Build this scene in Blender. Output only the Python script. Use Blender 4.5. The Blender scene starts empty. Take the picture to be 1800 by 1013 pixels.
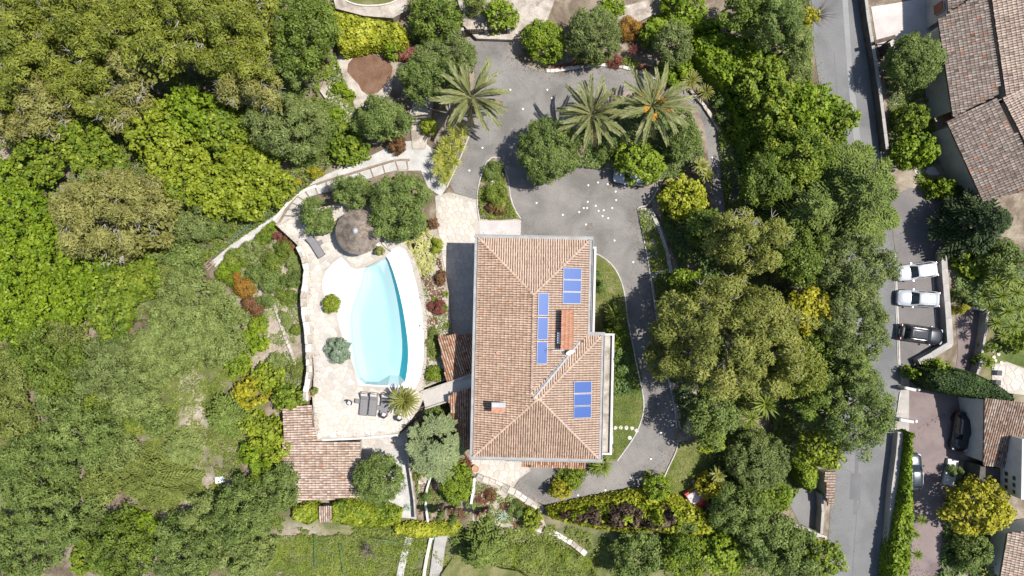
import bpy, bmesh, math, random
import numpy as np
from mathutils import Vector, Matrix
from mathutils.geometry import delaunay_2d_cdt
R = math.radians
rnd = random.Random(7)
rng = np.random.default_rng(7)
scene = bpy.context.scene
COL = scene.collection

# ------------------------------------------------------------------ camera, sky, sun, exposure
H = 75.0                 # camera height in metres
K = 16.0                 # photo pixels per metre on the ground
cam_d = bpy.data.cameras.new('camera')
cam_d.sensor_width = 36.0
cam_d.lens = 36.0 * H / (1800 / K)
cam_d.clip_end = 3000
cam = bpy.data.objects.new('camera', cam_d)
COL.objects.link(cam)
cam.location = (0, 0, H)
scene.camera = cam
SUN_EL, SUN_AZ = R(62), R(83)          # azimuth clockwise from +Y (top of the picture)
world = bpy.data.worlds.new('World')
scene.world = world
world.use_nodes = True
wn = world.node_tree
wn.nodes.clear()
wo = wn.nodes.new('ShaderNodeOutputWorld')
bg = wn.nodes.new('ShaderNodeBackground')
sky = wn.nodes.new('ShaderNodeTexSky')
sky.sky_type = 'NISHITA'
sky.sun_disc = False
sky.sun_elevation = SUN_EL
sky.sun_rotation = SUN_AZ
bg.inputs['Strength'].default_value = 0.10
wn.links.new(sky.outputs[0], bg.inputs[0])
wn.links.new(bg.outputs[0], wo.inputs[0])
sun_d = bpy.data.lights.new('sun', 'SUN')
sun_d.energy = 4.6
sun_d.angle = R(0.53)
sun_d.color = (1.0, 0.96, 0.90)
sun = bpy.data.objects.new('sun', sun_d)
COL.objects.link(sun)
to_sun = Vector((math.sin(SUN_AZ) * math.cos(SUN_EL), math.cos(SUN_AZ) * math.cos(SUN_EL), math.sin(SUN_EL)))
sun.rotation_euler = to_sun.to_track_quat('Z', 'Y').to_euler()
sun.location = (30, 0, 60)
scene.view_settings.view_transform = 'Standard'
scene.view_settings.look = 'None'
scene.view_settings.exposure = 0.75
scene.view_settings.gamma = 1.0
scene.view_settings.use_curve_mapping = False
scene.cycles.max_bounces = 6
scene.cycles.diffuse_bounces = 4
scene.cycles.transparent_max_bounces = 8
scene.cycles.caustics_reflective = False
scene.cycles.caustics_refractive = False

# ------------------------------------------------------------------ placing
def P(px, py, z=0.0):
    s = (H - z) / H / K
    return Vector(((px - 900) * s, (506.5 - py) * s, z))

def sst(t):
    t = np.clip(t, 0, 1)
    return t * t * (3 - 2 * t)

def G(px, py):
    """height of the land at a photo pixel: falls away to the left and towards the bottom"""
    px = np.asarray(px, float); py = np.asarray(py, float)
    left = -5.0 * sst((480 - px) / 620)
    m = sst((1420 - px) / 60)
    low = -2.2 * sst((py - 905) / 130) * m
    rise = 1.2 * sst((160 - py) / 200) * sst((700 - px) / 300)
    und = 0.35 * np.sin(px / 37.0) * np.cos(py / 29.0) * sst((450 - px) / 120)
    return left + low + rise + und

def GP(px, py, dz=0.0):
    z = float(G(px, py)) + dz
    return P(px, py, z)

def S(rpx, z=0.0):
    return rpx * (H - z) / H / K

def gz(x, y):
    z = 0.0
    for _ in range(4):
        s = (H - z) / H / K
        z = float(G(900 + x / s, 506.5 - y / s))
    return z

# ------------------------------------------------------------------ objects
def props(o, label=None, cat=None, group=None, kind=None):
    if label: o['label'] = label
    if cat: o['category'] = cat
    if group: o['group'] = group
    if kind: o['kind'] = kind
    return o

def link(name, data, parent=None, loc=None, rz=0.0):
    o = bpy.data.objects.new(name, data)
    COL.objects.link(o)
    if loc is not None: o.location = loc
    if rz: o.rotation_euler = (0, 0, rz)
    if parent is not None: o.parent = parent
    return o

def thing(name, label, cat, loc=(0, 0, 0), rz=0.0, group=None):
    return props(link(name, None, None, loc, rz), label, cat, group)

class MB:
    """collects faces, links them as one mesh object"""
    def __init__(s): s.v = []; s.f = []; s.m = []; s.t = []; s.mi = 0; s.ti = 0.5
    def add(s, vs, fs):
        b = len(s.v)
        s.v += [tuple(v) for v in vs]
        for f in fs:
            s.f.append(tuple(b + i for i in f)); s.m.append(s.mi); s.t.append(s.ti)
        return s
    def box(s, x0, y0, z0, x1, y1, z1, M=None):
        vs = [Vector(p) for p in ((x0,y0,z0),(x1,y0,z0),(x1,y1,z0),(x0,y1,z0),(x0,y0,z1),(x1,y0,z1),(x1,y1,z1),(x0,y1,z1))]
        if M is not None: vs = [M @ v for v in vs]
        return s.add(vs, [(0,3,2,1),(4,5,6,7),(0,1,5,4),(1,2,6,5),(2,3,7,6),(3,0,4,7)])
    def bev(s, x0, y0, z0, x1, y1, z1, b=0.02, M=None):
        """box with chamfered top edges"""
        vs = []
        for (z, i) in ((z0, 0), (z1 - b, 0), (z1, b)):
            vs += [Vector(p) for p in ((x0+i,y0+i,z),(x1-i,y0+i,z),(x1-i,y1-i,z),(x0+i,y1-i,z))]
        if M is not None: vs = [M @ v for v in vs]
        fs = [(8,9,10,11),(3,2,1,0)]
        for k in (0, 4):
            for i in range(4):
                j = (i + 1) % 4
                fs.append((k+i, k+j, k+4+j, k+4+i))
        return s.add(vs, fs)
    def tube(s, pts, rad, n=6, cap=True):
        pts = [Vector(p) for p in pts]
        if not hasattr(rad, '__len__'): rad = [rad] * len(pts)
        vs = []; fs = []
        for i, p in enumerate(pts):
            d = (pts[min(i+1, len(pts)-1)] - pts[max(i-1, 0)])
            if d.length < 1e-9: d = Vector((0,0,1))
            d.normalize()
            a = d.orthogonal().normalized() if abs(d.z) < .99 else Vector((1,0,0))
            if i and (a - la).length > (a + la).length: a = -a
            la = a
            b = d.cross(a)
            for k in range(n):
                t = 2 * math.pi * k / n
                vs.append(p + (a * math.cos(t) + b * math.sin(t)) * rad[i])
        for i in range(len(pts) - 1):
            for k in range(n):
                j = (k + 1) % n
                fs.append((i*n+k, i*n+j, (i+1)*n+j, (i+1)*n+k))
        if cap:
            fs.append(tuple(range(n-1, -1, -1)))
            fs.append(tuple((len(pts)-1)*n + k for k in range(n)))
        return s.add(vs, fs)
    def lathe(s, prof, c=(0,0,0), n=16, wob=0.0):
        vs = []; fs = []
        for (r, z) in prof:
            for k in range(n):
                t = 2 * math.pi * k / n
                rr = r * (1 + wob * math.sin(k * 2.7 + z * 9))
                vs.append((c[0] + rr * math.cos(t), c[1] + rr * math.sin(t), c[2] + z))
        for i in range(len(prof) - 1):
            for k in range(n):
                j = (k + 1) % n
                fs.append((i*n+k, i*n+j, (i+1)*n+j, (i+1)*n+k))
        fs.append(tuple((len(prof)-1)*n + k for k in range(n)))
        return s.add(vs, fs)
    def slab(s, poly, z0, z1):
        """extrude a plan polygon (list of (x,y)), top capped"""
        n = len(poly)
        if sum(poly[i][0]*poly[(i+1)%n][1]-poly[(i+1)%n][0]*poly[i][1] for i in range(n)) < 0: poly = poly[::-1]
        vs = [(p[0], p[1], z1) for p in poly] + [(p[0], p[1], z0) for p in poly]
        fs = [tuple(range(n))] + [(n+i, n+(i+1)%n, (i+1)%n, i) for i in range(n)]
        return s.add(vs, fs)
    def build(s, name, mats, parent=None, loc=None, rz=0.0, smooth=False):
        me = bpy.data.meshes.new(name)
        me.from_pydata([tuple(v) for v in s.v], [], s.f)
        if not isinstance(mats, (list, tuple)): mats = [mats]
        for m in mats: me.materials.append(m)
        if len(mats) > 1: me.polygons.foreach_set('material_index', s.m)
        a = me.attributes.new('tint', 'FLOAT', 'FACE'); a.data.foreach_set('value', s.t)
        if smooth: me.polygons.foreach_set('use_smooth', [True] * len(me.polygons))
        me.update()
        return link(name, me, parent, loc, rz)

def quads_mesh(name, V, tint, mat):
    """V (N,4,3) float array, one face per row"""
    n = len(V)
    me = bpy.data.meshes.new(name)
    me.vertices.add(n * 4); me.loops.add(n * 4); me.polygons.add(n)
    me.vertices.foreach_set('co', np.ascontiguousarray(V, dtype=np.float32).ravel())
    me.loops.foreach_set('vertex_index', np.arange(n * 4, dtype=np.int32))
    me.polygons.foreach_set('loop_start', np.arange(0, n * 4, 4, dtype=np.int32))
    a = me.attributes.new('tint', 'FLOAT', 'FACE')
    a.data.foreach_set('value', np.asarray(tint, dtype=np.float32))
    me.materials.append(mat)
    me.update(calc_edges=True)
    return me

def copy_tree(o, parent=None):
    c = o.copy(); COL.objects.link(c)
    if parent is not None: c.parent = parent
    for ch in o.children: copy_tree(ch, c)
    return c

# ------------------------------------------------------------------ materials
def nt(name):
    m = bpy.data.materials.new(name); m.use_nodes = True
    t = m.node_tree; b = t.nodes['Principled BSDF']
    return m, t, b

def ramp(t, cols, fac, pos=None):
    r = t.nodes.new('ShaderNodeValToRGB')
    e = r.color_ramp.elements
    n = len(cols)
    pos = pos or [i / (n - 1) for i in range(n)]
    while len(e) < n: e.new(0.5)
    for i, c in enumerate(cols):
        e[i].position = pos[i]; e[i].color = (*c, 1)
    t.links.new(fac, r.inputs[0])
    return r.outputs[0]

def noise(t, scale, detail=3, rough=0.55, coord=None, dist=0.0):
    n = t.nodes.new('ShaderNodeTexNoise')
    n.inputs['Scale'].default_value = scale
    n.inputs['Detail'].default_value = detail
    n.inputs['Roughness'].default_value = rough
    n.inputs['Distortion'].default_value = dist
    t.links.new(coord, n.inputs['Vector'])
    return n.outputs[0]

def mixc(t, a, b, fac, mode='MIX'):
    m = t.nodes.new('ShaderNodeMix'); m.data_type = 'RGBA'; m.blend_type = mode
    for s, v in ((m.inputs[0], fac), (m.inputs[6], a), (m.inputs[7], b)):
        if hasattr(v, 'node'): t.links.new(v, s)
        elif isinstance(v, (int, float)): s.default_value = v
        else: s.default_value = (*v, 1)
    return m.outputs[2]

def surf(name, cols, scale=1.0, rough=0.85, fine=0.25, fscale=12.0, bump=0.3, bscale=20.0, metal=0.0, spec=0.3, pos=None, tint=0.0, grain=0.0):
    """weathered surface: big soft colour patches, fine speckle, bump"""
    m, t, b = nt(name)
    tc = t.nodes.new('ShaderNodeTexCoord').outputs['Object']
    pos = pos or [0.35 + 0.3 * i / max(1, len(cols) - 1) for i in range(len(cols))]
    c = ramp(t, cols, noise(t, scale, 5, 0.6, tc, 0.4), pos)
    if fine:
        f = ramp(t, [(1 - fine,) * 3, (1 + fine * .0,) * 3], noise(t, fscale, 4, 0.65, tc), [0.3, 0.62])
        c = mixc(t, c, f, 1.0, 'MULTIPLY')
    if tint:
        a = t.nodes.new('ShaderNodeAttribute'); a.attribute_name = 'tint'
        f = ramp(t, [(1 - tint,) * 3, (1, 1, 1)], a.outputs['Fac'])
        c = mixc(t, c, f, 1.0, 'MULTIPLY')
    if grain:
        oi = t.nodes.new('ShaderNodeObjectInfo')
        f = ramp(t, [(1 - grain,) * 3, (1, 1 - grain * .25, 1 - grain * .5), (1, 1, 1)], oi.outputs['Random'])
        c = mixc(t, c, f, 1.0, 'MULTIPLY')
    t.links.new(c, b.inputs['Base Color'])
    b.inputs['Roughness'].default_value = rough
    b.inputs['Metallic'].default_value = metal
    b.inputs['Specular IOR Level'].default_value = spec
    if bump:
        bn = t.nodes.new('ShaderNodeBump'); bn.inputs['Strength'].default_value = bump
        bn.inputs['Distance'].default_value = 0.02
        t.links.new(noise(t, bscale, 4, 0.6, tc), bn.inputs['Height'])
        t.links.new(bn.outputs[0], b.inputs['Normal'])
    return m

def leafmat(name, cols, pos=None, hue=None, trans=0.24, scale=0.35, spec=0.25):
    """leaf colours by a random number per leaf, drifting slowly over the plant"""
    m, t, b = nt(name)
    a = t.nodes.new('ShaderNodeAttribute'); a.attribute_name = 'tint'
    tc = t.nodes.new('ShaderNodeNewGeometry').outputs['Position']
    n = noise(t, scale, 3, 0.6, tc)
    mm = t.nodes.new('ShaderNodeMath'); mm.operation = 'MULTIPLY_ADD'
    mm.inputs[1].default_value = 0.55
    t.links.new(n, mm.inputs[0])
    m2 = t.nodes.new('ShaderNodeMath'); m2.operation = 'MULTIPLY_ADD'
    m2.inputs[1].default_value = 0.75; m2.inputs[2].default_value = -0.15
    t.links.new(a.outputs['Fac'], m2.inputs[0])
    t.links.new(m2.outputs[0], mm.inputs[2])
    c = ramp(t, cols, mm.outputs[0], pos)
    t.links.new(c, b.inputs['Base Color'])
    b.inputs['Roughness'].default_value = 0.55
    b.inputs['Specular IOR Level'].default_value = spec
    tr = t.nodes.new('ShaderNodeBsdfTranslucent')
    tcx = mixc(t, c, (1.0, 1.0, 0.45), 1.0, 'MULTIPLY')
    t.links.new(tcx, tr.inputs[0])
    mx = t.nodes.new('ShaderNodeMixShader'); mx.inputs[0].default_value = trans
    t.links.new(b.outputs[0], mx.inputs[1]); t.links.new(tr.outputs[0], mx.inputs[2])
    t.links.new(mx.outputs[0], t.nodes['Material Output'].inputs[0])
    return m

def tilemat(name, cols, dirt=0.5):
    m, t, b = nt(name)
    a = t.nodes.new('ShaderNodeAttribute'); a.attribute_name = 'tint'
    tc = t.nodes.new('ShaderNodeTexCoord').outputs['Object']
    c = ramp(t, cols, a.outputs['Fac'])
    d = ramp(t, [(1 - dirt, 1 - dirt * 1.0, 1 - dirt * .95), (1, 1, 1)], noise(t, 2.2, 6, 0.7, tc, 0.6), [0.34, 0.56])
    c = mixc(t, c, d, 1.0, 'MULTIPLY')
    f = ramp(t, [(0.78,) * 3, (1.0,) * 3], noise(t, 14, 3, 0.6, tc), [0.35, 0.6])
    c = mixc(t, c, f, 1.0, 'MULTIPLY')
    t.links.new(c, b.inputs['Base Color'])
    b.inputs['Roughness'].default_value = 0.9
    b.inputs['Specular IOR Level'].default_value = 0.15
    return m

def plain(name, c, rough=0.5, metal=0.0, spec=0.5, coat=0.0, emit=None):
    m, t, b = nt(name)
    b.inputs['Base Color'].default_value = (*c, 1)
    b.inputs['Roughness'].default_value = rough
    b.inputs['Metallic'].default_value = metal
    b.inputs['Specular IOR Level'].default_value = spec
    b.inputs['Coat Weight'].default_value = coat
    tc = t.nodes.new('ShaderNodeTexCoord').outputs['Object']
    f = ramp(t, [tuple(x * .86 for x in c), c], noise(t, 6, 4, 0.6, tc), [0.3, 0.6])
    t.links.new(f, b.inputs['Base Color'])
    return m

M = {}
M['asphalt'] = surf('asphalt_villa', [(.14,.13,.12),(.185,.172,.16),(.225,.21,.193)], .30, .92, .27, 7, .35, 60)
M['street'] = surf('asphalt_street', [(.13,.129,.13),(.165,.163,.162),(.19,.187,.183)], .18, .92, .3, 10, .3, 60)
M['carpark'] = surf('asphalt_bay', [(.13,.12,.118),(.175,.16,.152)], .35, .92, .25, 8, .3, 60)
M['reddrive'] = surf('asphalt_red', [(.14,.108,.105),(.185,.145,.14),(.21,.168,.158)], .3, .92, .22, 10, .3, 60)
M['patch'] = surf('asphalt_patch', [(.12,.12,.122),(.15,.15,.152)], .5, .92, .2, 14, .3, 60)
M['lightstrip'] = surf('asphalt_worn', [(.21,.21,.208),(.25,.247,.243)], .4, .92, .2, 12, .2, 60)
M['mortar'] = surf('mortar', [(.34,.30,.25),(.42,.38,.33)], .5, .95, .2, 10, .2, 30)
M['stone1'] = surf('flagstone_cream', [(.45,.42,.375),(.525,.49,.445)], .9, .85, .12, 6, .3, 25, grain=.16)
M['stone2'] = surf('flagstone_pink', [(.45,.40,.345),(.52,.47,.415)], .9, .85, .12, 6, .3, 25, grain=.16)
M['stone3'] = surf('flagstone_grey', [(.40,.37,.33),(.47,.44,.40)], .9, .85, .15, 6, .3, 25, grain=.16)
M['white_gravel'] = surf('white_gravel', [(.36,.345,.32),(.48,.465,.44)], .8, .95, .3, 9, .5, 30)
M['pale_tile'] = surf('pale_tile', [(.38,.345,.325),(.46,.425,.405)], .6, .8, .1, 9, .2, 30)
M['limestone'] = surf('limestone', [(.30,.26,.21),(.40,.36,.31),(.47,.44,.39)], 1.6, .95, .3, 9, .6, 14, grain=.2)
M['white_render'] = surf('white_render', [(.46,.445,.42),(.56,.54,.515)], .8, .9, .1, 6, .2, 30)
M['cream_render'] = surf('cream_render', [(.36,.33,.29),(.46,.425,.38)], .6, .92, .15, 5, .2, 30)
M['concrete'] = surf('concrete', [(.28,.26,.24),(.38,.36,.33)], .7, .93, .2, 8, .3, 30)
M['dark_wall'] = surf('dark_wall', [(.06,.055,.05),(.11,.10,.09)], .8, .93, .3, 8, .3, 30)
M['kerb'] = surf('kerb_stone', [(.36,.34,.31),(.48,.46,.42)], .8, .9, .2, 8, .3, 30)
M['soil'] = surf('soil', [(.12,.085,.06),(.21,.165,.125),(.30,.25,.20)], .6, 1, .35, 7, .6, 12)
M['gravel_bed'] = surf('gravel_bed', [(.25,.21,.17),(.38,.33,.28),(.46,.42,.36)], .9, 1, .35, 9, .6, 12)
M['mulch'] = surf('mulch', [(.14,.075,.045),(.20,.12,.08)], .7, 1, .45, 8, .6, 10)
M['lawn'] = surf('lawn', [(.055,.085,.018),(.09,.12,.03),(.15,.15,.055)], .55, 1, .4, 9, .5, 30)
M['lawn_dry'] = surf('lawn_dry', [(.085,.10,.025),(.14,.145,.05),(.21,.19,.09)], .5, 1, .35, 8, .5, 30)
M['wood'] = surf('weathered_wood', [(.19,.14,.10),(.28,.22,.165)], 2, .9, .3, 10, .3, 20)
M['darkwood'] = surf('dark_wood', [(.07,.05,.035),(.12,.09,.065)], 2, .9, .3, 10, .3, 20)
M['bark'] = surf('bark', [(.12,.09,.065),(.22,.18,.145)], 3, .95, .4, 14, .8, 14)
M['greybark'] = surf('grey_twigs', [(.24,.22,.20),(.36,.34,.31)], 3, .95, .3, 14, .3, 14)
M['gutter'] = surf('gutter_zinc', [(.22,.22,.215),(.30,.30,.295)], 1.2, .6, .15, 6, .0, 30, spec=.4)
M['panel_frame'] = plain('panel_frame', (.30,.31,.33), .5, .3)
M['lead'] = surf('lead_sheet', [(.30,.31,.32),(.40,.41,.42)], 1.2, .55, .15, 6, .0, 30, spec=.4)
M['brick'] = surf('terracotta_plain', [(.34,.16,.10),(.46,.24,.16)], 2, .9, .2, 10, .3, 20)
M['thatch'] = surf('thatch', [(.16,.125,.095),(.27,.22,.175),(.34,.29,.24)], 1.6, 1, .45, 16, .8, 30, tint=.45)
M['metal_dark'] = plain('metal_dark', (.05,.05,.052), .5, .3)
M['metal_light'] = plain('metal_light', (.55,.56,.57), .35, .8)
M['teal_shade'] = surf('teal_shade', [(.03,.50,.58),(.04,.56,.64)], 2, .4, .1, 8, 0, 30)  # bright teal of the pool's shaded edge, put into the base colour
M['white_plastic'] = plain('white_plastic', (.72,.71,.70), .5)
M['sling'] = surf('sling_grey', [(.165,.155,.155),(.19,.18,.18)], 3, .8, .15, 60, .2, 90)
M['sling_dark'] = surf('sling_dark', [(.07,.068,.07),(.085,.082,.085)], 3, .8, .15, 60, .2, 90)
M['towel'] = surf('towel_cloth', [(.46,.43,.41),(.54,.51,.49)], 3, .95, .1, 40, .2, 60)
M['red'] = plain('red_plastic', (.52,.05,.035), .45)
M['pink'] = plain('faded_plastic', (.48,.31,.30), .6)
M['faded'] = plain('bleached_plastic', (.50,.42,.41), .6)
M['yellow'] = plain('yellow_plastic', (.62,.42,.04), .45)
M['terracotta'] = surf('terracotta_pot', [(.36,.19,.11),(.46,.27,.18)], 3, .9, .2, 10, .2, 20)
M['black'] = plain('black_rubber', (.015,.015,.016), .7)
M['blue_tube'] = plain('blue_tube', (.05,.12,.30), .5)
M['green_paint'] = plain('green_painted_metal', (.05,.13,.08), .6)
M['shutter'] = plain('brown_shutter', (.20,.06,.03), .6)
M['petal'] = plain('white_petals', (.72,.72,.70), .7)
# ------------------------------------------------------------------ foliage
LM = {}
GAIN = {'pine': (1.12,1.34,.75), 'pinebrown': (1.12,1.24,1.0), 'holm': (1.45,1.6,.8), 'olive': (1.3,1.4,.95), 'olivegreen': (1.42,1.48,1.22),
 'broad': (1.45,1.15,.8), 'lime': (.86,.95,.9), 'yellowgreen': (.95,1.12,.7), 'yellow': (.78,.90,1.0), 'palegreen': (1.08,1.14,.88), 'cedar': (1.55,1.75,1.05),
 'deepgreen': (1.4,1.4,1.3), 'scrub': (1.1,1.25,.9), 'clipped': (1.35,1.25,1.1), 'grassgreen': (1.2,1.22,.9), 'jungle': (1.3,1.1,1.2), 'glaucous': (1.28,1.3,1.0),
 'blueshrub': (1.2,1.2,1.15), 'agave': (1.15,1.15,1.1), 'hedgedark': (1.5,1.5,1.3), 'orange': (.85,1,1), 'palm': (1.05,1.08,.9), 'cycad': (.9,.95,1)}
def L(name, cols, *a, **k):
    g = GAIN.get(name, (1, 1, 1))
    LM[name] = leafmat('leaf_' + name, [tuple(x * y * k for x, y, k in zip(c, g, (1.10, 1.12, .84))) for c in cols], *a, **k)
L('pine', [(.035,.038,.010),(.10,.095,.025),(.165,.15,.045),(.23,.20,.075)], [0, .35, .62, .95])
L('pinebrown', [(.05,.045,.016),(.13,.112,.045),(.20,.17,.075),(.26,.23,.125)], [0, .35, .62, .95])
L('sunny', [(.06,.07,.008),(.18,.20,.018),(.29,.30,.03),(.42,.40,.07)], [0, .32, .62, .95])
L('pinegold', [(.045,.055,.012),(.12,.132,.03),(.195,.20,.052),(.28,.272,.09)], [0, .35, .62, .95])
L('holm', [(.018,.026,.009),(.045,.06,.018),(.085,.105,.035),(.15,.165,.075)], [0, .35, .65, .97])
L('olive', [(.03,.036,.018),(.07,.082,.042),(.115,.13,.07),(.19,.20,.135)], [0, .35, .65, .97])
L('olivegreen', [(.025,.036,.014),(.06,.08,.028),(.10,.125,.045),(.16,.185,.085)], [0, .35, .65, .97])
L('broad', [(.02,.05,.010),(.055,.11,.018),(.115,.18,.028),(.19,.25,.055)], [0, .35, .65, .97])
L('lime', [(.04,.065,.008),(.115,.165,.012),(.21,.26,.018),(.32,.36,.05)], [0, .32, .62, .95], trans=.35)
L('yellowgreen', [(.05,.06,.010),(.13,.14,.018),(.215,.215,.032),(.32,.29,.075)], [0, .32, .62, .95])
L('yellow', [(.10,.085,.012),(.24,.19,.015),(.38,.30,.02),(.52,.42,.05)], [0, .3, .6, .95])
L('palegreen', [(.055,.065,.028),(.115,.135,.058),(.175,.20,.095),(.24,.26,.15)], [0, .35, .65, .97])
L('cedar', [(.022,.030,.012),(.055,.068,.028),(.10,.115,.05),(.16,.17,.085)], [0, .32, .62, .97])
L('deepgreen', [(.008,.014,.007),(.02,.032,.014),(.04,.06,.026),(.08,.10,.055)], [0, .35, .65, .97])
L('glaucous', [(.06,.075,.055),(.12,.145,.11),(.18,.205,.165),(.25,.275,.235)], [0, .35, .65, .97])
L('blueshrub', [(.05,.07,.06),(.11,.145,.13),(.17,.215,.20),(.26,.31,.295)], [0, .35, .65, .97])
L('clipped', [(.03,.055,.006),(.075,.12,.012),(.13,.185,.018),(.20,.25,.04)], [0, .35, .65, .97])
L('orange', [(.09,.05,.015),(.22,.095,.018),(.34,.14,.03),(.30,.24,.05)], [0, .35, .65, .97])
L('rust', [(.05,.025,.014),(.11,.055,.03),(.17,.085,.05),(.20,.13,.07)], [0, .35, .65, .97])
L('purple', [(.03,.018,.018),(.065,.042,.038),(.10,.068,.058),(.15,.11,.09)], [0, .35, .65, .97])
L('jungle', [(.015,.04,.008),(.04,.085,.014),(.08,.14,.022),(.14,.20,.04)], [0, .35, .65, .97], spec=.5)
L('grassgreen', [(.04,.06,.012),(.085,.115,.025),(.14,.165,.04),(.21,.22,.08)], [0, .35, .65, .97])
L('scrub', [(.05,.045,.02),(.10,.105,.04),(.16,.165,.065),(.24,.22,.12)], [0, .35, .65, .97])
L('palm', [(.055,.06,.03),(.12,.125,.065),(.185,.185,.105),(.27,.25,.16)], [0, .35, .65, .97], spec=.4)
L('cycad', [(.05,.06,.012),(.12,.125,.02),(.20,.19,.04),(.30,.26,.08)], [0, .35, .65, .97], spec=.4)
L('agave', [(.08,.095,.06),(.17,.18,.10),(.42,.38,.17),(.50,.46,.24)], [0, .42, .55, .97], trans=.1)
L('variegated', [(.06,.075,.015),(.15,.17,.03),(.31,.30,.07),(.46,.43,.15)], [0, .35, .6, .97], trans=.15)
L('blueagave', [(.16,.22,.22),(.24,.30,.31),(.32,.40,.42),(.42,.50,.52)], [0, .35, .65, .97], trans=.1)
L('redleaf', [(.06,.018,.02),(.13,.035,.038),(.20,.07,.065),(.28,.14,.12)], [0, .35, .65, .97])
L('flowerwhite', [(.06,.09,.03),(.11,.14,.05),(.5,.5,.46),(.7,.7,.66)], [0, .6, .8, .97])
L('hedgedark', [(.006,.012,.005),(.015,.028,.01),(.032,.055,.018),(.06,.09,.03)], [0, .35, .65, .97])

def unit(v): return v / (np.linalg.norm(v, axis=-1, keepdims=True) + 1e-9)

def leaves(pos, nor, L_, W_, axis=None, jit=0.55, sizej=0.35, bend=0.0, g=rng):
    """one rhombic leaf per point. nor: facing, axis: preferred long direction"""
    n = len(pos)
    nn = unit(nor + g.normal(0, jit, (n, 3)))
    a = g.normal(0, 1, (n, 3)) if axis is None else axis + g.normal(0, 0.35, (n, 3))
    a = unit(a - nn * np.sum(a * nn, 1, keepdims=True))
    b = np.cross(nn, a)
    s = (1 + g.uniform(-sizej, sizej, (n, 1)))
    l = a * L_ * .5 * s; w = b * W_ * .5 * s
    V = np.stack([pos - l, pos + w * 1.0 - l * .15, pos + l, pos - w * 1.0 - l * .15], 1)
    return V

KIND = {  # clump radius, leaf length, leaf width, cover, normal jitter, long axis outward, clump height jitter
    'pine':   dict(cr=.98, L=.36, W=.12, cov=2.9, jit=.32, rad=True,  zj=.55, sp=1.4),
    'holm':   dict(cr=.68, L=.24, W=.15, cov=2.8, jit=.38, rad=False, zj=.26, sp=1.2),
    'olive':  dict(cr=.66, L=.32, W=.10, cov=2.9, jit=.38, rad=True,  zj=.34, sp=1.15),
    'broad':  dict(cr=.48, L=.33, W=.24, cov=2.7, jit=.36, rad=False, zj=.20, sp=1.15),
    'fine':   dict(cr=.70, L=.26, W=.10, cov=2.8, jit=.38, rad=True, zj=.30, sp=1.25),
    'dome':   dict(cr=.50, L=.27, W=.09, cov=3.2, jit=.42, rad=True, zj=.10, sp=.85),
    'clip':   dict(cr=.40, L=.20, W=.14, cov=2.8, jit=.40, rad=False, zj=.03, sp=1.0),
    'pad':    dict(cr=.50, L=.26, W=.09, cov=3.2, jit=.35, rad=True, zj=.20, sp=1.0),
}

def blob(th, k, g, amp):
    return 1 + amp * (np.sin(th * 2 + k) * .5 + np.sin(th * 3 + k * 2.3) * .35 + np.sin(th * 5 + k * 3.1) * .3 + np.sin(th * 9 + k * 5.7) * .15)

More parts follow.
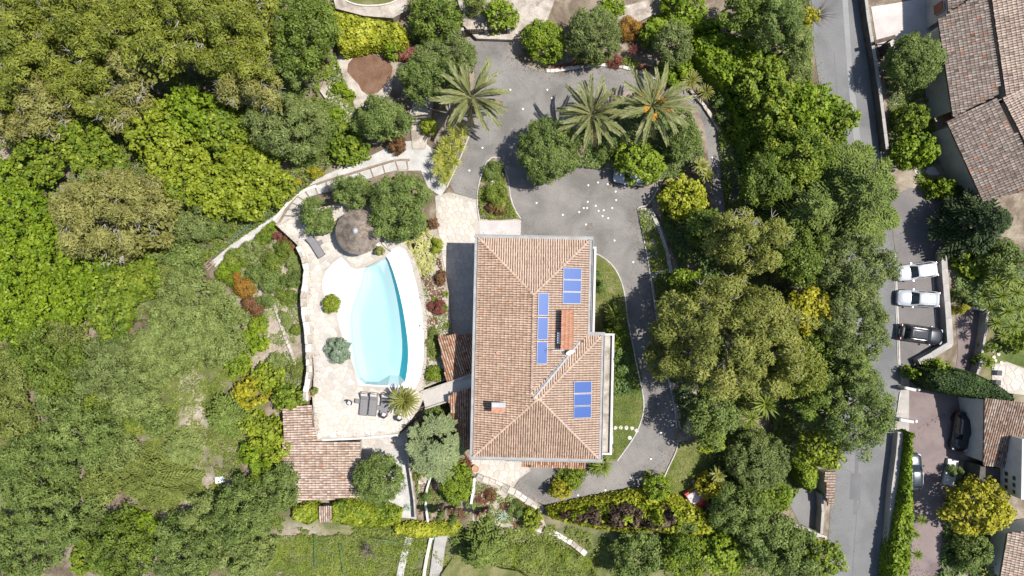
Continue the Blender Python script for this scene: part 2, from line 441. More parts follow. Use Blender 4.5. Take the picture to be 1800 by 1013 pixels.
def crown_quads(kind, rx, ry, rz, seed, amp=.16, dome=1.0, density=1.0):
    """leaves gathered in clumps over the upper shell of a crown; origin at crown centre"""
    g = np.random.default_rng(seed)
    p = KIND[kind]
    small = min(1.0, (min(rx, ry) / 2.2) ** .6)
    cr = max(.22, p['cr'] * small)
    area = math.pi * rx * ry
    nc = max(5, int(area / (cr * cr * 1.15 * p['sp'])))
    r = np.sqrt(g.uniform(0, 1, nc)); th = g.uniform(0, 2 * math.pi, nc)
    f = blob(th, seed % 17, g, amp)
    cx = r * np.cos(th) * (rx - cr * .6) * f; cy = r * np.sin(th) * (ry - cr * .6) * f
    cz = rz * (np.sqrt(np.clip(1 - r ** 2.2, 0, 1)) * dome - (1 - dome) * 0) + g.normal(0, p['zj'] * min(rz, 1.6), nc)
    # lower ring for the flanks
    n2 = nc // 3
    t2 = g.uniform(0, 2 * math.pi, n2); f2 = blob(t2, seed % 17, g, amp)
    rr = g.uniform(.72, .98, n2)
    cx = np.concatenate([cx, rr * np.cos(t2) * (rx - cr * .5) * f2]); cy = np.concatenate([cy, rr * np.sin(t2) * (ry - cr * .5) * f2])
    cz = np.concatenate([cz, g.uniform(-.45, .25, n2) * rz])
    c = np.stack([cx, cy, cz], 1); N = len(c)
    crs = cr * g.uniform(.65, 1.25, N)
    ctint = g.normal(0, .11, N)
    la = p['L'] * p['W'] * .5 * max(small, .6) ** 2
    tot = int(area * 1.25 * p['cov'] * density / la)
    w = crs ** 2; w = w / w.sum()
    idx = g.choice(N, tot, p=w)
    d = unit(g.normal(0, 1, (tot, 3)) + np.array([0, 0, .75]))
    pos = c[idx] + d * (crs[idx] * g.uniform(.35, 1.06, tot) ** .5)[:, None] * np.array([1, 1, .9])
    out = unit(c[idx] / np.array([rx, ry, rz]) + 1e-3)
    nor = unit(d * .95 + out * .15 + np.array([0, 0, .35]))
    V = leaves(pos, nor, p['L'] * max(small, .6), p['W'] * max(small, .6), d if p['rad'] else None, p['jit'], g=g)
    tint = np.clip(.5 + ctint[idx] + g.normal(0, .17, tot), 0, 1)
    # large inner leaves close the crown
    ni = int(area * 1.0 / .06)
    r = np.sqrt(g.uniform(0, 1, ni)) * .85; th = g.uniform(0, 2 * math.pi, ni); f = blob(th, seed % 17, g, amp)
    pi_ = np.stack([r * np.cos(th) * rx * f, r * np.sin(th) * ry * f, rz * (np.sqrt(1 - r * r) * g.uniform(.0, .5, ni) - .2)], 1)
    Vi = leaves(pi_, np.tile([0, 0, 1.], (ni, 1)), .42, .30, None, .5, g=g)
    return np.concatenate([V, Vi]), np.concatenate([tint, np.clip(g.normal(.38, .12, ni), 0, 1)])

def cedar_quads(R_, h, seed, lev=9, droop=.25, L_=.34, W_=.10, nb=10):
    g = np.random.default_rng(seed)
    Ps = []; Ns = []; As = []; Ts = []
    for k in range(lev):
        t = k / (lev - 1)
        rl = R_ * (1 - t) ** .75 + .25
        zc = h * t
        n = max(5, int(nb * (1 - .4 * t)))
        off = g.uniform(0, 6.28)
        for j in range(n):
            a = off + 2 * math.pi * j / n + g.normal(0, .16)
            ln = rl * g.uniform(.72, 1.15)
            cnt = int(ln * ln * 62 + ln * 40)
            s = np.sqrt(g.uniform(0.02, 1, cnt))
            wid = (.50 * ln * (1 - s) ** .8 * (s + .18) ** .5 + .12)
            # side sprays: gather leaves on ribs
            nrib = max(5, int(ln / .42))
            rib = np.round(s * nrib) / nrib + g.normal(0, .012, cnt)
            q = g.uniform(-1, 1, cnt)
            side = np.sign(q)
            dist = np.abs(q) * wid
            u = np.array([math.cos(a), math.sin(a), 0]); v = np.array([-math.sin(a), math.cos(a), 0])
            along = rib * ln + dist * .75
            pos = u * along[:, None] + v * (side * dist * .8)[:, None]
            pos[:, 2] = zc + .12 * ln * s - droop * ln * s * s * 1.4 - dist * .22 + g.normal(0, .05, cnt)
            ax = u * .8 + v * (side * .65)[:, None] + np.array([0, 0, -.2])
            Ps.append(pos); As.append(ax); Ns.append(np.tile([0, 0, 1.], (cnt, 1)) + u * .25)
            Ts.append(np.full(cnt, .5 + g.normal(0, .09)) + (s - .5) * .18)
    pos = np.concatenate(Ps); nor = np.concatenate(Ns); ax = np.concatenate(As)
    V = leaves(pos, nor, L_, W_, ax, .42, g=g)
    tint = np.clip(np.concatenate(Ts) + g.normal(0, .14, len(pos)), 0, 1)
    return V, tint

def pad_quads(rx, ry, h, seed, npad=34):
    """glaucous cedar: flat tiers of foliage at different heights"""
    g = np.random.default_rng(seed); Ps = []; As = []; Ts = []
    for k in range(npad):
        r = math.sqrt(g.uniform(0, 1)); a = g.uniform(0, 6.28)
        c = np.array([r * math.cos(a) * rx * .88, r * math.sin(a) * ry * .88, h * (1 - .75 * r) + g.normal(0, .25)])
        pr = g.uniform(.55, 1.05); cnt = int(pr * pr * 3.14 * 230)
        th = g.uniform(0, 6.28, cnt); q = np.sqrt(g.uniform(0, 1, cnt)) * (1 + .22 * np.sin(th * 7 + k)) * pr
        d = np.stack([np.cos(th), np.sin(th), 0 * th], 1)
        pos = c + d * q[:, None]; pos[:, 2] += .18 * (1 - (q / pr) ** 2) + g.normal(0, .05, cnt)
        Ps.append(pos); As.append(d + np.array([math.cos(a), math.sin(a), 0]) * .6); Ts.append(np.full(cnt, .5 + g.normal(0, .1)))
    pos = np.concatenate(Ps); n = len(pos)
    V = leaves(pos, np.tile([0, 0, 1.], (n, 1)), .27, .085, np.concatenate(As), .4, g=g)
    return V, np.clip(np.concatenate(Ts) + g.normal(0, .14, n), 0, 1)

_seed = [100]
def nseed(): _seed[0] += 1; return _seed[0]

def trunk(par, h, r, spread, seed, mat='bark', lean=(0, 0), limbs=6, name='trunk'):
    g = random.Random(seed); mb = MB()
    hc = h * .62
    top = Vector((lean[0], lean[1], hc))
    mid = Vector((lean[0] * .4 + g.uniform(-.1, .1), lean[1] * .4 + g.uniform(-.1, .1), hc * .5))
    mb.tube([(0, 0, -.3), (0, 0, .15), mid, top], [r * 1.5, r * 1.1, r * .9, r * .6], 7)
    for i in range(limbs):
        a = 2 * math.pi * i / limbs + g.uniform(-.4, .4)
        q = top.lerp(mid, g.uniform(0, .7))
        e = Vector((math.cos(a) * spread * g.uniform(.5, .8), math.sin(a) * spread * g.uniform(.5, .8), h * g.uniform(.72, .92)))
        m_ = q.lerp(e, .5) + Vector((0, 0, -.15))
        mb.tube([q, m_, e], [r * .5, r * .32, r * .08], 5)
    return mb.build(name, M[mat], par)

def twigs(par, rx, ry, zc, rz, seed, n=46):
    g = random.Random(seed); mb = MB()
    for i in range(n):
        r = math.sqrt(g.random()) * .9; a = g.uniform(0, 6.28)
        z = zc + rz * math.sqrt(1 - r * r) * g.uniform(.55, 1.0)
        p = Vector((r * math.cos(a) * rx, r * math.sin(a) * ry, z))
        for j in range(3):
            b = a + g.uniform(-1.3, 1.3); l = g.uniform(.35, .95)
            e = p + Vector((math.cos(b) * l, math.sin(b) * l, g.uniform(.0, .35)))
            mb.tube([p, p.lerp(e, .5) + Vector((g.uniform(-.08, .08), g.uniform(-.08, .08), .05)), e], [.035, .025, .012], 3, False)
    o = mb.build('dead_twigs', M['greybark'], par); o['kind'] = 'stuff'
    return o

def tree(name, label, cat, kind, leaf, px, py, r, h, group=None, ry=None, dome=1.0, amp=.16, flat=.55, base=None, density=1.0, tw=0, tr=None, rot=0.0, bark='bark', tall=False):
    """px, py, r: where and how large the crown shows in the photo; h: full height in metres"""
    b = float(G(px, py)) if base is None else base
    zt = b + h * .72
    c = P(px, py, zt)
    b = gz(c.x, c.y) if base is None else base
    rx = S(r, zt); ry_ = S(ry, zt) if ry else rx
    rz = h * .47 if tall else min(h * flat, max(rx, ry_) * .8)
    t = thing(name, label, cat, (c.x, c.y, b), rot, group)
    zc = h - rz
    sd = nseed()
    if kind == 'cedar': V, ti = cedar_quads(rx, h * .72, sd); V = V + np.array([0, 0, h * .26]); V[:, :, 1] *= ry_ / rx
    elif kind == 'tiers': V, ti = pad_quads(rx, ry_, h * .45, sd); V = V + np.array([0, 0, h * .45])
    else: V, ti = crown_quads(kind, rx, ry_, rz, sd, amp, dome, density); V = V + np.array([0, 0, zc])
    link('crown', quads_mesh('crown', V, ti, LM[leaf]), t)
    if tw: twigs(t, rx, ry_, zc, rz, sd + 5, tw)
    trunk(t, h, tr or (.05 + .022 * h), min(rx, ry_) * (.55 if kind in ('cedar', 'tiers') else .9), sd + 9, bark)
    return t

def shrub(name, label, cat, kind, leaf, px, py, r, h, group=None, ry=None, base=None, amp=.14, density=1.0, rot=0.0, dome=1.0):
    """small plant: foliage down to the ground on a short stem"""
    b = float(G(px, py)) if base is None else base
    zt = b + h * .6
    c = P(px, py, zt)
    rx = S(r, zt); ry_ = S(ry, zt) if ry else rx
    t = thing(name, label, cat, (c.x, c.y, b), rot, group)
    sd = nseed()
    V, ti = crown_quads(kind, rx, ry_, h * .75, sd, amp, dome, density)
    V = V + np.array([0, 0, h * .25]); V[:, :, 2] = np.maximum(V[:, :, 2], .02)
    link('foliage', quads_mesh('foliage', V, ti, LM[leaf]), t)
    mb = MB(); g = random.Random(sd)
    for i in range(3):
        a = g.uniform(0, 6.28); mb.tube([(0, 0, -.1), (.1 * math.cos(a), .1 * math.sin(a), h * .3), (rx * .4 * math.cos(a), rx * .4 * math.sin(a), h * .6)], [.05, .04, .015], 4)
    mb.build('stem', M['bark'], t)
    return t

def inpoly(poly, x, y):
    ins = np.zeros(len(x), bool); n = len(poly)
    for i in range(n):
        x0, y0 = poly[i]; x1, y1 = poly[(i + 1) % n]
        c = ((y0 > y) != (y1 > y)) & (x < (x1 - x0) * (y - y0) / (y1 - y0 + 1e-12) + x0)
        ins ^= c
    return ins

def edist(poly, x, y):
    d = np.full(len(x), 1e9); n = len(poly)
    for i in range(n):
        x0, y0 = poly[i]; x1, y1 = poly[(i + 1) % n]
        dx, dy = x1 - x0, y1 - y0
        t = np.clip(((x - x0) * dx + (y - y0) * dy) / (dx * dx + dy * dy + 1e-12), 0, 1)
        d = np.minimum(d, np.hypot(x - x0 - t * dx, y - y0 - t * dy))
    return d

def vnoise(x, y, s, k=0):
    """cheap smooth noise 0..1"""
    x = x / s + k * 7.3; y = y / s + k * 3.9
    xi = np.floor(x).astype(int); yi = np.floor(y).astype(int); fx = x - xi; fy = y - yi
    fx = fx * fx * (3 - 2 * fx); fy = fy * fy * (3 - 2 * fy)
    def h_(a, b): return np.modf(np.abs(np.sin(a * 127.1 + b * 311.7 + k * 17.7) * 43758.5453))[0]
    return (h_(xi, yi) * (1 - fx) + h_(xi + 1, yi) * fx) * (1 - fy) + (h_(xi, yi + 1) * (1 - fx) + h_(xi + 1, yi + 1) * fx) * fy

def bed(name, label, cat, leaf, poly, h, kind='fine', kindprop=None, group=None, cov=2.6, edge=.5, bumps=.25, bs=.8, patch=0.0, base=None, mats=None, size=1.0, parent=None, spill=.25):
    """foliage filling an outline seen in the photo (hedge, ivy, ground cover): one mesh"""
    cx = sum(p[0] for p in poly) / len(poly); cy = sum(p[1] for p in poly) / len(poly)
    b0 = float(G(cx, cy)) if base is None else base
    zt = b0 + h * .8
    c = P(cx, cy, zt)
    W_ = [(P(p[0], p[1], zt).x - c.x, P(p[0], p[1], zt).y - c.y) for p in poly]
    xs = [p[0] for p in W_]; ys = [p[1] for p in W_]
    ar = abs(sum(W_[i][0] * W_[(i+1) % len(W_)][1] - W_[(i+1) % len(W_)][0] * W_[i][1] for i in range(len(W_)))) / 2
    p = KIND[kind]; Lf = p['L'] * size; Wf = p['W'] * size
    box = (max(xs) - min(xs)) * (max(ys) - min(ys))
    per = sum(math.hypot(W_[i][0] - W_[(i+1) % len(W_)][0], W_[i][1] - W_[(i+1) % len(W_)][1]) for i in range(len(W_)))
    g = np.random.default_rng(nseed())
    N = int(box * cov * (1 + .35 * per * h / max(ar, 1)) / (Lf * Wf * .5))
    x = g.uniform(min(xs), max(xs), N); y = g.uniform(min(ys), max(ys), N)
    sel = inpoly(W_, x, y)
    if patch: sel &= vnoise(x, y, 1.3, 3) + .5 * vnoise(x, y, .5, 5) > patch * 1.2
    x = x[sel]; y = y[sel]; n = len(x)
    d = edist(W_, x, y)
    e = edge if h > .4 else edge * .5
    prof = np.sqrt(np.clip(1 - (1 - np.clip(d / e, 0, 1)) ** 2, 0, 1))
    bump = vnoise(x, y, bs, 1) * .65 + vnoise(x, y, bs * .45, 2) * .35
    z = h * prof * (1 - bumps + bumps * bump * 1.6)
    z = z * g.uniform(.72, 1.0, n) if h > .5 else z * g.uniform(.2, 1.0, n)
    if base is None:
        px = 900 + (x + c.x) * K * H / (H - b0); py = 506.5 - (y + c.y) * K * H / (H - b0)
        zz = G(px, py) - b0
    else: zz = 0
    # slope of the bumps steers the leaf normals
    dx = (vnoise(x + .06, y, bs, 1) - vnoise(x - .06, y, bs, 1)) / .12 * h * bumps; dy = (vnoise(x, y + .06, bs, 1) - vnoise(x, y - .06, bs, 1)) / .12 * h * bumps
    pos = np.stack([x, y, z + zz], 1)
    nor = unit(np.stack([-dx, -dy, np.ones(n)], 1))
    V = leaves(pos, nor, Lf, Wf, None, p['jit'], g=g)
    tint = np.clip(.5 + (vnoise(x, y, .9, 8) - .5) * .35 + g.normal(0, .17, n), 0, 1)
    # flanks
    if h > .6:
        m = int(per * h * cov * .9 / (Lf * Wf * .5))
        i = g.integers(0, len(W_), m); t = g.uniform(0, 1, m)
        A = np.array(W_)[i]; B = np.array(W_)[(i + 1) % len(W_)]
        q = A + (B - A) * t[:, None]
        s = 1 if sum(W_[k][0] * W_[(k+1) % len(W_)][1] - W_[(k+1) % len(W_)][0] * W_[k][1] for k in range(len(W_))) > 0 else -1
        nn = unit(np.stack([(B - A)[:, 1] * s, -(B - A)[:, 0] * s], 1))
        zz2 = g.uniform(0, .8, m) * h
        q = q - nn * (g.uniform(.0, .22, m) + (zz2 / h) ** 2 * e * .35)[:, None]
        pp = np.stack([q[:, 0], q[:, 1], zz2], 1)
        V2 = leaves(pp, np.stack([nn[:, 0], nn[:, 1], np.full(m, .4)], 1), Lf, Wf, None, p['jit'], g=g)
        V = np.concatenate([V, V2]); tint = np.concatenate([tint, np.clip(g.normal(.45, .15, m), 0, 1)])
    o = link(name, quads_mesh(name, V, tint, LM[leaf]), parent, (c.x, c.y, b0))
    if mats:  # second leaf colour in patches
        o.data.materials.append(LM[mats])
        ce = V.mean(1)
        k = (vnoise(ce[:, 0], ce[:, 1], 1.1, 11) + .3 * vnoise(ce[:, 0], ce[:, 1], .4, 12) > .68).astype(np.int32)
        o.data.polygons.foreach_set('material_index', k)
    if kindprop: o['kind'] = kindprop
    if kindprop: props(o, label, None if False else cat, group)
    else: props(o, label, cat, group)
    return o

# rosettes -------------------------------------------------------------------------------------
def rosette_mesh(name, n, ln, wd, seed, leaf, el=(0.15, 1.25), curve=.5, varieg=False, fold=.0, seg=3, tipw=.1, thick=True):
    g = random.Random(seed); V = []; T = []
    for i in range(n):
        a = i * 2.39996 + g.uniform(-.2, .2)
        q = i / max(1, n - 1)
        e = el[0] + (el[1] - el[0]) * q + g.uniform(-.08, .08)
        l = ln * (1 - .35 * q) * g.uniform(.85, 1.1)
        u = Vector((math.cos(a), math.sin(a), 0)); v = Vector((-math.sin(a), math.cos(a), 0))
        pts = []
        for k in range(seg + 1):
            t = k / seg
            ee = e - curve * t
            p = (pts[-1][0] + (u * math.cos(ee) + Vector((0, 0, math.sin(ee)))) * (l / seg)) if k else Vector((0, 0, .05)) + u * .03
            w = wd * (.55 + .9 * t if t < .45 else 1 - (t - .45) / .55 * (1 - tipw)) * .5
            pts.append((p, w))
        tt = min(1, max(0, g.gauss(.5, .16)))
        for k in range(seg):
            (p0, w0), (p1, w1) = pts[k], pts[k + 1]
            z = Vector((0, 0, 1))
            if varieg:
                for s0, s1, tv in ((-1, -.5, .85), (-.5, .5, .12), (.5, 1, .85)):
                    V.append([p0 + v * w0 * s0 + z * abs(s0) * w0 * fold, p0 + v * w0 * s1 + z * abs(s1) * w0 * fold, p1 + v * w1 * s1 + z * abs(s1) * w1 * fold, p1 + v * w1 * s0 + z * abs(s0) * w1 * fold]); T.append(min(1, max(0, tv + g.uniform(-.12, .12))))
            else:
                for s in (-1, 1):
                    V.append([p0, p0 + v * w0 * s + z * w0 * fold, p1 + v * w1 * s + z * w1 * fold, p1]); T.append(tt)
    return quads_mesh(name, np.array([[tuple(x) for x in q] for q in V]), T, LM[leaf])

def frond_mesh(ln, seed, leaf='palm', droop=.9, el0=.9, width=.62, n=30, wl=.075):
    """one feather leaf along +x: rachis with two rows of leaflets"""
    g = random.Random(seed); V = []; T = []
    def at(t):
        e = el0 - droop * t
        return e
    p = Vector((0, 0, 0)); pts = [p.copy()]
    for k in range(n):
        e = at(k / n); p = p + Vector((math.cos(e), 0, math.sin(e))) * (ln / n); pts.append(p.copy())
    for k in range(n):
        t = k / n; q = pts[k]; e = at(t); r = .035 * (1 - .8 * t)
        V.append([q + Vector((0, -r, .01)), q + Vector((0, r, .01)), pts[k+1] + Vector((0, r * .9, .01)), pts[k+1] + Vector((0, -r * .9, .01))]); T.append(.85)
        if t < .10: continue
        w = width * math.sin(min(1, (t - .06) * 2.4) * math.pi / 2) * (1 - .55 * max(0, t - .55) / .45)
        fw = Vector((math.cos(e), 0, math.sin(e)))
        for s in (-1, 1):
            d = (fw * .85 + Vector((0, s, 0)) * .55 + Vector((0, 0, .30))).normalized()
            l = w * g.uniform(.85, 1.1); m = q + d * l * .55; tip = q + d * l + Vector((0, 0, -.16 * l))
            sd = fw * wl * .5 + Vector((0, 0, g.uniform(-.02, .03)))
            V.append([q - sd, m - sd * 1.1, tip, m + sd * 1.1]); T.append(min(1, max(0, g.gauss(.5, .17))))
    return quads_mesh('frond', np.array([[tuple(x) for x in q] for q in V]), T, LM[leaf])
# ------------------------------------------------------------------ land
POOL_Z = 1.5
deck_out = [(484,395),(500,389),(524,378),(560,366),(600,356),(660,362),(700,400),(712,428),(726,448),(737,480),(746,524),(750,560),(751,600),(749,640),(745,672),(744,690),(745,700),(735,722),(720,742),(700,762),(632,770),(555,777),(549,700),(552,650),(545,590),(536,540),(543,488),(536,455),(522,430)]
pool_out = [(600,452),(610,462),(616,470),(628,474),(642,470),(661,461),(679,450),(690,438),(703,434),(714,441),(722,462),(732,500),(741,545),(745,590),(744,635),(738,668),(729,684),(716,682),(672,680),(630,677),(622,645),(610,610),(600,585),(593,556),(595,546),(584,544),(574,530),(568,512),(567,494),(573,477),(585,463)]

def make_land():
    xs = np.concatenate([[-60000, -12000, -3000, -900], np.arange(-400, 2201, 10), [2700, 4800, 14000, 62000]])
    ys = np.concatenate([[-60000, -12000, -3000, -900], np.arange(-380, 1401, 10), [1900, 4000, 13000, 61000]])
    X, Y = np.meshgrid(xs, ys)
    Z = G(np.clip(X, -600, 2400), np.clip(Y, -500, 1500)) - .03
    far = (np.abs(X - 900) > 1500) | (np.abs(Y - 500) > 1000)
    s = (H - Z) / H / K
    bump = vnoise(X.ravel(), Y.ravel(), 22, 4).reshape(X.shape) * .25 * sst((430 - X) / 60)
    v = np.stack([(X - 900) * s, (506.5 - Y) * s, Z + bump * (~far)], -1).reshape(-1, 3)
    ny, nx = X.shape
    px = X.ravel(); py = Y.ravel()
    inp = inpoly(pool_out, px, py) & (edist(pool_out, px, py) > 0)
    fs = []
    for j in range(ny - 1):
        for i in range(nx - 1):
            a = j * nx + i
            if inp[a] or inp[a+1] or inp[a+nx] or inp[a+nx+1]: continue
            fs.append((a, a + nx, a + nx + 1, a + 1))
    me = bpy.data.meshes.new('ground')
    me.from_pydata([tuple(p) for p in v], [], fs)
    # which cover grows where (grass share): open grassy places of the hillside garden
    def soft(cx, cy, rx, ry): return np.clip(1.5 - np.hypot((px - cx) / rx, (py - cy) / ry), 0, 1)
    gr = np.maximum.reduce([soft(330, 700, 70, 150), soft(620, 960, 220, 60), soft(1000, 980, 250, 60), soft(1780, 630, 60, 60), soft(560, 960, 120, 60)])
    a = me.attributes.new('grass', 'FLOAT', 'POINT'); a.data.foreach_set('value', gr.astype(np.float32))
    dry = np.maximum.reduce([soft(478, 540, 50, 110), soft(342, 740, 22, 80), soft(360, 860, 40, 30), soft(280, 605, 30, 22), soft(525, 970, 60, 45), soft(880, 945, 90, 10)])
    a = me.attributes.new('dry', 'FLOAT', 'POINT'); a.data.foreach_set('value', dry.astype(np.float32))
    m, t, b = nt('hillside_ground')
    tc = t.nodes.new('ShaderNodeTexCoord').outputs['Object']
    soil = ramp(t, [(.08,.06,.04),(.16,.125,.09),(.27,.225,.17),(.36,.31,.25)], noise(t, .35, 7, .65, tc, .5), [.3, .45, .58, .72])
    grass = ramp(t, [(.05,.07,.02),(.10,.12,.04),(.17,.17,.07),(.27,.24,.15)], noise(t, .5, 7, .7, tc, .5), [.3, .45, .58, .72])
    at = t.nodes.new('ShaderNodeAttribute'); at.attribute_name = 'grass'
    mm = t.nodes.new('ShaderNodeMath'); mm.operation = 'MULTIPLY_ADD'; mm.inputs[1].default_value = 1.3
    sub = t.nodes.new('ShaderNodeMath'); sub.operation = 'SUBTRACT'; sub.inputs[1].default_value = .62
    t.links.new(noise(t, .9, 6, .7, tc), sub.inputs[0])
    t.links.new(at.outputs['Fac'], mm.inputs[0]); t.links.new(sub.outputs[0], mm.inputs[2]); mm.use_clamp = True
    c = mixc(t, soil, grass, mm.outputs[0])
    at2 = t.nodes.new('ShaderNodeAttribute'); at2.attribute_name = 'dry'
    m3 = t.nodes.new('ShaderNodeMath'); m3.operation = 'MULTIPLY_ADD'; m3.inputs[1].default_value = 1.5; m3.use_clamp = True
    t.links.new(at2.outputs['Fac'], m3.inputs[0]); t.links.new(sub.outputs[0], m3.inputs[2])
    c = mixc(t, c, ramp(t, [(.20,.16,.115),(.33,.28,.22),(.42,.375,.31)], noise(t, 1.6, 6, .7, tc), [.3, .5, .7]), m3.outputs[0])
    f = ramp(t, [(.62,) * 3, (1,) * 3], noise(t, 9, 5, .7, tc), [.3, .6])
    c = mixc(t, c, f, 1.0, 'MULTIPLY')
    t.links.new(c, b.inputs['Base Color']); b.inputs['Roughness'].default_value = 1; b.inputs['Specular IOR Level'].default_value = .1
    bn = t.nodes.new('ShaderNodeBump'); bn.inputs['Strength'].default_value = .7; bn.inputs['Distance'].default_value = .06
    t.links.new(noise(t, 7, 5, .7, tc), bn.inputs['Height']); t.links.new(bn.outputs[0], b.inputs['Normal'])
    me.materials.append(m)
    props(link('ground', me), kind='structure')
make_land()

def wp(poly, z=0.0): return [(P(p[0], p[1], z).x, P(p[0], p[1], z).y) for p in poly]

def smooth_poly(poly, it=1, closed=True):
    for _ in range(it):
        out = []; n = len(poly)
        for i in range(n if closed else n - 1):
            a = poly[i]; b = poly[(i + 1) % n]
            out.append((a[0]*.75 + b[0]*.25, a[1]*.75 + b[1]*.25)); out.append((a[0]*.25 + b[0]*.75, a[1]*.25 + b[1]*.75))
        if not closed: out = [poly[0]] + out + [poly[-1]]
        poly = out
    return poly

def area_(poly): return sum(poly[i][0]*poly[(i+1)%len(poly)][1]-poly[(i+1)%len(poly)][0]*poly[i][1] for i in range(len(poly)))/2

def cdt(poly, holes=(), step=0.0):
    """triangles inside poly minus holes, optional inner points"""
    vs = [Vector(p) for p in poly]; ed = [(i, (i+1) % len(poly)) for i in range(len(poly))]
    for h in holes:
        b = len(vs); vs += [Vector(p) for p in h]; ed += [(b+i, b+(i+1) % len(h)) for i in range(len(h))]
    if step:
        xs = [p[0] for p in poly]; ys = [p[1] for p in poly]
        gx, gy = np.meshgrid(np.arange(min(xs), max(xs), step), np.arange(min(ys), max(ys), step))
        gx = gx.ravel(); gy = gy.ravel(); s = inpoly(poly, gx, gy) & (edist(poly, gx, gy) > step * .4)
        vs += [Vector((a, b)) for a, b in zip(gx[s], gy[s])]
    ov, oe, of, _, _, _ = delaunay_2d_cdt(vs, ed, [], 0, 1e-5)
    fs = []
    for f in of:
        c = [sum(ov[i][k] for i in f) / len(f) for k in (0, 1)]
        a = np.array([c[0]]); b_ = np.array([c[1]])
        if inpoly(poly, a, b_)[0] and not any(inpoly(h, a, b_)[0] for h in holes):
            fs.append(tuple(f))
    return [(v.x, v.y) for v in ov], fs

def sheet(name, poly, z, mat, skirt=0.0, holes=(), kind='structure', parent=None, sm=0, loc_z=None):
    """flat surface with an outline from the photo, lying at height z, with a skirt down its rim"""
    if sm: poly = smooth_poly(poly, sm)
    w = wp(poly, z); hw = [wp(h, z) for h in holes]
    vs, fs = cdt(w, hw)
    mb = MB(); mb.add([(x, y, z) for x, y in vs], [f if area_([vs[i] for i in f]) > 0 else f[::-1] for f in fs])
    if skirt:
        for ring in [w] + hw:
            n = len(ring)
            mb.add([(x, y, z) for x, y in ring] + [(x, y, z - skirt) for x, y in ring], [(i, (i+1) % n, n+(i+1) % n, n+i) for i in range(n)])
    o = mb.build(name, mat, parent)
    if kind and parent is None: o['kind'] = kind
    return o

# ------------------------------------------------------------------ roads and drives
drive = [(816,58),(894,57),(899,100),(935,122),(975,128),(1000,119),(1030,115),(1060,113),(1100,117),(1150,138),(1185,148),(1215,160),(1240,188),(1262,225),(1285,270),(1303,320),(1318,380),(1330,470),(1270,470),(1256,380),(1249,340),(1236,318),(1160,318),(1154,340),(1138,362),(1120,366),(1126,400),(1135,440),(1144,495),(1152,560),(1162,620),(1174,670),(1187,720),(1191,762),(1185,795),(1164,838),(1120,862),(1060,878),(1000,890),(950,888),(905,862),(898,842),(918,826),(930,800),(925,600),(915,416),(915,385),(842,356),(785,332),(803,292),(824,240),(812,200),(836,150),(832,105)]
sheet('driveway', drive, 0.0, M['asphalt'], .1, sm=1)
street_l = [(1424,-200),(1427,60),(1440,150),(1465,260),(1478,360),(1484,450),(1484,560),(1478,700),(1468,780),(1460,890),(1452,1013),(1446,1250)]
street_r = [(1505,-200),(1514,0),(1538,168),(1548,262),(1560,350),(1573,444),(1578,540),(1581,640),(1583,700),(1572,760),(1568,860),(1562,1013),(1556,1250)]
sheet('street', street_l + street_r[::-1], 0.0, M['street'], .1)
sheet('worn_strip', [(1474,-100),(1484,-100),(1498,120),(1512,240),(1524,330),(1514,330),(1500,240),(1489,120)], .004, M['lightstrip'])
sheet('asphalt_patch', [(1496,832),(1514,833),(1512,880),(1493,878)], .004, M['patch'])
sheet('asphalt_patch', [(1500,905),(1505,760),(1511,760),(1506,905)], .006, M['patch'])
sheet('asphalt_patch', [(1530,1100),(1540,830),(1546,830),(1537,1100)], .004, M['patch'])
for pl in ([(1479,824),(1492,828),(1498,833)], [(1512,880),(1506,905),(1498,1013)], [(1495,838),(1570,835)], [(1500,970),(1560,978)], [(1493,180),(1470,185)], [(1466,90),(1474,200),(1484,300)], [(1545,500),(1575,520)],[(1500,760),(1568,752)],[(1552,620),(1582,628)]):
    mb = MB(); w = [P(x, y, .009) for x, y in pl]
    for a, b in zip(w, w[1:]):
        d = (b - a).normalized(); s = Vector((-d.y, d.x, 0)) * .035
        mb.add([a - s, b - s, b + s, a + s], [(0, 1, 2, 3)])
    mb.build('tar_seam', M['patch'])['kind'] = 'structure'
sheet('parking_bay', [(1562,350),(1600,330),(1655,340),(1658,430),(1662,520),(1668,600),(1625,650),(1583,652),(1579,540),(1574,444)], .004, M['carpark'])
sheet('car_forecourt', [(1598,672),(1680,648),(1684,620),(1680,543),(1734,540),(1735,560),(1728,640),(1712,690),(1706,700),(1700,760),(1690,800),(1668,830),(1666,1013),(1600,1030),(1598,800)], .002, M['reddrive'])
sheet('lower_drive', [(1375,815),(1400,845),(1445,860),(1444,890),(1436,935),(1415,940),(1385,880),(1378,850)], .004, M['street'])
def dashes(name, a, b, n, ln, wd, z=.01):
    mb = MB(); A = P(*a, z); B = P(*b, z); d = (B - A); u = d.normalized(); s = Vector((-u.y, u.x, 0)) * wd / 2
    for i in range(n):
        c = A + d * (i / max(1, n - 1)); e = c + u * ln
        mb.add([c - s, e - s, e + s, c + s], [(0, 1, 2, 3)])
    o = mb.build(name, M['white_render']); o['kind'] = 'structure'
dashes('painted_line', (1640, 484), (1641, 514), 14, .08, .12)
dashes('painted_line', (1644, 545), (1645, 575), 14, .08, .12)
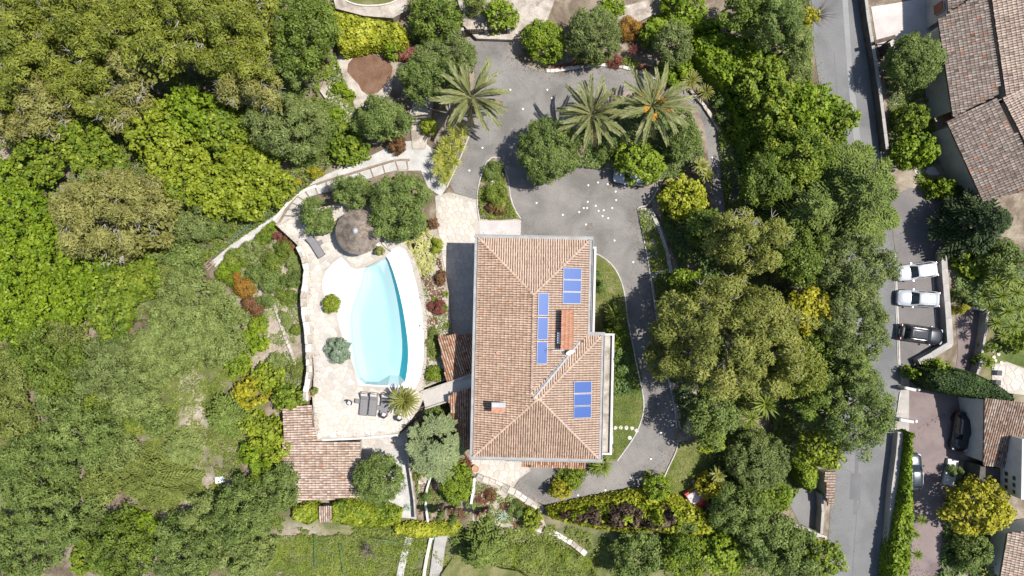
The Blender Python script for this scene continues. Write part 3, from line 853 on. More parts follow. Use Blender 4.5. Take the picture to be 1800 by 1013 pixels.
# the double kerb between street and parking bay
def ribbon(name, pts, w, h, mat, z0=0.0, parent=None, kind='structure', ln=0.9, gap=.012, zf=None, bev=.015, jitter=0.0, parts=False, piece='stone', cap=300, profile=None):
    """row of blocks along a line traced from the photo"""
    P3 = [P(x, y, z0 + h) for x, y in pts]
    seg = []; 
    for a, b in zip(P3, P3[1:]):
        seg.append((a, b, (b - a).length))
    tot = sum(s[2] for s in seg); n = max(1, int(tot / ln)); step = tot / n
    def at(d):
        for a, b, l in seg:
            if d <= l: return a.lerp(b, d / l), (b - a).normalized()
            d -= l
        return seg[-1][1].copy(), (seg[-1][1] - seg[-1][0]).normalized()
    mb = MB(); out = []
    for i in range(n):
        a, _ = at(i * step + gap * .5); b, _ = at((i + 1) * step - gap * .5)
        c = (a + b) / 2; d = b - a; l = d.length
        if l < 1e-4: continue
        zc = zf(c) if zf else z0
        w2 = w * (1 + rnd.uniform(-jitter, jitter)); h2 = h * (1 + rnd.uniform(-jitter, jitter) * .5)
        Mx = Matrix.Translation((c.x, c.y, zc)) @ Matrix.Rotation(math.atan2(d.y, d.x) + rnd.uniform(-jitter, jitter) * .3, 4, 'Z')
        if parts:
            m1 = MB(); k = rnd.uniform
            j = jitter * .3
            m1.bev(-l/2, -w2/2, -.2, l/2, w2/2, h2, min(bev, w2 * .3))
            m1.v = [(v[0] * (1 + k(-j, j)), v[1] * (1 + k(-j, j)), v[2] + k(-j, j) * .1) for v in m1.v]
            o = m1.build(piece, mat if not isinstance(mat, list) else rnd.choice(mat), parent); o.matrix_local = Mx; out.append(o)
        else: mb.bev(-l/2, -w2/2, -.15, l/2, w2/2, h2, bev, Mx)
    if parts: return out
    o = mb.build(name, mat, parent)
    if kind: o['kind'] = kind
    return o
ribbon('bay_kerb', [(1574,444),(1578,540),(1582,642)], .16, .10, M['kerb'])
ribbon('bay_kerb', [(1571,444),(1575,540),(1579,642)], .10, .06, M['kerb'])
ribbon('street_kerb', [(1583,690),(1573,757),(1569,860),(1562,1020)], .14, .11, M['kerb'])
ribbon('street_kerb', [(1514,-40),(1538,168),(1548,262),(1560,350)], .14, .11, M['kerb'])
sheet('pavement', [(1583,642),(1598,650),(1598,760),(1573,762),(1583,700)], .012, M['concrete'])

# ------------------------------------------------------------------ crazy paving
def clip_half(poly, px_, py_, nx, ny):
    out = []; n = len(poly)
    for i in range(n):
        a = poly[i]; b = poly[(i + 1) % n]
        da = (a[0] - px_) * nx + (a[1] - py_) * ny; db = (b[0] - px_) * nx + (b[1] - py_) * ny
        if da <= 0: out.append(a)
        if (da < 0) != (db < 0) and da != db:
            t = da / (da - db); out.append((a[0] + (b[0]-a[0])*t, a[1] + (b[1]-a[1])*t))
    return out

def paving(parent, poly_px, z, cell, mats, holes_px=(), joint=.03, thick=.028, maxparts=290, jit=.42, near=(700, 600), seed=1, name='flagstone'):
    g = random.Random(seed)
    w = wp(poly_px, z); hs = [wp(h, z) for h in holes_px]
    xs = [p[0] for p in w]; ys = [p[1] for p in w]
    pts = {}
    nx = int((max(xs) - min(xs)) / cell) + 3; ny = int((max(ys) - min(ys)) / cell) + 3
    for i in range(-1, nx):
        for j in range(-1, ny):
            pts[i, j] = (min(xs) + (i + .5 * (j % 2) + g.uniform(-jit, jit)) * cell, min(ys) + (j + g.uniform(-jit, jit)) * cell)
    cells = []
    for (i, j), p in pts.items():
        a = np.array([p[0]]); b = np.array([p[1]])
        if not inpoly(w, a, b)[0] or any(inpoly(h, a, b)[0] for h in hs): continue
        c = [(p[0]-cell*1.5, p[1]-cell*1.5), (p[0]+cell*1.5, p[1]-cell*1.5), (p[0]+cell*1.5, p[1]+cell*1.5), (p[0]-cell*1.5, p[1]+cell*1.5)]
        for di in (-2, -1, 0, 1, 2):
            for dj in (-2, -1, 0, 1, 2):
                q = pts.get((i + di, j + dj))
                if q and (di or dj):
                    dx, dy = q[0] - p[0], q[1] - p[1]; l = math.hypot(dx, dy) + 1e-9
                    m_ = ((p[0] + q[0]) / 2 - dx / l * joint * .5, (p[1] + q[1]) / 2 - dy / l * joint * .5)
                    c = clip_half(c, m_[0], m_[1], dx, dy)
                    if len(c) < 3: break
            if len(c) < 3: break
        if len(c) < 3 or abs(area_(c)) < cell * cell * .12: continue
        # keep the rim inside the outline
        cc = []
        for v in c:
            a = np.array([v[0]]); b = np.array([v[1]]); bad = not inpoly(w, a, b)[0] or any(inpoly(h, a, b)[0] for h in hs)
            if bad:
                lo, hi = 0.0, 1.0
                for _ in range(6):
                    mid = (lo + hi) / 2; x = p[0] + (v[0]-p[0]) * mid; y = p[1] + (v[1]-p[1]) * mid
                    a = np.array([x]); b = np.array([y])
                    if inpoly(w, a, b)[0] and not any(inpoly(h, a, b)[0] for h in hs): lo = mid
                    else: hi = mid
                v = (p[0] + (v[0]-p[0]) * lo, p[1] + (v[1]-p[1]) * lo)
            cc.append(v)
        # drop tiny edges
        c = [v for k, v in enumerate(cc) if math.hypot(v[0]-cc[k-1][0], v[1]-cc[k-1][1]) > .03]
        if len(c) < 3: continue
        cells.append((p, c))
    ctr = P(*near, z)
    cells.sort(key=lambda q: math.hypot(q[0][0] - ctr.x, q[0][1] - ctr.y))
    rest = MB()
    for k, (p, c) in enumerate(cells):
        mb = MB() if k < maxparts else rest
        n = len(c)
        if area_(c) < 0: c = c[::-1]
        dz = g.uniform(-.006, .006); q = (p if k < maxparts else (0, 0))
        ins = .985
        vs = [(p[0] + (v[0]-p[0]) * ins - q[0], p[1] + (v[1]-p[1]) * ins - q[1], z + thick + dz) for v in c] + [(v[0] - q[0], v[1] - q[1], z + thick * .6 + dz) for v in c] + [(v[0] - q[0], v[1] - q[1], z - .01) for v in c]
        fs = [tuple(range(n))] + [(n+i, n+(i+1) % n, (i+1) % n, i) for i in range(n)] + [(2*n+i, 2*n+(i+1) % n, n+(i+1) % n, n+i) for i in range(n)]
        if k < maxparts:
            mb.add(vs, fs); mb.build(name, g.choice(mats), parent, (p[0], p[1], 0))
        else:
            rest.mi = g.randrange(len(mats)); rest.add(vs, fs)
    if rest.v:
        o = rest.build('flagstone_remainder', list(mats), parent); o['kind'] = 'stuff'

stones = [M['stone1'], M['stone2'], M['stone3'], M['stone1']]
# pool terrace
planter1 = [(578,556),(566,546),(563,532),(568,520),(580,514),(594,518),(601,530),(598,544),(590,553)]
deck = sheet('pool_terrace', deck_out, POOL_Z, M['mortar'], 1.9, holes=[pool_out])
pave_out = [(487,397),(524,380),(560,368),(600,358),(655,364),(694,402),(690,432),(676,448),(655,458),(640,466),(628,470),(618,466),(612,458),(602,449),(585,460),(570,476),(564,494),(565,514),(572,532),(584,547),(591,556),(597,590),(607,612),(618,645),(626,680),(672,684),(716,686),(732,684),(742,700),(732,722),(718,742),(698,760),(632,767),(558,773),(552,700),(555,650),(548,590),(539,540),(546,488),(539,455),(524,428)]
paving(deck, pave_out, POOL_Z, .62, stones, holes_px=[planter1], near=(600, 520), seed=3)

# ------------------------------------------------------------------ pool
m, t, b = nt('pool_plaster')
b.inputs['Base Color'].default_value = (.52, .54, .54, 1); b.inputs['Roughness'].default_value = .6
M['plaster'] = m
M['coping'] = surf('coping_white', [(.66,.65,.64),(.74,.73,.72)], .5, .8, .06, 8, .1, 30)
m, t, b = nt('pool_water')
t.nodes.remove(b)
tb = t.nodes.new('ShaderNodeBsdfTransparent'); tb.inputs[0].default_value = (.93, .99, 1, 1)
gb = t.nodes.new('ShaderNodeBsdfGlossy'); gb.inputs['Roughness'].default_value = .03
fr = t.nodes.new('ShaderNodeFresnel'); fr.inputs[0].default_value = 1.33
mx = t.nodes.new('ShaderNodeMixShader')
tc = t.nodes.new('ShaderNodeTexCoord').outputs['Object']
bn = t.nodes.new('ShaderNodeBump'); bn.inputs['Strength'].default_value = .15; bn.inputs['Distance'].default_value = .03
t.links.new(noise(t, 3.0, 3, .5, tc), bn.inputs['Height']); t.links.new(bn.outputs[0], gb.inputs['Normal'])
t.links.new(fr.outputs[0], mx.inputs[0]); t.links.new(tb.outputs[0], mx.inputs[1]); t.links.new(gb.outputs[0], mx.inputs[2])
t.links.new(mx.outputs[0], t.nodes['Material Output'].inputs[0])
ab = t.nodes.new('ShaderNodeVolumeAbsorption'); ab.inputs['Color'].default_value = (.0, .80, .92, 1); ab.inputs['Density'].default_value = .17
t.links.new(ab.outputs[0], t.nodes['Material Output'].inputs['Volume'])
M['water'] = m

deep = [(637,470),(661,461),(681,450),(695,488),(706,530),(713,570),(718,610),(717,645),(711,679),(672,678),(631,675),(621,640),(615,600),(613,572),(614,548),(623,525),(633,498)]
deepw = wp(smooth_poly(deep, 1), POOL_Z)
poolw = wp(pool_out, POOL_Z)
WL = POOL_Z - .10
pool = thing('swimming_pool', 'kidney-shaped white swimming pool with pale turquoise water on the terrace', 'swimming pool')
# basin: shallow beach outside the deep outline, steep walls into the deep part
vs, fs = cdt(poolw, [deepw])
a = np.array([v[0] for v in vs]); c_ = np.array([v[1] for v in vs])
din = edist(poolw, a, c_); dd = edist(deepw, a, c_)
east = a > P(684, 0, POOL_Z).x + (P(0, 450, POOL_Z).y - c_) * .13
zz = np.where(din < .02, POOL_Z + .02, POOL_Z - .16)
zz = np.where((dd < .02), POOL_Z - .42, zz)
eastv = (a > P(680, 0, POOL_Z).x) & (c_ < P(0, 448, POOL_Z).y) | (a > P(640, 0, POOL_Z).x) & (c_ < P(0, 670, POOL_Z).y)
zz = np.where(eastv & (dd < .02), POOL_Z + .03, zz); zz = np.where(eastv & (din < .02), POOL_Z + .02, zz)
mb = MB(); mb.add([(x, y, z) for x, y, z in zip(a, c_, zz)], [f if area_([vs[i] for i in f]) > 0 else f[::-1] for f in fs])
mb.build('coping', M['coping'], pool)
n = len(deepw)
cx = sum(p[0] for p in deepw) / n; cy = sum(p[1] for p in deepw) / n
if area_(deepw) < 0: deepw = deepw[::-1]
def fl(x, y):  # floor falls towards the near end
    return POOL_Z - 1.2 - .2 * min(1, max(0, (P(0, 460, 1.5).y - y) / 11.0))
def rim(x, y):
    i = int(np.argmin([(x-vx)**2+(y-vy)**2 for vx, vy in zip(a, c_)])); return zz[i]
ins = []
for i in range(n):
    p0 = Vector(deepw[i-1]); p1 = Vector(deepw[i]); p2 = Vector(deepw[(i+1) % n])
    d = (p2 - p0).normalized(); nin = Vector((-d.y, d.x)); q = .2 if p1.x < cx else (.32 + .05 * max(0, P(0, 452, 1.5).y - p1.y) if p1.x > P(679,0,1.5).x else .05)  # east side slopes in, shaped to keep the sun's shadow off the floor
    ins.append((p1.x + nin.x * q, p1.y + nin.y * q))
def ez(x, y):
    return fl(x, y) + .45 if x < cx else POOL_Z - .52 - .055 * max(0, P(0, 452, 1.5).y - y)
mb = MB()
R0 = [(x, y, rim(x, y)) for x, y in deepw]; R1 = [(x, y, ez(x, y)) for x, y in ins]
for i in range(n):
    j = (i + 1) % n; mb.mi = 1 if min(deepw[i][0], deepw[j][0]) > P(677,0,1.5).x and max(deepw[i][1], deepw[j][1]) < P(0,446,1.5).y and min(deepw[i][1], deepw[j][1]) > P(0, 682, 1.5).y and abs(deepw[i][0]-deepw[j][0]) < abs(deepw[i][1]-deepw[j][1]) * 1.2 else 0  # east wall faces take the painted teal shade
    mb.add([R0[i], R0[j], R1[j], R1[i]], [(3, 2, 1, 0)])
mb.mi = 0
v2, f2 = cdt(ins, step=.3)
def fz(x, y):
    d = float(edist(ins, np.array([x]), np.array([y]))[0])
    w = 1 - min(1, d / (.55 if x < cx else 1.3))
    return fl(x, y) + (ez(x, y) - fl(x, y)) * w
mb.add([(x, y, fz(x, y)) for x, y in v2], [f if area_([v2[i] for i in f]) > 0 else f[::-1] for f in f2])
mb.build('basin', [M['plaster'], M['teal_shade']], pool, smooth=True)
# water body: surface outline slightly inside the basin walls, closed volume
beach = [(606,460),(616,472),(629,477),(642,472),(662,463),(682,452),(695,488),(706,530),(713,570),(718,610),(717,645),(711,678),(672,679),(631,676),(622,645),(610,610),(600,585),(594,560),(597,548),(588,546),(576,530),(571,512),(570,494),(576,480),(587,467)]
bw = wp(beach, POOL_Z)
v3, f3 = cdt(bw, step=.8); v3n = len(v3)
mb = MB()
up = [f if area_([v3[i] for i in f]) > 0 else f[::-1] for f in f3]
mb.add([(x, y, WL) for x, y in v3] + [(x, y, -.6) for x, y in v3], up + [tuple(v3n + i for i in f[::-1]) for f in up])
nb = len(bw); bw2 = bw if area_(bw) > 0 else bw[::-1]
mb.add([(x, y, -.6) for x, y in bw2] + [(x, y, WL) for x, y in bw2], [(i, (i+1) % nb, nb+(i+1) % nb, nb+i) for i in range(nb)])
mb.build('water', M['water'], pool)
# thin light nosing line of the entry step
ribbon('step_nosing', [(638,470),(632,498),(622,525),(613,548)], .10, .02, M['coping'], POOL_Z - .43, parent=pool, kind=None, ln=.4, gap=0)
# skimmer lid on the coping
mb = MB(); mb.lathe([(.10, 0), (.10, .02)], n=12); o = mb.build('skimmer_lid', M['metal_dark'], pool, tuple(P(738, 573, POOL_Z + .03)))

# ------------------------------------------------------------------ other paved places
wpt = [(765,345),(790,338),(840,352),(916,388),(916,416),(846,416),(846,640),(793,640),(785,590),(790,560),(776,520),(768,470),(770,430)]
pw = sheet('west_patio', wpt, .012, M['mortar'])
paving(pw, [(768,349),(790,343),(838,357),(839,415),(844,420),(844,636),(796,636),(788,590),(793,560),(779,520),(771,470),(773,430)], .012, .62, stones, near=(800, 450), seed=5, maxparts=200)
sheet('parking_step', [(842,389),(915,388),(915,416),(843,416)], .05, M['pale_tile'], .08)
sp = sheet('south_patio', [(828,800),(935,800),(932,828),(912,842),(902,858),(870,850),(836,835),(815,812)], .012, M['mortar'])
paving(sp, [(830,802),(933,802),(930,826),(910,840),(900,855),(870,847),(836,832),(818,812)], .012, .7, stones, near=(870, 820), seed=6, maxparts=90)
lp = sheet('lower_patio', [(560,772),(632,771),(700,766),(724,746),(716,790),(722,830),(732,880),(728,912),(650,905),(600,880),(600,800)], .012, M['white_gravel'])
paving(lp, [(636,773),(700,768),(716,756),(708,784),(640,800)], .02, .7, stones, near=(690, 780), seed=8, maxparts=80)
rp = sheet('round_patio', [(1744,640),(1770,636),(1800,648),(1840,660),(1840,700),(1780,692),(1752,690),(1744,670)], .012, M['mortar'])
paving(rp, [(1746,642),(1770,639),(1798,650),(1825,662),(1825,694),(1782,688),(1754,687),(1747,670)], .012, .75, stones, near=(1770, 660), seed=9, maxparts=90)
sheet('courtyard_tiles', [(1531,12),(1560,8),(1605,0),(1605,-80),(1660,-80),(1660,150),(1612,75),(1612,53),(1575,95),(1545,96)], .012, M['pale_tile'])
sheet('courtyard_tiles', [(1600,282),(1640,288),(1652,308),(1610,306)], .012, M['pale_tile'])
sheet('gravel_path', [(1566,155),(1615,150),(1632,200),(1620,235),(1585,240),(1568,200)], .006, M['gravel_bed'])
# stair path between the upper garden and the pool
sheet('pebble_path', [(741,246),(700,250),(660,270),(615,290),(575,306),(545,320),(516,342),(486,370),(472,386),(450,392),(420,418),(395,440),(368,462),(378,470),(400,452),(425,432),(455,412),(480,398),(500,394),(512,385),(520,372),(535,352),(560,340),(590,325),(640,305),(700,300),(740,300),(752,330),(775,345),(785,330),(775,300),(760,262)], .02, M['white_gravel'], .9)
# ------------------------------------------------------------------ roof tiles
TM = {
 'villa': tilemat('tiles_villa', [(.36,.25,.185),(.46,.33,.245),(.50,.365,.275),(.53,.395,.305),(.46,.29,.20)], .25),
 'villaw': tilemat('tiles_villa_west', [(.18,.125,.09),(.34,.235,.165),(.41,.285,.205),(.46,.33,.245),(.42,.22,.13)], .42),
 'dull': tilemat('tiles_dull', [(.10,.075,.06),(.23,.155,.115),(.31,.22,.165),(.42,.345,.28),(.33,.15,.085)], .5),
 'old': tilemat('tiles_old', [(.20,.145,.11),(.33,.235,.18),(.43,.325,.255),(.52,.43,.35),(.38,.20,.13)], .45),
 'annex': tilemat('tiles_annex', [(.12,.07,.05),(.34,.17,.10),(.42,.24,.15),(.50,.38,.28),(.36,.13,.07)], .45),
 'grey': tilemat('tiles_weathered', [(.07,.06,.052),(.15,.125,.105),(.205,.172,.15),(.29,.255,.225),(.30,.13,.075)], .5),
 'greypink': tilemat('tiles_pinkish', [(.17,.13,.105),(.28,.215,.175),(.36,.285,.235),(.43,.36,.305),(.34,.19,.13)], .45),
}

def tile_mesh(name, O, U, D, nu, nd, pitch, course, keep, mat, seed=1, parent=None, red=.03, sd_=.15, lift=.0, zfun=None):
    """barrel tiles: O eave corner, U along the eave, D up the slope (unit vectors)"""
    g = np.random.default_rng(seed)
    O = np.array(O, float); U = np.array(U, float); D = np.array(D, float)
    Nn = np.cross(U, D); Nn /= np.linalg.norm(Nn)
    if Nn[2] < 0: Nn = -Nn
    i, j = np.meshgrid(np.arange(nu), np.arange(nd)); i = i.ravel(); j = j.ravel()
    base = O + U * ((i + .5) * pitch)[:, None] + D * (j * course)[:, None]
    mid = base + D * course * .5
    k = keep(mid[:, 0], mid[:, 1])
    base = base[k]; n = len(base); colrand = g.normal(0, .07, nu)[i[k]]
    if n == 0: return None
    base = base + U * g.normal(0, .008, n)[:, None] + D * g.normal(0, .012, n)[:, None]
    ln = course * 1.12; w0 = pitch * .40; w1 = pitch * .31; hh = pitch * .30
    ang = np.linspace(0, math.pi, 6)
    rings = []
    for (t, w, up) in ((0, w0, .035), (1, w1, .012)):
        for a in ang:
            rings.append(base + D * (ln * t) + U * (-w * math.cos(a)) + Nn * (hh * math.sin(a) + up + lift))
    V = np.stack(rings, 1)  # n,12,3
    m = len(ang)
    vs = V.reshape(-1, 3)
    F = []
    b0 = np.arange(n) * (2 * m)
    for q in range(m - 1):
        F.append(np.stack([b0 + q, b0 + q + 1, b0 + m + q + 1, b0 + m + q], 1))
    # closed front end
    F.append(np.stack([b0 + 0, b0 + 1, b0 + 4, b0 + 5], 1)); F.append(np.stack([b0 + 1, b0 + 2, b0 + 3, b0 + 4], 1))
    F = np.concatenate(F)
    tint = np.clip(.5 + colrand + g.normal(0, sd_, n), 0, .84)
    tint = np.where(g.uniform(0, 1, n) < red, 1.0, tint)
    T = np.tile(tint, m + 1)
    me = bpy.data.meshes.new(name)
    me.vertices.add(len(vs)); me.loops.add(len(F) * 4); me.polygons.add(len(F))
    me.vertices.foreach_set('co', vs.astype(np.float32).ravel())
    me.loops.foreach_set('vertex_index', F.astype(np.int32).ravel())
    me.polygons.foreach_set('loop_start', np.arange(0, len(F) * 4, 4, dtype=np.int32))
    a = me.attributes.new('tint', 'FLOAT', 'FACE'); a.data.foreach_set('value', T.astype(np.float32))
    me.polygons.foreach_set('use_smooth', [True] * len(F))
    me.materials.append(mat); me.update(calc_edges=True)
    o = link(name, me, parent); o['kind'] = 'stuff'
    return o

def roof_face(parent, pts, eave, mat, pitch=.25, course=.38, seed=1, red=.03, under=None):
    """one roof plane: pts = world corners (3D) in order, eave = indices of its lower edge; real tiles over a solid deck"""
    A = Vector(pts[eave[0]]); B = Vector(pts[eave[1]])
    nrm = Vector((0, 0, 0)); n = len(pts)
    for i in range(n): nrm += Vector(pts[i]).cross(Vector(pts[(i+1) % n]))
    nrm.normalize()
    if nrm.z < 0: nrm = -nrm
    U = (B - A).normalized(); D = nrm.cross(U)
    if D.z < 0: D = -D
    far = max((Vector(p) - A).dot(D) for p in pts)
    umin = min((Vector(p) - A).dot(U) for p in pts); umax = max((Vector(p) - A).dot(U) for p in pts)
    poly = [(p[0], p[1]) for p in pts]
    nu = int((umax - umin) / pitch) + 1; nd = int(far / course) + 1
    O = A + U * umin
    tile_mesh('roof_tiles', O, U, D, nu, nd, (umax - umin) / nu, far / nd, lambda x, y: inpoly(poly, x, y), mat, seed, parent, red, .09 if 10 < seed < 17 else .15)

def ridge_caps(parent, a, b, mat, w=.16, ln=.42, seed=1):
    a = Vector(a); b = Vector(b); L_ = (b - a).length; n = max(1, int(L_ / ln)); d = (b - a).normalized()
    s = Vector((-d.y, d.x, 0)).normalized(); up = s.cross(d) * -1
    if up.z < 0: up = -up
    g = random.Random(seed); mb = MB()
    for i in range(n):
        p0 = a.lerp(b, i / n) ; p1 = a.lerp(b, (i + 1.12) / n); vs = []
        for (p, ww, l) in ((p0, w, .05), (p1, w * .82, .02)):
            for k in range(6):
                t = math.pi * k / 5
                vs.append(p + s * (-ww * math.cos(t)) + up * (ww * .75 * math.sin(t) + l))
        mb.ti = min(.84, max(.3, g.gauss(.6, .12)))
        mb.add(vs, [(q, q+1, 7+q, 6+q) for q in range(5)] + [(0, 1, 4, 5), (1, 2, 3, 4)])
    o = mb.build('ridge_tiles', mat, parent, smooth=True); o['kind'] = 'stuff'
    return o

# ------------------------------------------------------------------ villa
EZ = 6.6
TL = P(841, 418, EZ)
house = thing('villa', 'large villa with a hipped terracotta tile roof and blue solar panels beside the pool', 'house', (TL.x, TL.y, 0), R(-1.3))
SL = .34
def hz(d): return EZ + SL * d
B_ = (11.15, 0); M1 = (11.15, -9.55); M2 = (12.55, -9.55); BR = (12.55, -21.9); BL = (0, -21.9)
hx = 5.575
R1p = (hx, -hx, hz(hx)); Vp = (hx, -9.55 - hx, hz(hx)); T1 = (6.175, -15.725, hz(6.175)); T2 = (6.375, -15.725, hz(6.175))
e3 = lambda p: (p[0], p[1], EZ)
A_ = (0, 0)
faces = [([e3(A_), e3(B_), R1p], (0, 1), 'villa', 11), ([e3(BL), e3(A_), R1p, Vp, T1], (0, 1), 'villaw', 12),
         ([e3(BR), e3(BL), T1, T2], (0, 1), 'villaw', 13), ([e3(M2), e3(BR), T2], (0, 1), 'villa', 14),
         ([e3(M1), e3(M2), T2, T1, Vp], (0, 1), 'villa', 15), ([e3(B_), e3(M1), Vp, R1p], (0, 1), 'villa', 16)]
mb = MB()
for pts, ev, mt, sd in faces: mb.add(pts, [tuple(range(len(pts)))])
mb.ti = .3
roofdeck = mb.build('roof', M['brick'], house)
M['tilebed'] = surf('tile_bed', [(.10,.065,.048),(.15,.10,.075)], 1.5, .95, .3, 9, .3, 20)
roofdeck.data.materials[0] = M['tilebed']
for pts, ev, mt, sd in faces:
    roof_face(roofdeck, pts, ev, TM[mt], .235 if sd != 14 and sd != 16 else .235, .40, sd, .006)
for a, b in ((e3(A_), R1p), (e3(B_), R1p), (R1p, Vp), (Vp, T1), (e3(BL), T1), (e3(BR), T2), (T1, T2), (e3(M2), T2)):
    ridge_caps(roofdeck, a, b, TM['villaw' if a[0] < 1 or a == R1p else 'villa'], .13, seed=int(a[0] * 7 + 3))
# walls under the eaves
wall = [(.65, -.65), (10.5, -.65), (10.5, -10.1), (11.9, -10.1), (11.9, -21.25), (.65, -21.25)]
mb = MB(); mb.slab(wall, -.1, EZ + .02); mb.build('wall', M['cream_render'], house)
# soffit and gutter
ring = [A_, B_, M1, M2, BR, BL]
mb = MB(); mb.slab(ring, EZ - .16, EZ - .02); mb.build('soffit', M['white_render'], house)
mb = MB()
def edge_box(mb, a, b, w0, w1, z0, z1, e0=0, e1=0):
    a = Vector(a); b = Vector(b); d = (b - a).normalized(); L_ = (b - a).length
    n = Vector((d.y, -d.x))
    ang = math.atan2(d.y, d.x)
    Mx = Matrix.Translation((a.x, a.y, 0)) @ Matrix.Rotation(ang, 4, 'Z')
    mb.box(-e0, w0, z0, L_ + e1, w1, z1, Mx)
def gutter_run(a, b, e0, e1):
    edge_box(mb, a, b, .02, .10, EZ - .15, EZ + .05, e0, e1)
    edge_box(mb, a, b, .36, .43, EZ - .15, EZ + .08, e0, e1)
    edge_box(mb, a, b, .10, .36, EZ - .15, EZ - .04, e0, e1)
gutter_run(A_, B_, .43, .43); gutter_run(B_, M1, .015, -.44) if False else None
edge = [(BL, A_, 0, 0), (A_, B_, .43, .43), (BR, BL, .43, .43)]
mb = MB()
def neg(a, b, e0, e1):   # gutter lies outside: to the left of a->b
    a = Vector(a); b = Vector(b); d = (b - a).normalized(); L_ = (b - a).length
    Mx = Matrix.Translation((a.x, a.y, 0)) @ Matrix.Rotation(math.atan2(d.y, d.x), 4, 'Z')
    mb.box(-e0, .01, EZ - .15, L_ + e1, .07, EZ + .02, Mx)
    mb.box(-e0, .30, EZ - .15, L_ + e1, .36, EZ + .05, Mx)
    mb.box(-e0, .07, EZ - .151, L_ + e1, .30, EZ - .06, Mx)
neg(BL, A_, -.001, -.001); neg(A_, B_, .36, .36); neg(B_, M1, -.001, -.362); neg(M1, M2, .0, .36); neg(M2, BR, -.001, -.001); neg(BR, BL, .36, .36)
mb.build('gutter', M['gutter'], house)
# downpipe and windows on the walls (seen from the side only)
mb = MB()
for x, y in ((.6, -.6), (10.6, -.6), (.6, -21.3), (11.95, -21.3)): mb = MB(); mb.tube([(x, y, 0), (x, y, EZ - .1)], .05, 6); mb.build('downpipe', M['gutter'], house)
def wall_window(par, x, y, z, w, h, ang, shut=True, wm='shutter'):
    Mx = Matrix.Translation((x, y, z)) @ Matrix.Rotation(ang, 4, 'Z')
    f = MB(); f.box(-w/2 - .06, -.02, -h/2 - .06, w/2 + .06, .05, h/2 + .06, Mx); fo = f.build('window', M['white_render'], par)
    g_ = MB(); g_.box(-w/2, .045, -h/2, w/2, .06, h/2, Mx); g_.build('pane', M['glass'], fo)
    if shut:
        for s in (-1, 1):
            q = MB(); x0 = s * (w/2 + .08); x1 = s * (w + .06)
            q.box(min(x0, x1), .02, -h/2, max(x0, x1), .075, h/2, Mx); q.build('shutter', M[wm], fo)
m, t, b = nt('window_glass'); b.inputs['Base Color'].default_value = (.03, .035, .04, 1); b.inputs['Roughness'].default_value = .06; b.inputs['Specular IOR Level'].default_value = .8
M['glass'] = m
for i in range(5):
    wall_window(house, .65, -2.5 - i * 4.1, 4.6, 1.0, 1.4, R(90)); wall_window(house, .65, -2.5 - i * 4.1, 1.5, 1.0, 1.8, R(90))
for i in range(3): wall_window(house, 2.2 + i * 3.4, -.65, 4.6, 1.0, 1.4, 0); wall_window(house, 2.2 + i * 3.4, -21.25, 4.6, 1.0, 1.4, R(180))
# east balcony with its gravel-filled top and white parapet
zb = 4.9
def balcony(x0, x1, y0, y1, z, name='balcony'):
    mb = MB(); mb.box(x0, y0, z - .35, x1, y1, z); o = mb.build(name, M['gravel_bed'], house)
    mb = MB(); mb.bev(x1 - .22, y0, z - .3, x1 + .02, y1, z + .3, .02); mb.bev(x0, y0 - .2, z - .3, x1 + .02, y0 - .001, z + .3, .02); mb.bev(x0, y1 + .001, z - .3, x1 + .02, y1 + .2, z + .3, .02)
    mb.build('parapet', M['white_render'], o)
    mb = MB()
    for k in range(int((y1 - y0) / 2.5)): mb.box(x1 - .2, y0 + .3 + k * 2.5, 0, x1, y0 + .55 + k * 2.5, z - .35)
    mb.build('pillar', M['cream_render'], o)
balcony(11.9, 14.05, -21.6, -9.6, zb)
balcony(10.5, 12.0, -9.3, -.75, 4.9)
# south porch with its own tiled roof
p0 = [(4.9, -23.7, 3.4), (11.6, -23.7, 3.4), (11.6, -21.3, 4.3), (4.9, -21.3, 4.3)]
mb = MB(); mb.add(p0, [(0, 1, 2, 3)]); mb.add([(x, y, z - .12) for x, y, z in p0], [(3, 2, 1, 0)])
pr = mb.build('porch_roof', M['tilebed'], house); roof_face(pr, p0, (0, 1), TM['annex'], .24, .38, 31)
mb = MB()
for x in (5.1, 8.2, 11.4): mb = MB(); mb.box(x - .12, -23.5, 0, x + .12, -23.26, 3.38); mb.build('porch_post', M['cream_render'], house)

def on_roof(px, py, lift=0):
    """local coordinates on the villa's east slopes for a photo pixel"""
    z = 7.5
    for _ in range(4):
        w = P(px, py, z); l = house_inv @ w
        xm = B_[0] - l.x; xw = min(M2[0] - l.x, -9.55 - l.y) if l.y < -9.55 else -9
        z = EZ + SL * max(xm, xw)
        if l.x < hx: z = EZ + SL * l.x
    return Vector((l.x, l.y, z + lift))
bpy.context.view_layer.update()
house_inv = house.matrix_world.inverted()
M['panel'] = None
m, t, b = nt('solar_collector')
tc = t.nodes.new('ShaderNodeTexCoord').outputs['Generated']
wv = t.nodes.new('ShaderNodeTexWave'); wv.inputs['Scale'].default_value = 4.5; wv.inputs['Distortion'].default_value = .6; wv.bands_direction = 'X'
t.links.new(tc, wv.inputs['Vector'])
c = ramp(t, [(.018,.055,.20),(.03,.085,.27)], wv.outputs[0])
t.links.new(c, b.inputs['Base Color']); b.inputs['Roughness'].default_value = .35; b.inputs['Specular IOR Level'].default_value = .25
M['panel'] = m
m2_ = m.copy(); m2_.name = 'solar_collector_wide'
for nd_ in m2_.node_tree.nodes:
    if nd_.type == 'TEX_WAVE': nd_.bands_direction = 'Y'
M['panel2'] = m2_
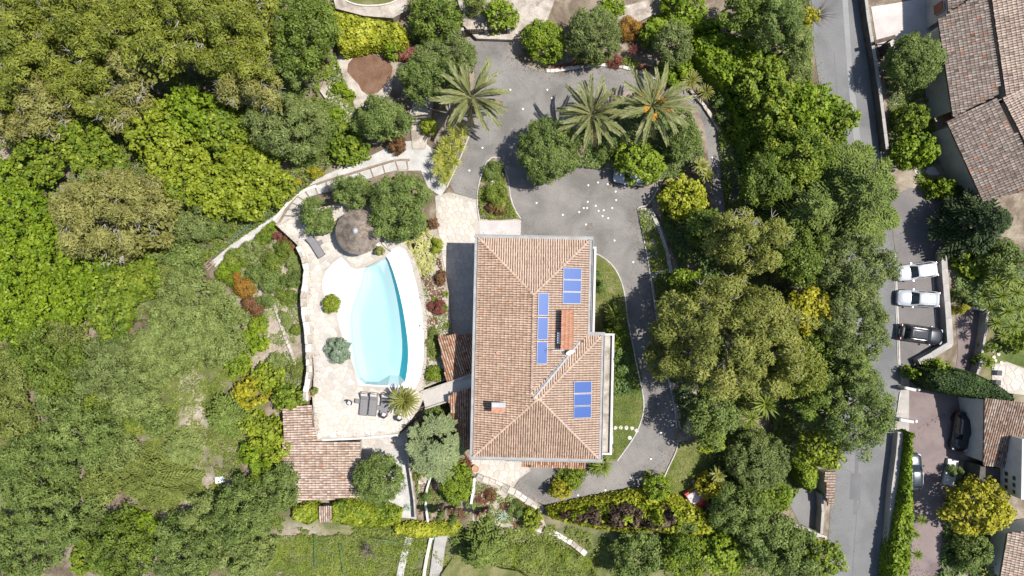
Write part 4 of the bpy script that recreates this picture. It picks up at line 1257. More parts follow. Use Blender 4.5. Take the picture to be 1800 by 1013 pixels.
def solar(cx, cy, wpx, hpx, label, wide):
    c = on_roof(cx, cy, .16)
    w = S(wpx, 7.6); h = S(hpx, 7.6)
    t_ = props(link('solar_panel', None, house), None)
    t_.location = c; t_.rotation_euler = (0, math.atan(SL), 0)
    mb = MB(); e = .032
    mb.box(-w/2, -h/2, -.06, w/2, -h/2 + e, .05); mb.box(-w/2, h/2 - e, -.06, w/2, h/2, .05); mb.box(-w/2, -h/2 + e, -.06, -w/2 + e, h/2 - e, .05); mb.box(w/2 - e, -h/2 + e, -.06, w/2, h/2 - e, .05)
    mb.build('frame', M['panel_frame'], t_)
    mb = MB(); mb.box(-w/2 + e, -h/2 + e, -.05, w/2 - e, h/2 - e, .02); mb.build('collector', M['panel2' if wide else 'panel'], t_)
    mb = MB()
    for s in (-1, 1): mb.box(s * w * .4 - .03, -h * .48, -.22, s * w * .4 + .03, h * .48, -.061)
    mb.build('rail', M['metal_light'], t_)
for k in range(3):
    solar(1006 - k * .6, 481.5 + k * 21.2, 35, 20.5, None, True)
    solar(955 - k * 1.2, 535 + k * 42.5, 19.5, 39, None, False)
    solar(1024 - k * .3, 680.5 + k * 21.8, 34, 20.5, None, True)
# long tile-capped chimney
def chimney(px0, py0, px1, py1, hgt, cap='tiles'):
    a = on_roof(px0, py0); b = on_roof(px1, py1)
    x0, x1 = min(a.x, b.x), max(a.x, b.x); y0, y1 = min(a.y, b.y), max(a.y, b.y); zb_ = min(a.z, b.z) - .3; zt_ = max(a.z, b.z) + hgt
    mb = MB(); mb.box(x0 + .08, y0 + .08, zb_, x1 - .08, y1 - .08, zt_ - .12); ch = mb.build('chimney', M['cream_render'], house)
    mb = MB(); mb.box(x0, y0, zt_ - .12, x1, y1, zt_); mb.build('chimney_top', M['brick'], ch)
    return ch, x0, y0, x1, y1, zt_
ch, x0, y0, x1, y1, zt_ = chimney(987, 545, 1004, 612, .95)
pts = [(x0 - .05, y0 - .05, zt_ + .25), (x0 - .05, y1 + .05, zt_ + .25), (x1 + .05, y1 + .05, zt_ + .05), (x1 + .05, y0 - .05, zt_ + .05)]
m_red = tilemat('tiles_chimney', [(.36,.15,.08),(.45,.21,.12),(.52,.27,.17),(.5,.26,.16),(.55,.30,.2)], .2)
mb = MB(); mb.add(pts, [(3, 2, 1, 0)]); mb.add([(p[0], p[1], zt_ - .01) for p in pts] + pts, [(i, (i+1) % 4, 4+(i+1) % 4, 4+i) for i in range(4)]); ct = mb.build('chimney_roof', M['brick'], ch)
roof_face(ct, pts, (3, 2), m_red, .24, .42, 40, 0)
ch2, a0, b0_, a1, b1_, z2 = chimney(865, 704, 887, 723, .9)
mb = MB(); mb.bev(a0 - .02, b1_ - .45, z2 + .002, a1 + .1, b1_ + .05, z2 + .2, .05); mb.build('chimney_cowl', M['lead'], ch2)
# white tank box on the roof
mb = MB(); q = on_roof(982, 594, .0); mb.bev(-.17, -.55, 0, .17, .55, .5, .03); mb.build('vent_box', M['white_plastic'], house, tuple(q + Vector((0, 0, .1))))
# satellite dish, antenna mast
q = on_roof(1001, 617, 0)
dish = link('satellite_dish', None, house, tuple(q))
mb = MB(); mb.tube([(0, 0, -.1), (0, 0, .9)], .03, 6); mb.tube([(0, 0, .75), (-.35, -.3, 1.05)], .015, 5); mb.build('mast', M['metal_light'], dish)
mb = MB(); vs = []; fs = []
for i in range(5):
    for k in range(14):
        r = .48 * i / 4; a = 2 * math.pi * k / 14; vs.append((r * math.cos(a), r * .8 * math.sin(a), .32 * r * r))
for i in range(4):
    for k in range(14): fs.append((i*14+k, i*14+(k+1) % 14, (i+1)*14+(k+1) % 14, (i+1)*14+k))
mb.add(vs, fs); o = mb.build('reflector', M['white_plastic'], dish, (0, 0, .9)); o.rotation_euler = (R(50), R(-15), R(30))
q = on_roof(981, 614, 0)
mb = MB(); mb.tube([(0, 0, 0), (0, 0, 2.2)], .022, 5); mb.tube([(-.7, 0, 2.0), (.5, .1, 2.0)], .015, 4)
for k in range(7): mb.tube([(-.6 + k * .17, -.28, 2.0), (-.6 + k * .17, .28, 2.0)], .01, 4)
mb.build('antenna', M['metal_light'], house, tuple(q))
# the rail with brackets along the valley
va = on_roof(938, 700, .03); vb = on_roof(1018, 601, .03)
mb = MB(); n = 15
for i in range(n):
    p = va.lerp(vb, i / (n - 1)); mb.box(p.x - .03, p.y - .03, p.z - .05, p.x + .03, p.y + .03, p.z + .32)
mb.tube([tuple(va + Vector((0, 0, .3))), tuple(vb + Vector((0, 0, .3)))], .025, 5)
mb.build('snow_rail', M['lead'], house)
mb = MB(); d = (vb - va); s = Vector((-d.y, d.x, 0)).normalized() * .17
mb.add([va - s + Vector((0,0,.06)), vb - s + Vector((0,0,.06)), vb + s + Vector((0,0,.06)), va + s + Vector((0,0,.06))], [(0, 1, 2, 3)])
mb.build('valley_flashing', M['gutter'], house)
mb = MB()
for px, py in ((968, 575), (962, 560), (1013, 578), (965, 596)):
    q = on_roof(px, py, .05); mb.bev(q.x - .2, q.y - .08, q.z, q.x + .2, q.y + .08, q.z + .1, .03)
q = on_roof(874, 620, .05); mb.bev(q.x - .15, q.y - .1, q.z - .02, q.x + .15, q.y + .1, q.z + .1, .03)
mb.build('vent_tile', M['brick'], house)

# ------------------------------------------------------------------ lower buildings
def gable(name, label, corners_px, z_low, z_high, low_edge, mat, pitch=.25, course=.38, walls='cream_render', seed=50, red=.03, base=-.2, over=.25, cat='house', group=None):
    """building under one sloping tiled roof; corners given as photo pixels, low_edge = indices of the eave"""
    n = len(corners_px)
    low = set(low_edge)
    W3 = []
    for i, (x, y) in enumerate(corners_px):
        z = z_low if i in low else z_high
        W3.append(P(x, y, z))
    c = sum(W3, Vector()) / n; c.z = 0
    t_ = thing(name, label, cat, (c.x, c.y, 0), 0, group)
    pts = [tuple(p - c) for p in W3]
    # force the plane flat: fit from the eave pair and the highest point
    a, b = Vector(pts[low_edge[0]]), Vector(pts[low_edge[1]])
    oth = [Vector(pts[i]) for i in range(n) if i not in low]
    nr = (b - a).cross(oth[0] - a).normalized()
    pts = [(p[0], p[1], a.z - (nr.x * (p[0] - a.x) + nr.y * (p[1] - a.y)) / nr.z) for p in pts]
    mb = MB(); mb.add(pts, [tuple(range(n))]); low_pts = [(x, y, z - .18) for x, y, z in pts]
    mb.add(pts + low_pts, [(n+i, n+(i+1) % n, (i+1) % n, i) for i in range(n)] + [tuple(2*n-1-i for i in range(n))])
    rf = mb.build('roof', M['tilebed'], t_)
    roof_face(rf, pts, low_edge, mat, pitch, course, seed, red)
    cc = Vector((sum(p[0] for p in pts) / n, sum(p[1] for p in pts) / n))
    wl = []
    for p in pts:
        d = Vector((p[0], p[1])) - cc; l = d.length; q = cc + d * max(0, (l - over * 1.2) / l); wl.append((q.x, q.y, p[2] - .16))
    mb = MB(); mb.add(wl + [(x, y, base) for x, y, z in wl], [(n+i, n+(i+1) % n, (i+1) % n, i) for i in range(n)])
    mb.build('wall', M[walls], t_)
    return t_, rf, c

# west annex roofs of the villa, with the footbridge between them
an, _, _ = gable('annex', 'low tile-roofed annex between the flower bed and the villa, north of the footbridge', [(770,590),(840,588),(840,655),(785,672)], 2.3, 2.9, (3, 2), TM['annex'], seed=51, cat='outbuilding')
an2, _, _ = gable('annex', 'low narrow tiled annex against the villa wall, south of the footbridge', [(787,696),(840,678),(840,790),(808,790)], 2.3, 3.2, (3, 2), TM['annex'], seed=52, cat='outbuilding')
sh, rf, c0 = gable('pool_house', 'old tile-roofed pool house below the sun terrace', [(497,777),(633,777),(634,874),(498,884)], 1.9, 2.15, (3, 0), TM['old'], .27, .40, seed=53, cat='outbuilding', base=-2)
sh2, _, _ = gable('garden_shed', 'smaller tile-roofed shed joined to the back of the pool house', [(497,718),(545,712),(557,776),(500,776)], 2.1, 2.35, (3, 0), TM['old'], .27, .40, seed=54, cat='outbuilding', base=-2)
gable('tool_shed', 'tiny tiled shed half hidden by bushes below the pool house', [(561,890),(583,890),(583,918),(561,918)], 1.2, 1.4, (3, 2), TM['old'], seed=55, cat='outbuilding', base=-2)
# right hand neighbours
def shutter_wall(t_, c, spots, z, ang, w=.9, h=1.25):
    for px, py in spots:
        p = P(px, py, z) - c
        wall_window(t_, p.x, p.y, z, w, h, ang, False)
        q = MB(); Mx = Matrix.Translation((p.x, p.y, z)) @ Matrix.Rotation(ang, 4, 'Z')
        q.box(-w/2, .075, -h/2, w/2, .12, h/2, Mx); q.build('shutter', M['shutter'], t_)
n1, r1, c1 = gable('row_house', 'long neighbour house with dark weathered roof tiles beside the street, north end', [(1649,36),(1732,-20),(1757,165),(1675,206)], 4.2, 5.7, (3, 0), TM['grey'], .27, .40, seed=60, red=.02, group='neighbour houses on the right', over=.6)
shutter_wall(n1, c1, [(1656,120),(1661,174)], 2.4, R(98))
n1b, _, c1b = gable('row_house', 'upper pinkish tiled roof behind the dark one at the top right corner', [(1738,-40),(1830,-60),(1850,150),(1770,180)], 5.9, 7.6, (3, 0), TM['greypink'], .26, .40, seed=61, red=.01, group='neighbour houses on the right', over=.5)
n1c, _, c1c = gable('row_house', 'strip of dark tiled roof at the top edge with an orange-brown shutter below it', [(1664,-60),(1731,-70),(1731,-21),(1667,35)], 4.2, 5.6, (3, 0), TM['grey'], .27, .40, seed=66, group='neighbour houses on the right', over=.6)
shutter_wall(n1c, c1c, [(1651,14)], 2.6, R(95), 1.0, 1.5)
n2, r2, c2 = gable('row_house', 'turned dark tiled neighbour roof in the middle of the right hand row', [(1664,214),(1752,172),(1830,330),(1746,350),(1716,328)], 4.2, 5.7, (4, 0), TM['grey'], .27, .40, seed=62, red=.025, group='neighbour houses on the right', over=.6)
shutter_wall(n2, c2, [(1668,250)], 2.4, R(118), 1.4, 1.4)
n2b, _, _ = gable('row_house', 'light pink tiled roof cut by the right edge beside the turned dark roof', [(1762,172),(1850,130),(1900,260),(1822,290)], 5.9, 7.4, (3, 0), TM['greypink'], .26, .40, seed=63, red=.01, group='neighbour houses on the right', over=.5)
n3, _, c3 = gable('street_house', 'house with a striped orange tile roof beside the black parked car', [(1731,700),(1830,712),(1830,830),(1729,818)], 3.2, 4.6, (3, 2), TM['dull'], .25, .38, seed=64, walls='white_render', red=.02, over=.3)
n4, _, c4 = gable('street_house', 'grey-brown tiled roof in the bottom right corner', [(1771,938),(1860,930),(1860,1050),(1757,1020)], 3.0, 4.2, (3, 0), TM['greypink'], .26, .38, seed=65, red=.02, over=.3, walls='white_render')
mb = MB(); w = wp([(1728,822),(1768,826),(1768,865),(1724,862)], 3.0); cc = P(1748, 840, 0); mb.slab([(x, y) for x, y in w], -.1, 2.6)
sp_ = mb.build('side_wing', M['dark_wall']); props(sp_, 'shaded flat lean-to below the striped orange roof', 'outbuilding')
# white tower wall with small vents
tw_ = thing('white_extension', 'white rendered extension with small dark vents right of the striped roof', 'building', tuple(P(1800, 820, 0)))
cw = P(1800, 820, 0); w = wp([(1797,772),(1850,780),(1850,885),(1795,878)], 5.6)
mb = MB(); mb.slab([(x - cw.x, y - cw.y) for x, y in w], -.1, 5.6); mb.build('wall', M['white_render'], tw_)
for r_ in range(3):
    for c_i in range(2):
        p = P(1790 + c_i * 3 , 838 + r_ * 12, 4.6 - 2.0 * (1 - c_i) * .3) - cw
        mb = MB(); mb.bev(-.12, -.2, -.2, .02, .2, .2, .02); mb.build('vent', M['metal_dark'], tw_, (w[0][0] - cw.x - .001, p.y, 4.6 - c_i * 1.1))
# ------------------------------------------------------------------ walls, edges, steps
def wall_line(name, label, pts, w, h, mat, z0=0.0, cat='wall', ln=1.4, jitter=.04, group=None, down=0.3, blocks=True, piece='coping_stone', cap_mat=None):
    """wall along a traced line: body plus capping stones (parts)"""
    ztop = z0 + h
    P3 = [P(x, y, ztop) for x, y in pts]; c = sum(P3, Vector()) / len(P3); c.z = 0
    t_ = thing(name, label, cat, (c.x, c.y, 0), 0, group)
    mb = MB()
    for i, (a, b) in enumerate(zip(P3, P3[1:])):
        d = b - a; l = d.length; m_ = (a + b) / 2 - c
        Mx = Matrix.Translation((m_.x, m_.y, 0)) @ Matrix.Rotation(math.atan2(d.y, d.x), 4, 'Z')
        e = w * .2
        mb.box(-l/2 - e, -w/2 + .02, z0 - down, l/2 + e, w/2 - .02, ztop - .05 - .003 * (i % 2), Mx)
    mb.build('wall_body', mat, t_)
    n = 0
    for a, b in zip(P3, P3[1:]):
        d = b - a; l = d.length; k = max(1, int(l / ln)); u = d / k
        for j in range(k):
            m_ = a + u * (j + .5) - c; sl = u.length - .015; ww = w * (1 + rnd.uniform(-jitter, jitter))
            m1 = MB(); m1.bev(-sl/2, -ww/2, -.07, sl/2, ww/2, rnd.uniform(0, .012), .015)
            o = m1.build(piece, cap_mat or mat, t_, (m_.x, m_.y, ztop), math.atan2(d.y, d.x) + rnd.uniform(-jitter, jitter) * .3)
    return t_

# rough stone wall on the left rim of the pool terrace: every block its own piece
def rubble_wall(name, label, pts, w, h, z0, ln, mats, cat='wall', jitter=.25, down=1.6, group=None):
    P3 = [P(x, y, z0 + h) for x, y in pts]; c = sum(P3, Vector()) / len(P3); c.z = 0
    t_ = thing(name, label, cat, (c.x, c.y, 0), 0, group)
    mb = MB()
    for i, (a, b) in enumerate(zip(P3, P3[1:])):
        d = b - a; l = d.length; m_ = (a + b) / 2 - c
        Mx = Matrix.Translation((m_.x, m_.y, 0)) @ Matrix.Rotation(math.atan2(d.y, d.x), 4, 'Z')
        mb.box(-l/2 - .05, -w * .42, z0 - down, l/2 + .05, w * .42, z0 + h - .12 - .003 * (i % 2), Mx)
    mb.build('wall_core', M['limestone'], t_)
    for a, b in zip(P3, P3[1:]):
        d = b - a; l = d.length; k = max(1, round(l / ln)); u = d / k
        for j in range(k):
            rows = 2 if w > .45 and rnd.random() < .55 else 1
            for r_ in range(rows):
                m_ = a + u * (j + .5) - c; sl = u.length * rnd.uniform(.9, 1.0); ww = w / rows * rnd.uniform(1 - jitter * .5, 1.05)
                off = (r_ - (rows - 1) / 2) * w / rows
                nrm = Vector((-d.y, d.x, 0)).normalized()
                g = rnd.uniform; m1 = MB(); m1.bev(-sl/2, -ww/2, -.22, sl/2, ww/2, g(-.03, .04), .045)
                m1.v = [(v[0] + g(-.035, .035), v[1] + g(-.035, .035), v[2] + g(-.015, .015)) for v in m1.v]
                m1.build('stone', rnd.choice(mats), t_, tuple(m_ + nrm * off + Vector((0, 0, z0 + h - m_.z))), math.atan2(d.y, d.x) + g(-.05, .05))
    return t_
M['lime_w'] = surf('limewashed_stone', [(.52,.48,.42),(.64,.61,.56)], 1.8, .95, .25, 8, .6, 14, grain=.15)
rubble_wall('stone_wall', 'curved limewashed stone wall along the left rim of the pool terrace', [(524,433),(533,452),(538,475),(536,500),(532,525),(535,555),(540,590),(542,620),(543,655),(537,690),(536,705)], .62, .35, POOL_Z, .75, [M['lime_w'], M['limestone'], M['lime_w']])
rubble_wall('stone_wall', 'thin low stone edging between the two slope beds left of the pool', [(479,528),(490,560),(500,590),(512,620),(520,645)], .35, .25, .0, .55, [M['limestone'], M['stone3']], down=.6)
rubble_wall('stone_wall', 'rough stone retaining wall from the south patio along the lower driveway edge', [(838,838),(870,850),(905,866),(935,886),(955,897)], .7, .45, -.1, .7, [M['lime_w'], M['limestone'], M['stone3']])
rubble_wall('stone_wall', 'broken stone terrace edge under the vine hedge, curving to the bottom right', [(905,930),(945,931),(975,938),(1005,955),(1030,975)], .55, .4, -.6, .6, [M['limestone'], M['lime_w']])
rubble_wall('stone_wall', 'white stone kerb round the bed behind the two palms at the top of the driveway', [(960,124),(975,124),(1010,118),(1045,113),(1085,115),(1115,122),(1150,136),(1180,143)], .40, .22, 0, .6, [M['lime_w'], M['limestone']], down=.3)
rubble_wall('stone_wall', 'mossy stone edge along the right side of the upper driveway branch', [(1214,158),(1238,185),(1262,222),(1283,262),(1300,315),(1312,365)], .35, .35, 0, .6, [M['limestone'], M['stone3']], down=.3)
rubble_wall('stone_wall', 'stone rows of the old terrace steps below the pool house', [(495,940),(520,935),(550,932),(600,930)], .7, .2, -.9, .6, [M['stone3'], M['limestone']], down=1)
rubble_wall('stone_wall', 'rough stone steps in the grass beside the old shed terrace', [(520,950),(528,938),(545,938),(547,950)], .8, .15, -1.0, .7, [M['stone3']], down=1)
wall_line('garden_wall', 'white garden wall stepping down beside the blue-green cedar', [(731,741),(722,764),(714,768),(716,800),(722,838),(728,880),(730,913)], .2, 1.0, M['limestone'], 0, down=2)
wall_line('garden_wall', 'short white wall at the end of the south patio', [(834,842),(832,862),(828,886)], .3, .9, M['white_render'], 0, down=1.5)
wall_line('terrace_wall', 'low white retaining wall with dark coping at the south edge of the sun terrace', [(566,774),(632,771),(698,765)], .22, .12, M['white_render'], POOL_Z - .03, down=1.5)
# footbridge
def deck_bridge():
    z = POOL_Z
    a = [(733,692),(748,688),(835,657),(838,657)]; b = [(838,688),(832,690),(757,716),(742,716)]
    t_ = thing('footbridge', 'pale footbridge linking the pool terrace to the villa over the annex roofs', 'bridge', tuple(P(790, 685, 0)))
    c = P(790, 685, 0); zb_ = 3.05
    A = [P(740, 689, z), P(836, 656, zb_), P(836, 689, zb_), P(748, 718, z)]
    pts = [p - c for p in A]
    mb = MB(); mb.add([tuple(p) for p in pts] + [(p.x, p.y, p.z - .25) for p in pts], [(0,3,2,1)[::-1], (4,5,6,7), (0,1,5,4), (1,2,6,5), (2,3,7,6), (3,0,4,7)])
    mb.build('deck', M['stone1'], t_)
    for (p, q) in ((pts[0], pts[1]), (pts[3], pts[2])):
        mb = MB(); d = q - p; l = d.length; Mx = Matrix.Translation(p) @ d.to_track_quat('X', 'Z').to_matrix().to_4x4()
        mb.box(0, -.09, .0, l, .09, .22, Mx); mb.build('parapet', M['limestone'], t_)
    mb = MB()
    for s in (.15, .5, .85):
        for e in ((0, 1), (3, 2)):
            p = pts[e[0]].lerp(pts[e[1]], s); mb.box(p.x - .12, p.y - .12, -.3, p.x + .12, p.y + .12, p.z - .2)
    mb.build('pier', M['cream_render'], t_)
deck_bridge()
# kerbs of beds and lawns
def kerb(pts, z=0, w=.13, h=.12, sm=1, name='kerb'): ribbon(name, smooth_poly(pts, sm, False) if sm else pts, w, h, M['kerb'], z, ln=.8)
lawn_e = [(1040,444),(1058,450),(1080,469),(1093,495),(1099,520),(1103,560),(1112,605),(1122,655),(1130,690),(1133,715),(1128,740),(1116,768),(1100,790),(1085,811)]
kerb(lawn_e)
kerb([(1157,870),(1168,838),(1180,812),(1189,795),(1192,778)])
kerb([(1121,366),(1128,400),(1137,445),(1146,500),(1154,560),(1163,615),(1175,668),(1186,712),(1190,752)])
kerb([(1025,293),(1045,295),(1095,297),(1100,306)], sm=0)
kerb([(1155,318),(1157,332),(1140,361),(1122,365)], sm=0)
kerb([(843,388),(838,358),(840,330),(848,300),(856,282),(868,275),(878,277)])
kerb([(878,277),(888,298),(895,320),(896,345),(905,370),(915,384)])
kerb([(785,330),(803,292),(825,238)], z=0)
sheet('lawn', [(1040,444),(1058,450),(1080,469),(1093,495),(1099,520),(1103,560),(1112,605),(1122,655),(1130,690),(1133,715),(1128,740),(1116,768),(1100,790),(1085,811),(1062,812),(1058,600),(1036,590)], .05, M['lawn_dry'], .1)
sheet('lawn', [(1066,585),(1110,600),(1128,660),(1131,715),(1126,740),(1114,768),(1098,790),(1083,808),(1070,806)], .056, M['lawn'])
sheet('lawn', [(1157,872),(1168,838),(1180,812),(1190,792),(1194,778),(1240,772),(1258,800),(1245,850),(1215,890),(1180,885)], .05, M['lawn_dry'], .1)
sheet('path', [(1060,640),(1075,660),(1078,780),(1062,790)], .065, M['white_gravel'])
island = smooth_poly([(1000,292),(992,250),(1000,205),(1030,178),(1085,160),(1140,158),(1190,168),(1222,190),(1240,225),(1246,290),(1254,350),(1266,400),(1275,470),(1270,560),(1230,560),(1195,470),(1165,390),(1142,362),(1157,332),(1154,318),(1100,306),(1094,297),(1045,295)], 1)
sheet('flower_bed', island, .08, M['soil'], .1)
sheet('flower_bed', smooth_poly([(843,388),(838,358),(840,330),(848,300),(856,282),(868,275),(880,280),(888,298),(895,320),(896,345),(905,370),(915,386)], 1), .08, M['soil'], .1)
sheet('flower_bed', smooth_poly([(1121,366),(1145,366),(1165,410),(1178,460),(1190,520),(1210,600),(1225,700),(1240,760),(1196,765),(1186,712),(1175,668),(1163,615),(1154,560),(1146,500),(1137,445),(1128,400)], 1), .07, M['gravel_bed'], .1)
ribbon('bed_wall', [(1143,366),(1158,400),(1172,440),(1180,480)], .4, .35, M['concrete'], 0, ln=1.2)
sheet('flower_bed', [(745,404),(768,400),(776,450),(790,520),(792,560),(793,596),(775,600),(785,668),(745,682),(748,600),(742,540),(735,480),(725,440),(735,430)], POOL_Z - .6, M['gravel_bed'], .9)
sheet('flower_bed', [(716,764),(735,742),(750,712),(790,700),(812,790),(830,810),(834,860),(826,910),(780,930),(735,915)], .02, M['soil'], .6)
sheet('flower_bed', [(836,842),(870,855),(905,870),(950,900),(960,925),(900,930),(830,915)], .03, M['gravel_bed'], .6)
sheet('flower_bed', [(485,397),(522,432),(536,480),(528,540),(538,600),(540,660),(500,700),(420,600),(400,520),(380,480),(420,440),(455,415)], -.2, M['gravel_bed'])if False else None
# mulch circle with gravel rim at the top
zt_ = float(G(640, 135)) + .12
def circ(cx, cy, r, n=26, sx=1, sy=1, k=.05): return [(cx + r * sx * math.cos(a) * (1 + k * math.sin(3 * a)), cy + r * sy * math.sin(a) * (1 + k * math.sin(3 * a))) for a in [2 * math.pi * i / n for i in range(n)]]
sheet('gravel_circle', circ(632, 140, 57, sy=.98), zt_, M['gravel_bed'], .6)
sheet('mulch_circle', [(612,112),(622,100),(640,95),(662,97),(680,104),(690,118),(688,134),(678,150),(664,163),(648,168),(636,160),(630,148),(620,138),(610,126)], zt_ + .01, M['mulch'], 0)
sheet('gravel_path', [(570,140),(588,150),(612,180),(640,215),(610,215),(580,185),(562,160)], .35, M['gravel_bed'], .5)
sheet('gravel_path', [(735,150),(762,180),(748,262),(725,262),(720,200)], .15, M['gravel_bed'], .5)
sheet('gravel_clearing', [(800,-20),(990,-40),(960,40),(925,45),(900,70),(838,68),(815,45)], .62, M['gravel_bed'], 1)
sheet('gravel_clearing', [(580,-30),(720,-30),(712,20),(690,32),(640,28),(590,15)], 1.1, M['gravel_bed'], 1)
sheet('lawn', [(600,-40),(700,-40),(702,-5),(682,7),(640,9),(612,3)], 1.12, M['lawn_dry'])
ribbon('lawn_kerb', [(608,1),(622,7),(642,10),(668,9),(688,5),(702,-3)], .16, .12, M['lime_w'], 1.1, ln=.6)
sheet('gravel_clearing', [(1060,20),(1140,0),(1150,25),(1110,45),(1080,60)], .5, M['gravel_bed'], .8)
# pebble path pieces: timber step edges and white rim
steps = [((524,367),(497,393)),((499,379),(522,380)),((507,368),(530,372)),((513,357),(532,364)),((521,345),(536,353)),((534,333),(544,347)),((553,327),(559,342)),((573,321),(580,338)),((594,315),(598,328)),((613,309),(617,322)),((632,304),(637,318)),((651,297),(657,312)),((673,291),(677,305)),((695,283),(700,299)),((715,282),(717,298))]
def stairs():
    t_ = thing('garden_stairs', 'curved flight of shallow white steps with brown timber edges above the thatched hut', 'stairs', tuple(P(610, 320, 0)))
    c = P(610, 320, 0); n = len(steps)
    zs = lambda i: .02 + .06 + 1.30 * sst(np.array((i) / 13.0))
    for i in range(1, n):
        a, b = steps[i]; zt = .12 + .02 * (n - i) * 0
        A = P(*a, zt) - c; B = P(*b, zt) - c; d = B - A; l = d.length
        mb = MB(); Mx = Matrix.Translation(A) @ Matrix.Rotation(math.atan2(d.y, d.x), 4, 'Z')
        mb.bev(0, -.07, -.1, l, .07, .06, .012, Mx); mb.build('riser', M['wood'], t_)
        if i < n - 1:
            a2, b2 = steps[i + 1]
            q = [P(*a, .11) - c, P(*b, .11) - c, P(*b2, .11) - c, P(*a2, .11) - c]; ctr = sum(q, Vector()) / 4
            q = [ctr + (p - ctr) * .93 for p in q]
            mb = MB(); mb.slab([(p.x, p.y) for p in q], 0, .13); mb.build('tread', M['white_gravel'], t_)
stairs()
ribbon('path_rim', [(720,281),(696,281),(655,293),(610,307),(565,320),(548,327),(532,335),(516,350),(505,365),(497,380),(488,394)], .22, .16, M['wood'], .04, ln=.9)
ribbon('path_rim', [(480,388),(492,374),(505,358),(520,343),(540,332),(556,327)], .3, .22, M['lime_w'], .04, ln=.6)
# handrail and blue tube beside the lower path
mb = MB(); pz = [P(x, y, .75) for x, y in ((368,458),(400,429),(430,402),(445,390))]
mb.tube([tuple(p) for p in pz], .03, 5)
for p in pz: mb.tube([(p.x, p.y, -1.0), tuple(p)], .025, 5)
hr = mb.build('handrail', M['metal_light']); props(hr, 'thin metal handrail along the straight pebble path at the left', 'railing')
mb = MB(); mb.tube([tuple(P(x, y, z)) for x, y, z in ((398,431,.3),(412,419,.28),(430,404,.3),(444,393,.3))], .05, 5)
props(mb.build('water_hose', M['blue_tube']), 'blue hose lying along the handrail of the pebble path', 'hose')
t_ = thing('wooden_pallet', 'grey wooden slat crossing at the foot of the pebble path', 'pallet', tuple(P(366, 462, .0)), R(-52))
for i in range(5): mb = MB(); mb.bev(-.75 + i * .32, -.6, .1, -.62 + i * .32, .6, .18, .01); mb.build('slat', M['wood'], t_)
for s in (-1, 1): mb = MB(); mb.box(-.8, s * .35 - .05, -.9, .75, s * .35 + .05, .1); mb.build('beam', M['wood'], t_)
# stepping stones
def stepstones(label_group, spots, r, z, seed, labels):
    g = random.Random(seed)
    for (x, y), lb in zip(spots, labels):
        n = 9; a0 = g.uniform(0, 6); rr = S(r) ; pl = [(rr * g.uniform(.8, 1.15) * math.cos(a0 + 2*math.pi*i/n), rr * g.uniform(.8, 1.15) * math.sin(a0 + 2*math.pi*i/n)) for i in range(n)]
        mb = MB(); mb.slab(pl, -.05, .04)
        p = P(x, y, z)
        if z is None: p = GP(x, y)
        props(mb.build('stepping_stone', M['lime_w'], None, tuple(p)), lb, 'stepping stone', label_group)
stepstones('stepping stones on the villa lawn', [(1082,752),(1091,752),(1101,752),(1111,753),(1119,757),(1107,770)], 3.6, .06, 3,
  ['pale stepping stone nearest the villa on the curved lawn', 'second pale stone from the villa in the lawn row', 'middle pale stone of the lawn row', 'fourth pale stone of the lawn row from the villa', 'pale stone closest to the driveway on the curved lawn', 'pale stone set apart below the lawn row'])
stepstones('stepping stones at the round patio', [(1746,617),(1755,623),(1747,628),(1750,640-6),(1760,638),(1740,632)], 3.2, .03, 4, ['small pale stone in the grass north of the round patio, one of a loose cluster'] * 6)
stepstones('stepping stones in the bottom lawn', [(801,1003),(808,998),(795,1010),(806,1008),(789,1003),(797,995),(803,988)], 3.4, -1.75, 5, ['irregular pale stone of the crossing at the bottom edge below the vine-covered tree'] * 7)
# strip paths on the lower slope
def drape(name, pts, w, mat, dz=.06, label=None):
    mb = MB(); q = smooth_poly(pts, 2, False); vs = []
    for i, p in enumerate(q):
        a = Vector(q[max(0, i-1)]); b = Vector(q[min(len(q)-1, i+1)]); d = (b - a).normalized(); s = Vector((-d.y, d.x)) * w / 2 * K
        for k in (-1, 1): vs.append(tuple(GP(p[0] + s.x * k, p[1] + s.y * k, dz)))
    mb.add(vs, [(2*i, 2*i+1, 2*i+3, 2*i+2) for i in range(len(q)-1)])
    o = mb.build(name, mat); o['kind'] = 'structure'
drape('path', [(695,1060),(705,1000),(716,955),(724,930)], .75, M['white_gravel'], .3)
drape('path', [(755,1080),(766,1010),(772,960),(778,935)], 1.3, M['concrete'], .3)
drape('path', [(742,1040),(748,990),(757,950),(762,920)], .35, M['lime_w'], .4)
drape('path', [(325,655),(335,700),(334,730),(345,780),(350,830),(372,850)], 2.6, M['gravel_bed'])
drape('path', [(250,1040),(300,985),(330,940)], .8, M['gravel_bed'])
# stairs beside the cedar: narrow flight
t_ = thing('narrow_stairs', 'narrow flight of stone steps below the blue-green cedar with a white rendered cheek', 'stairs', tuple(P(740, 880, 0)))
for i in range(10):
    q = P(745 - i * 1.0, 838 + i * 8, 0) - P(740, 880, 0); mb = MB(); mb.bev(q.x - .5, q.y - .23, -1.5, q.x + .5, q.y + .23, .5 - i * .1, .02); mb.build('step', M['stone3'] if i % 2 else M['limestone'], t_)
wall_line('garden_wall', 'white cheek wall on the right of the narrow steps', [(757,838),(750,862),(748,890),(752,918)], .22, .8, M['white_render'], 0, down=1.6)

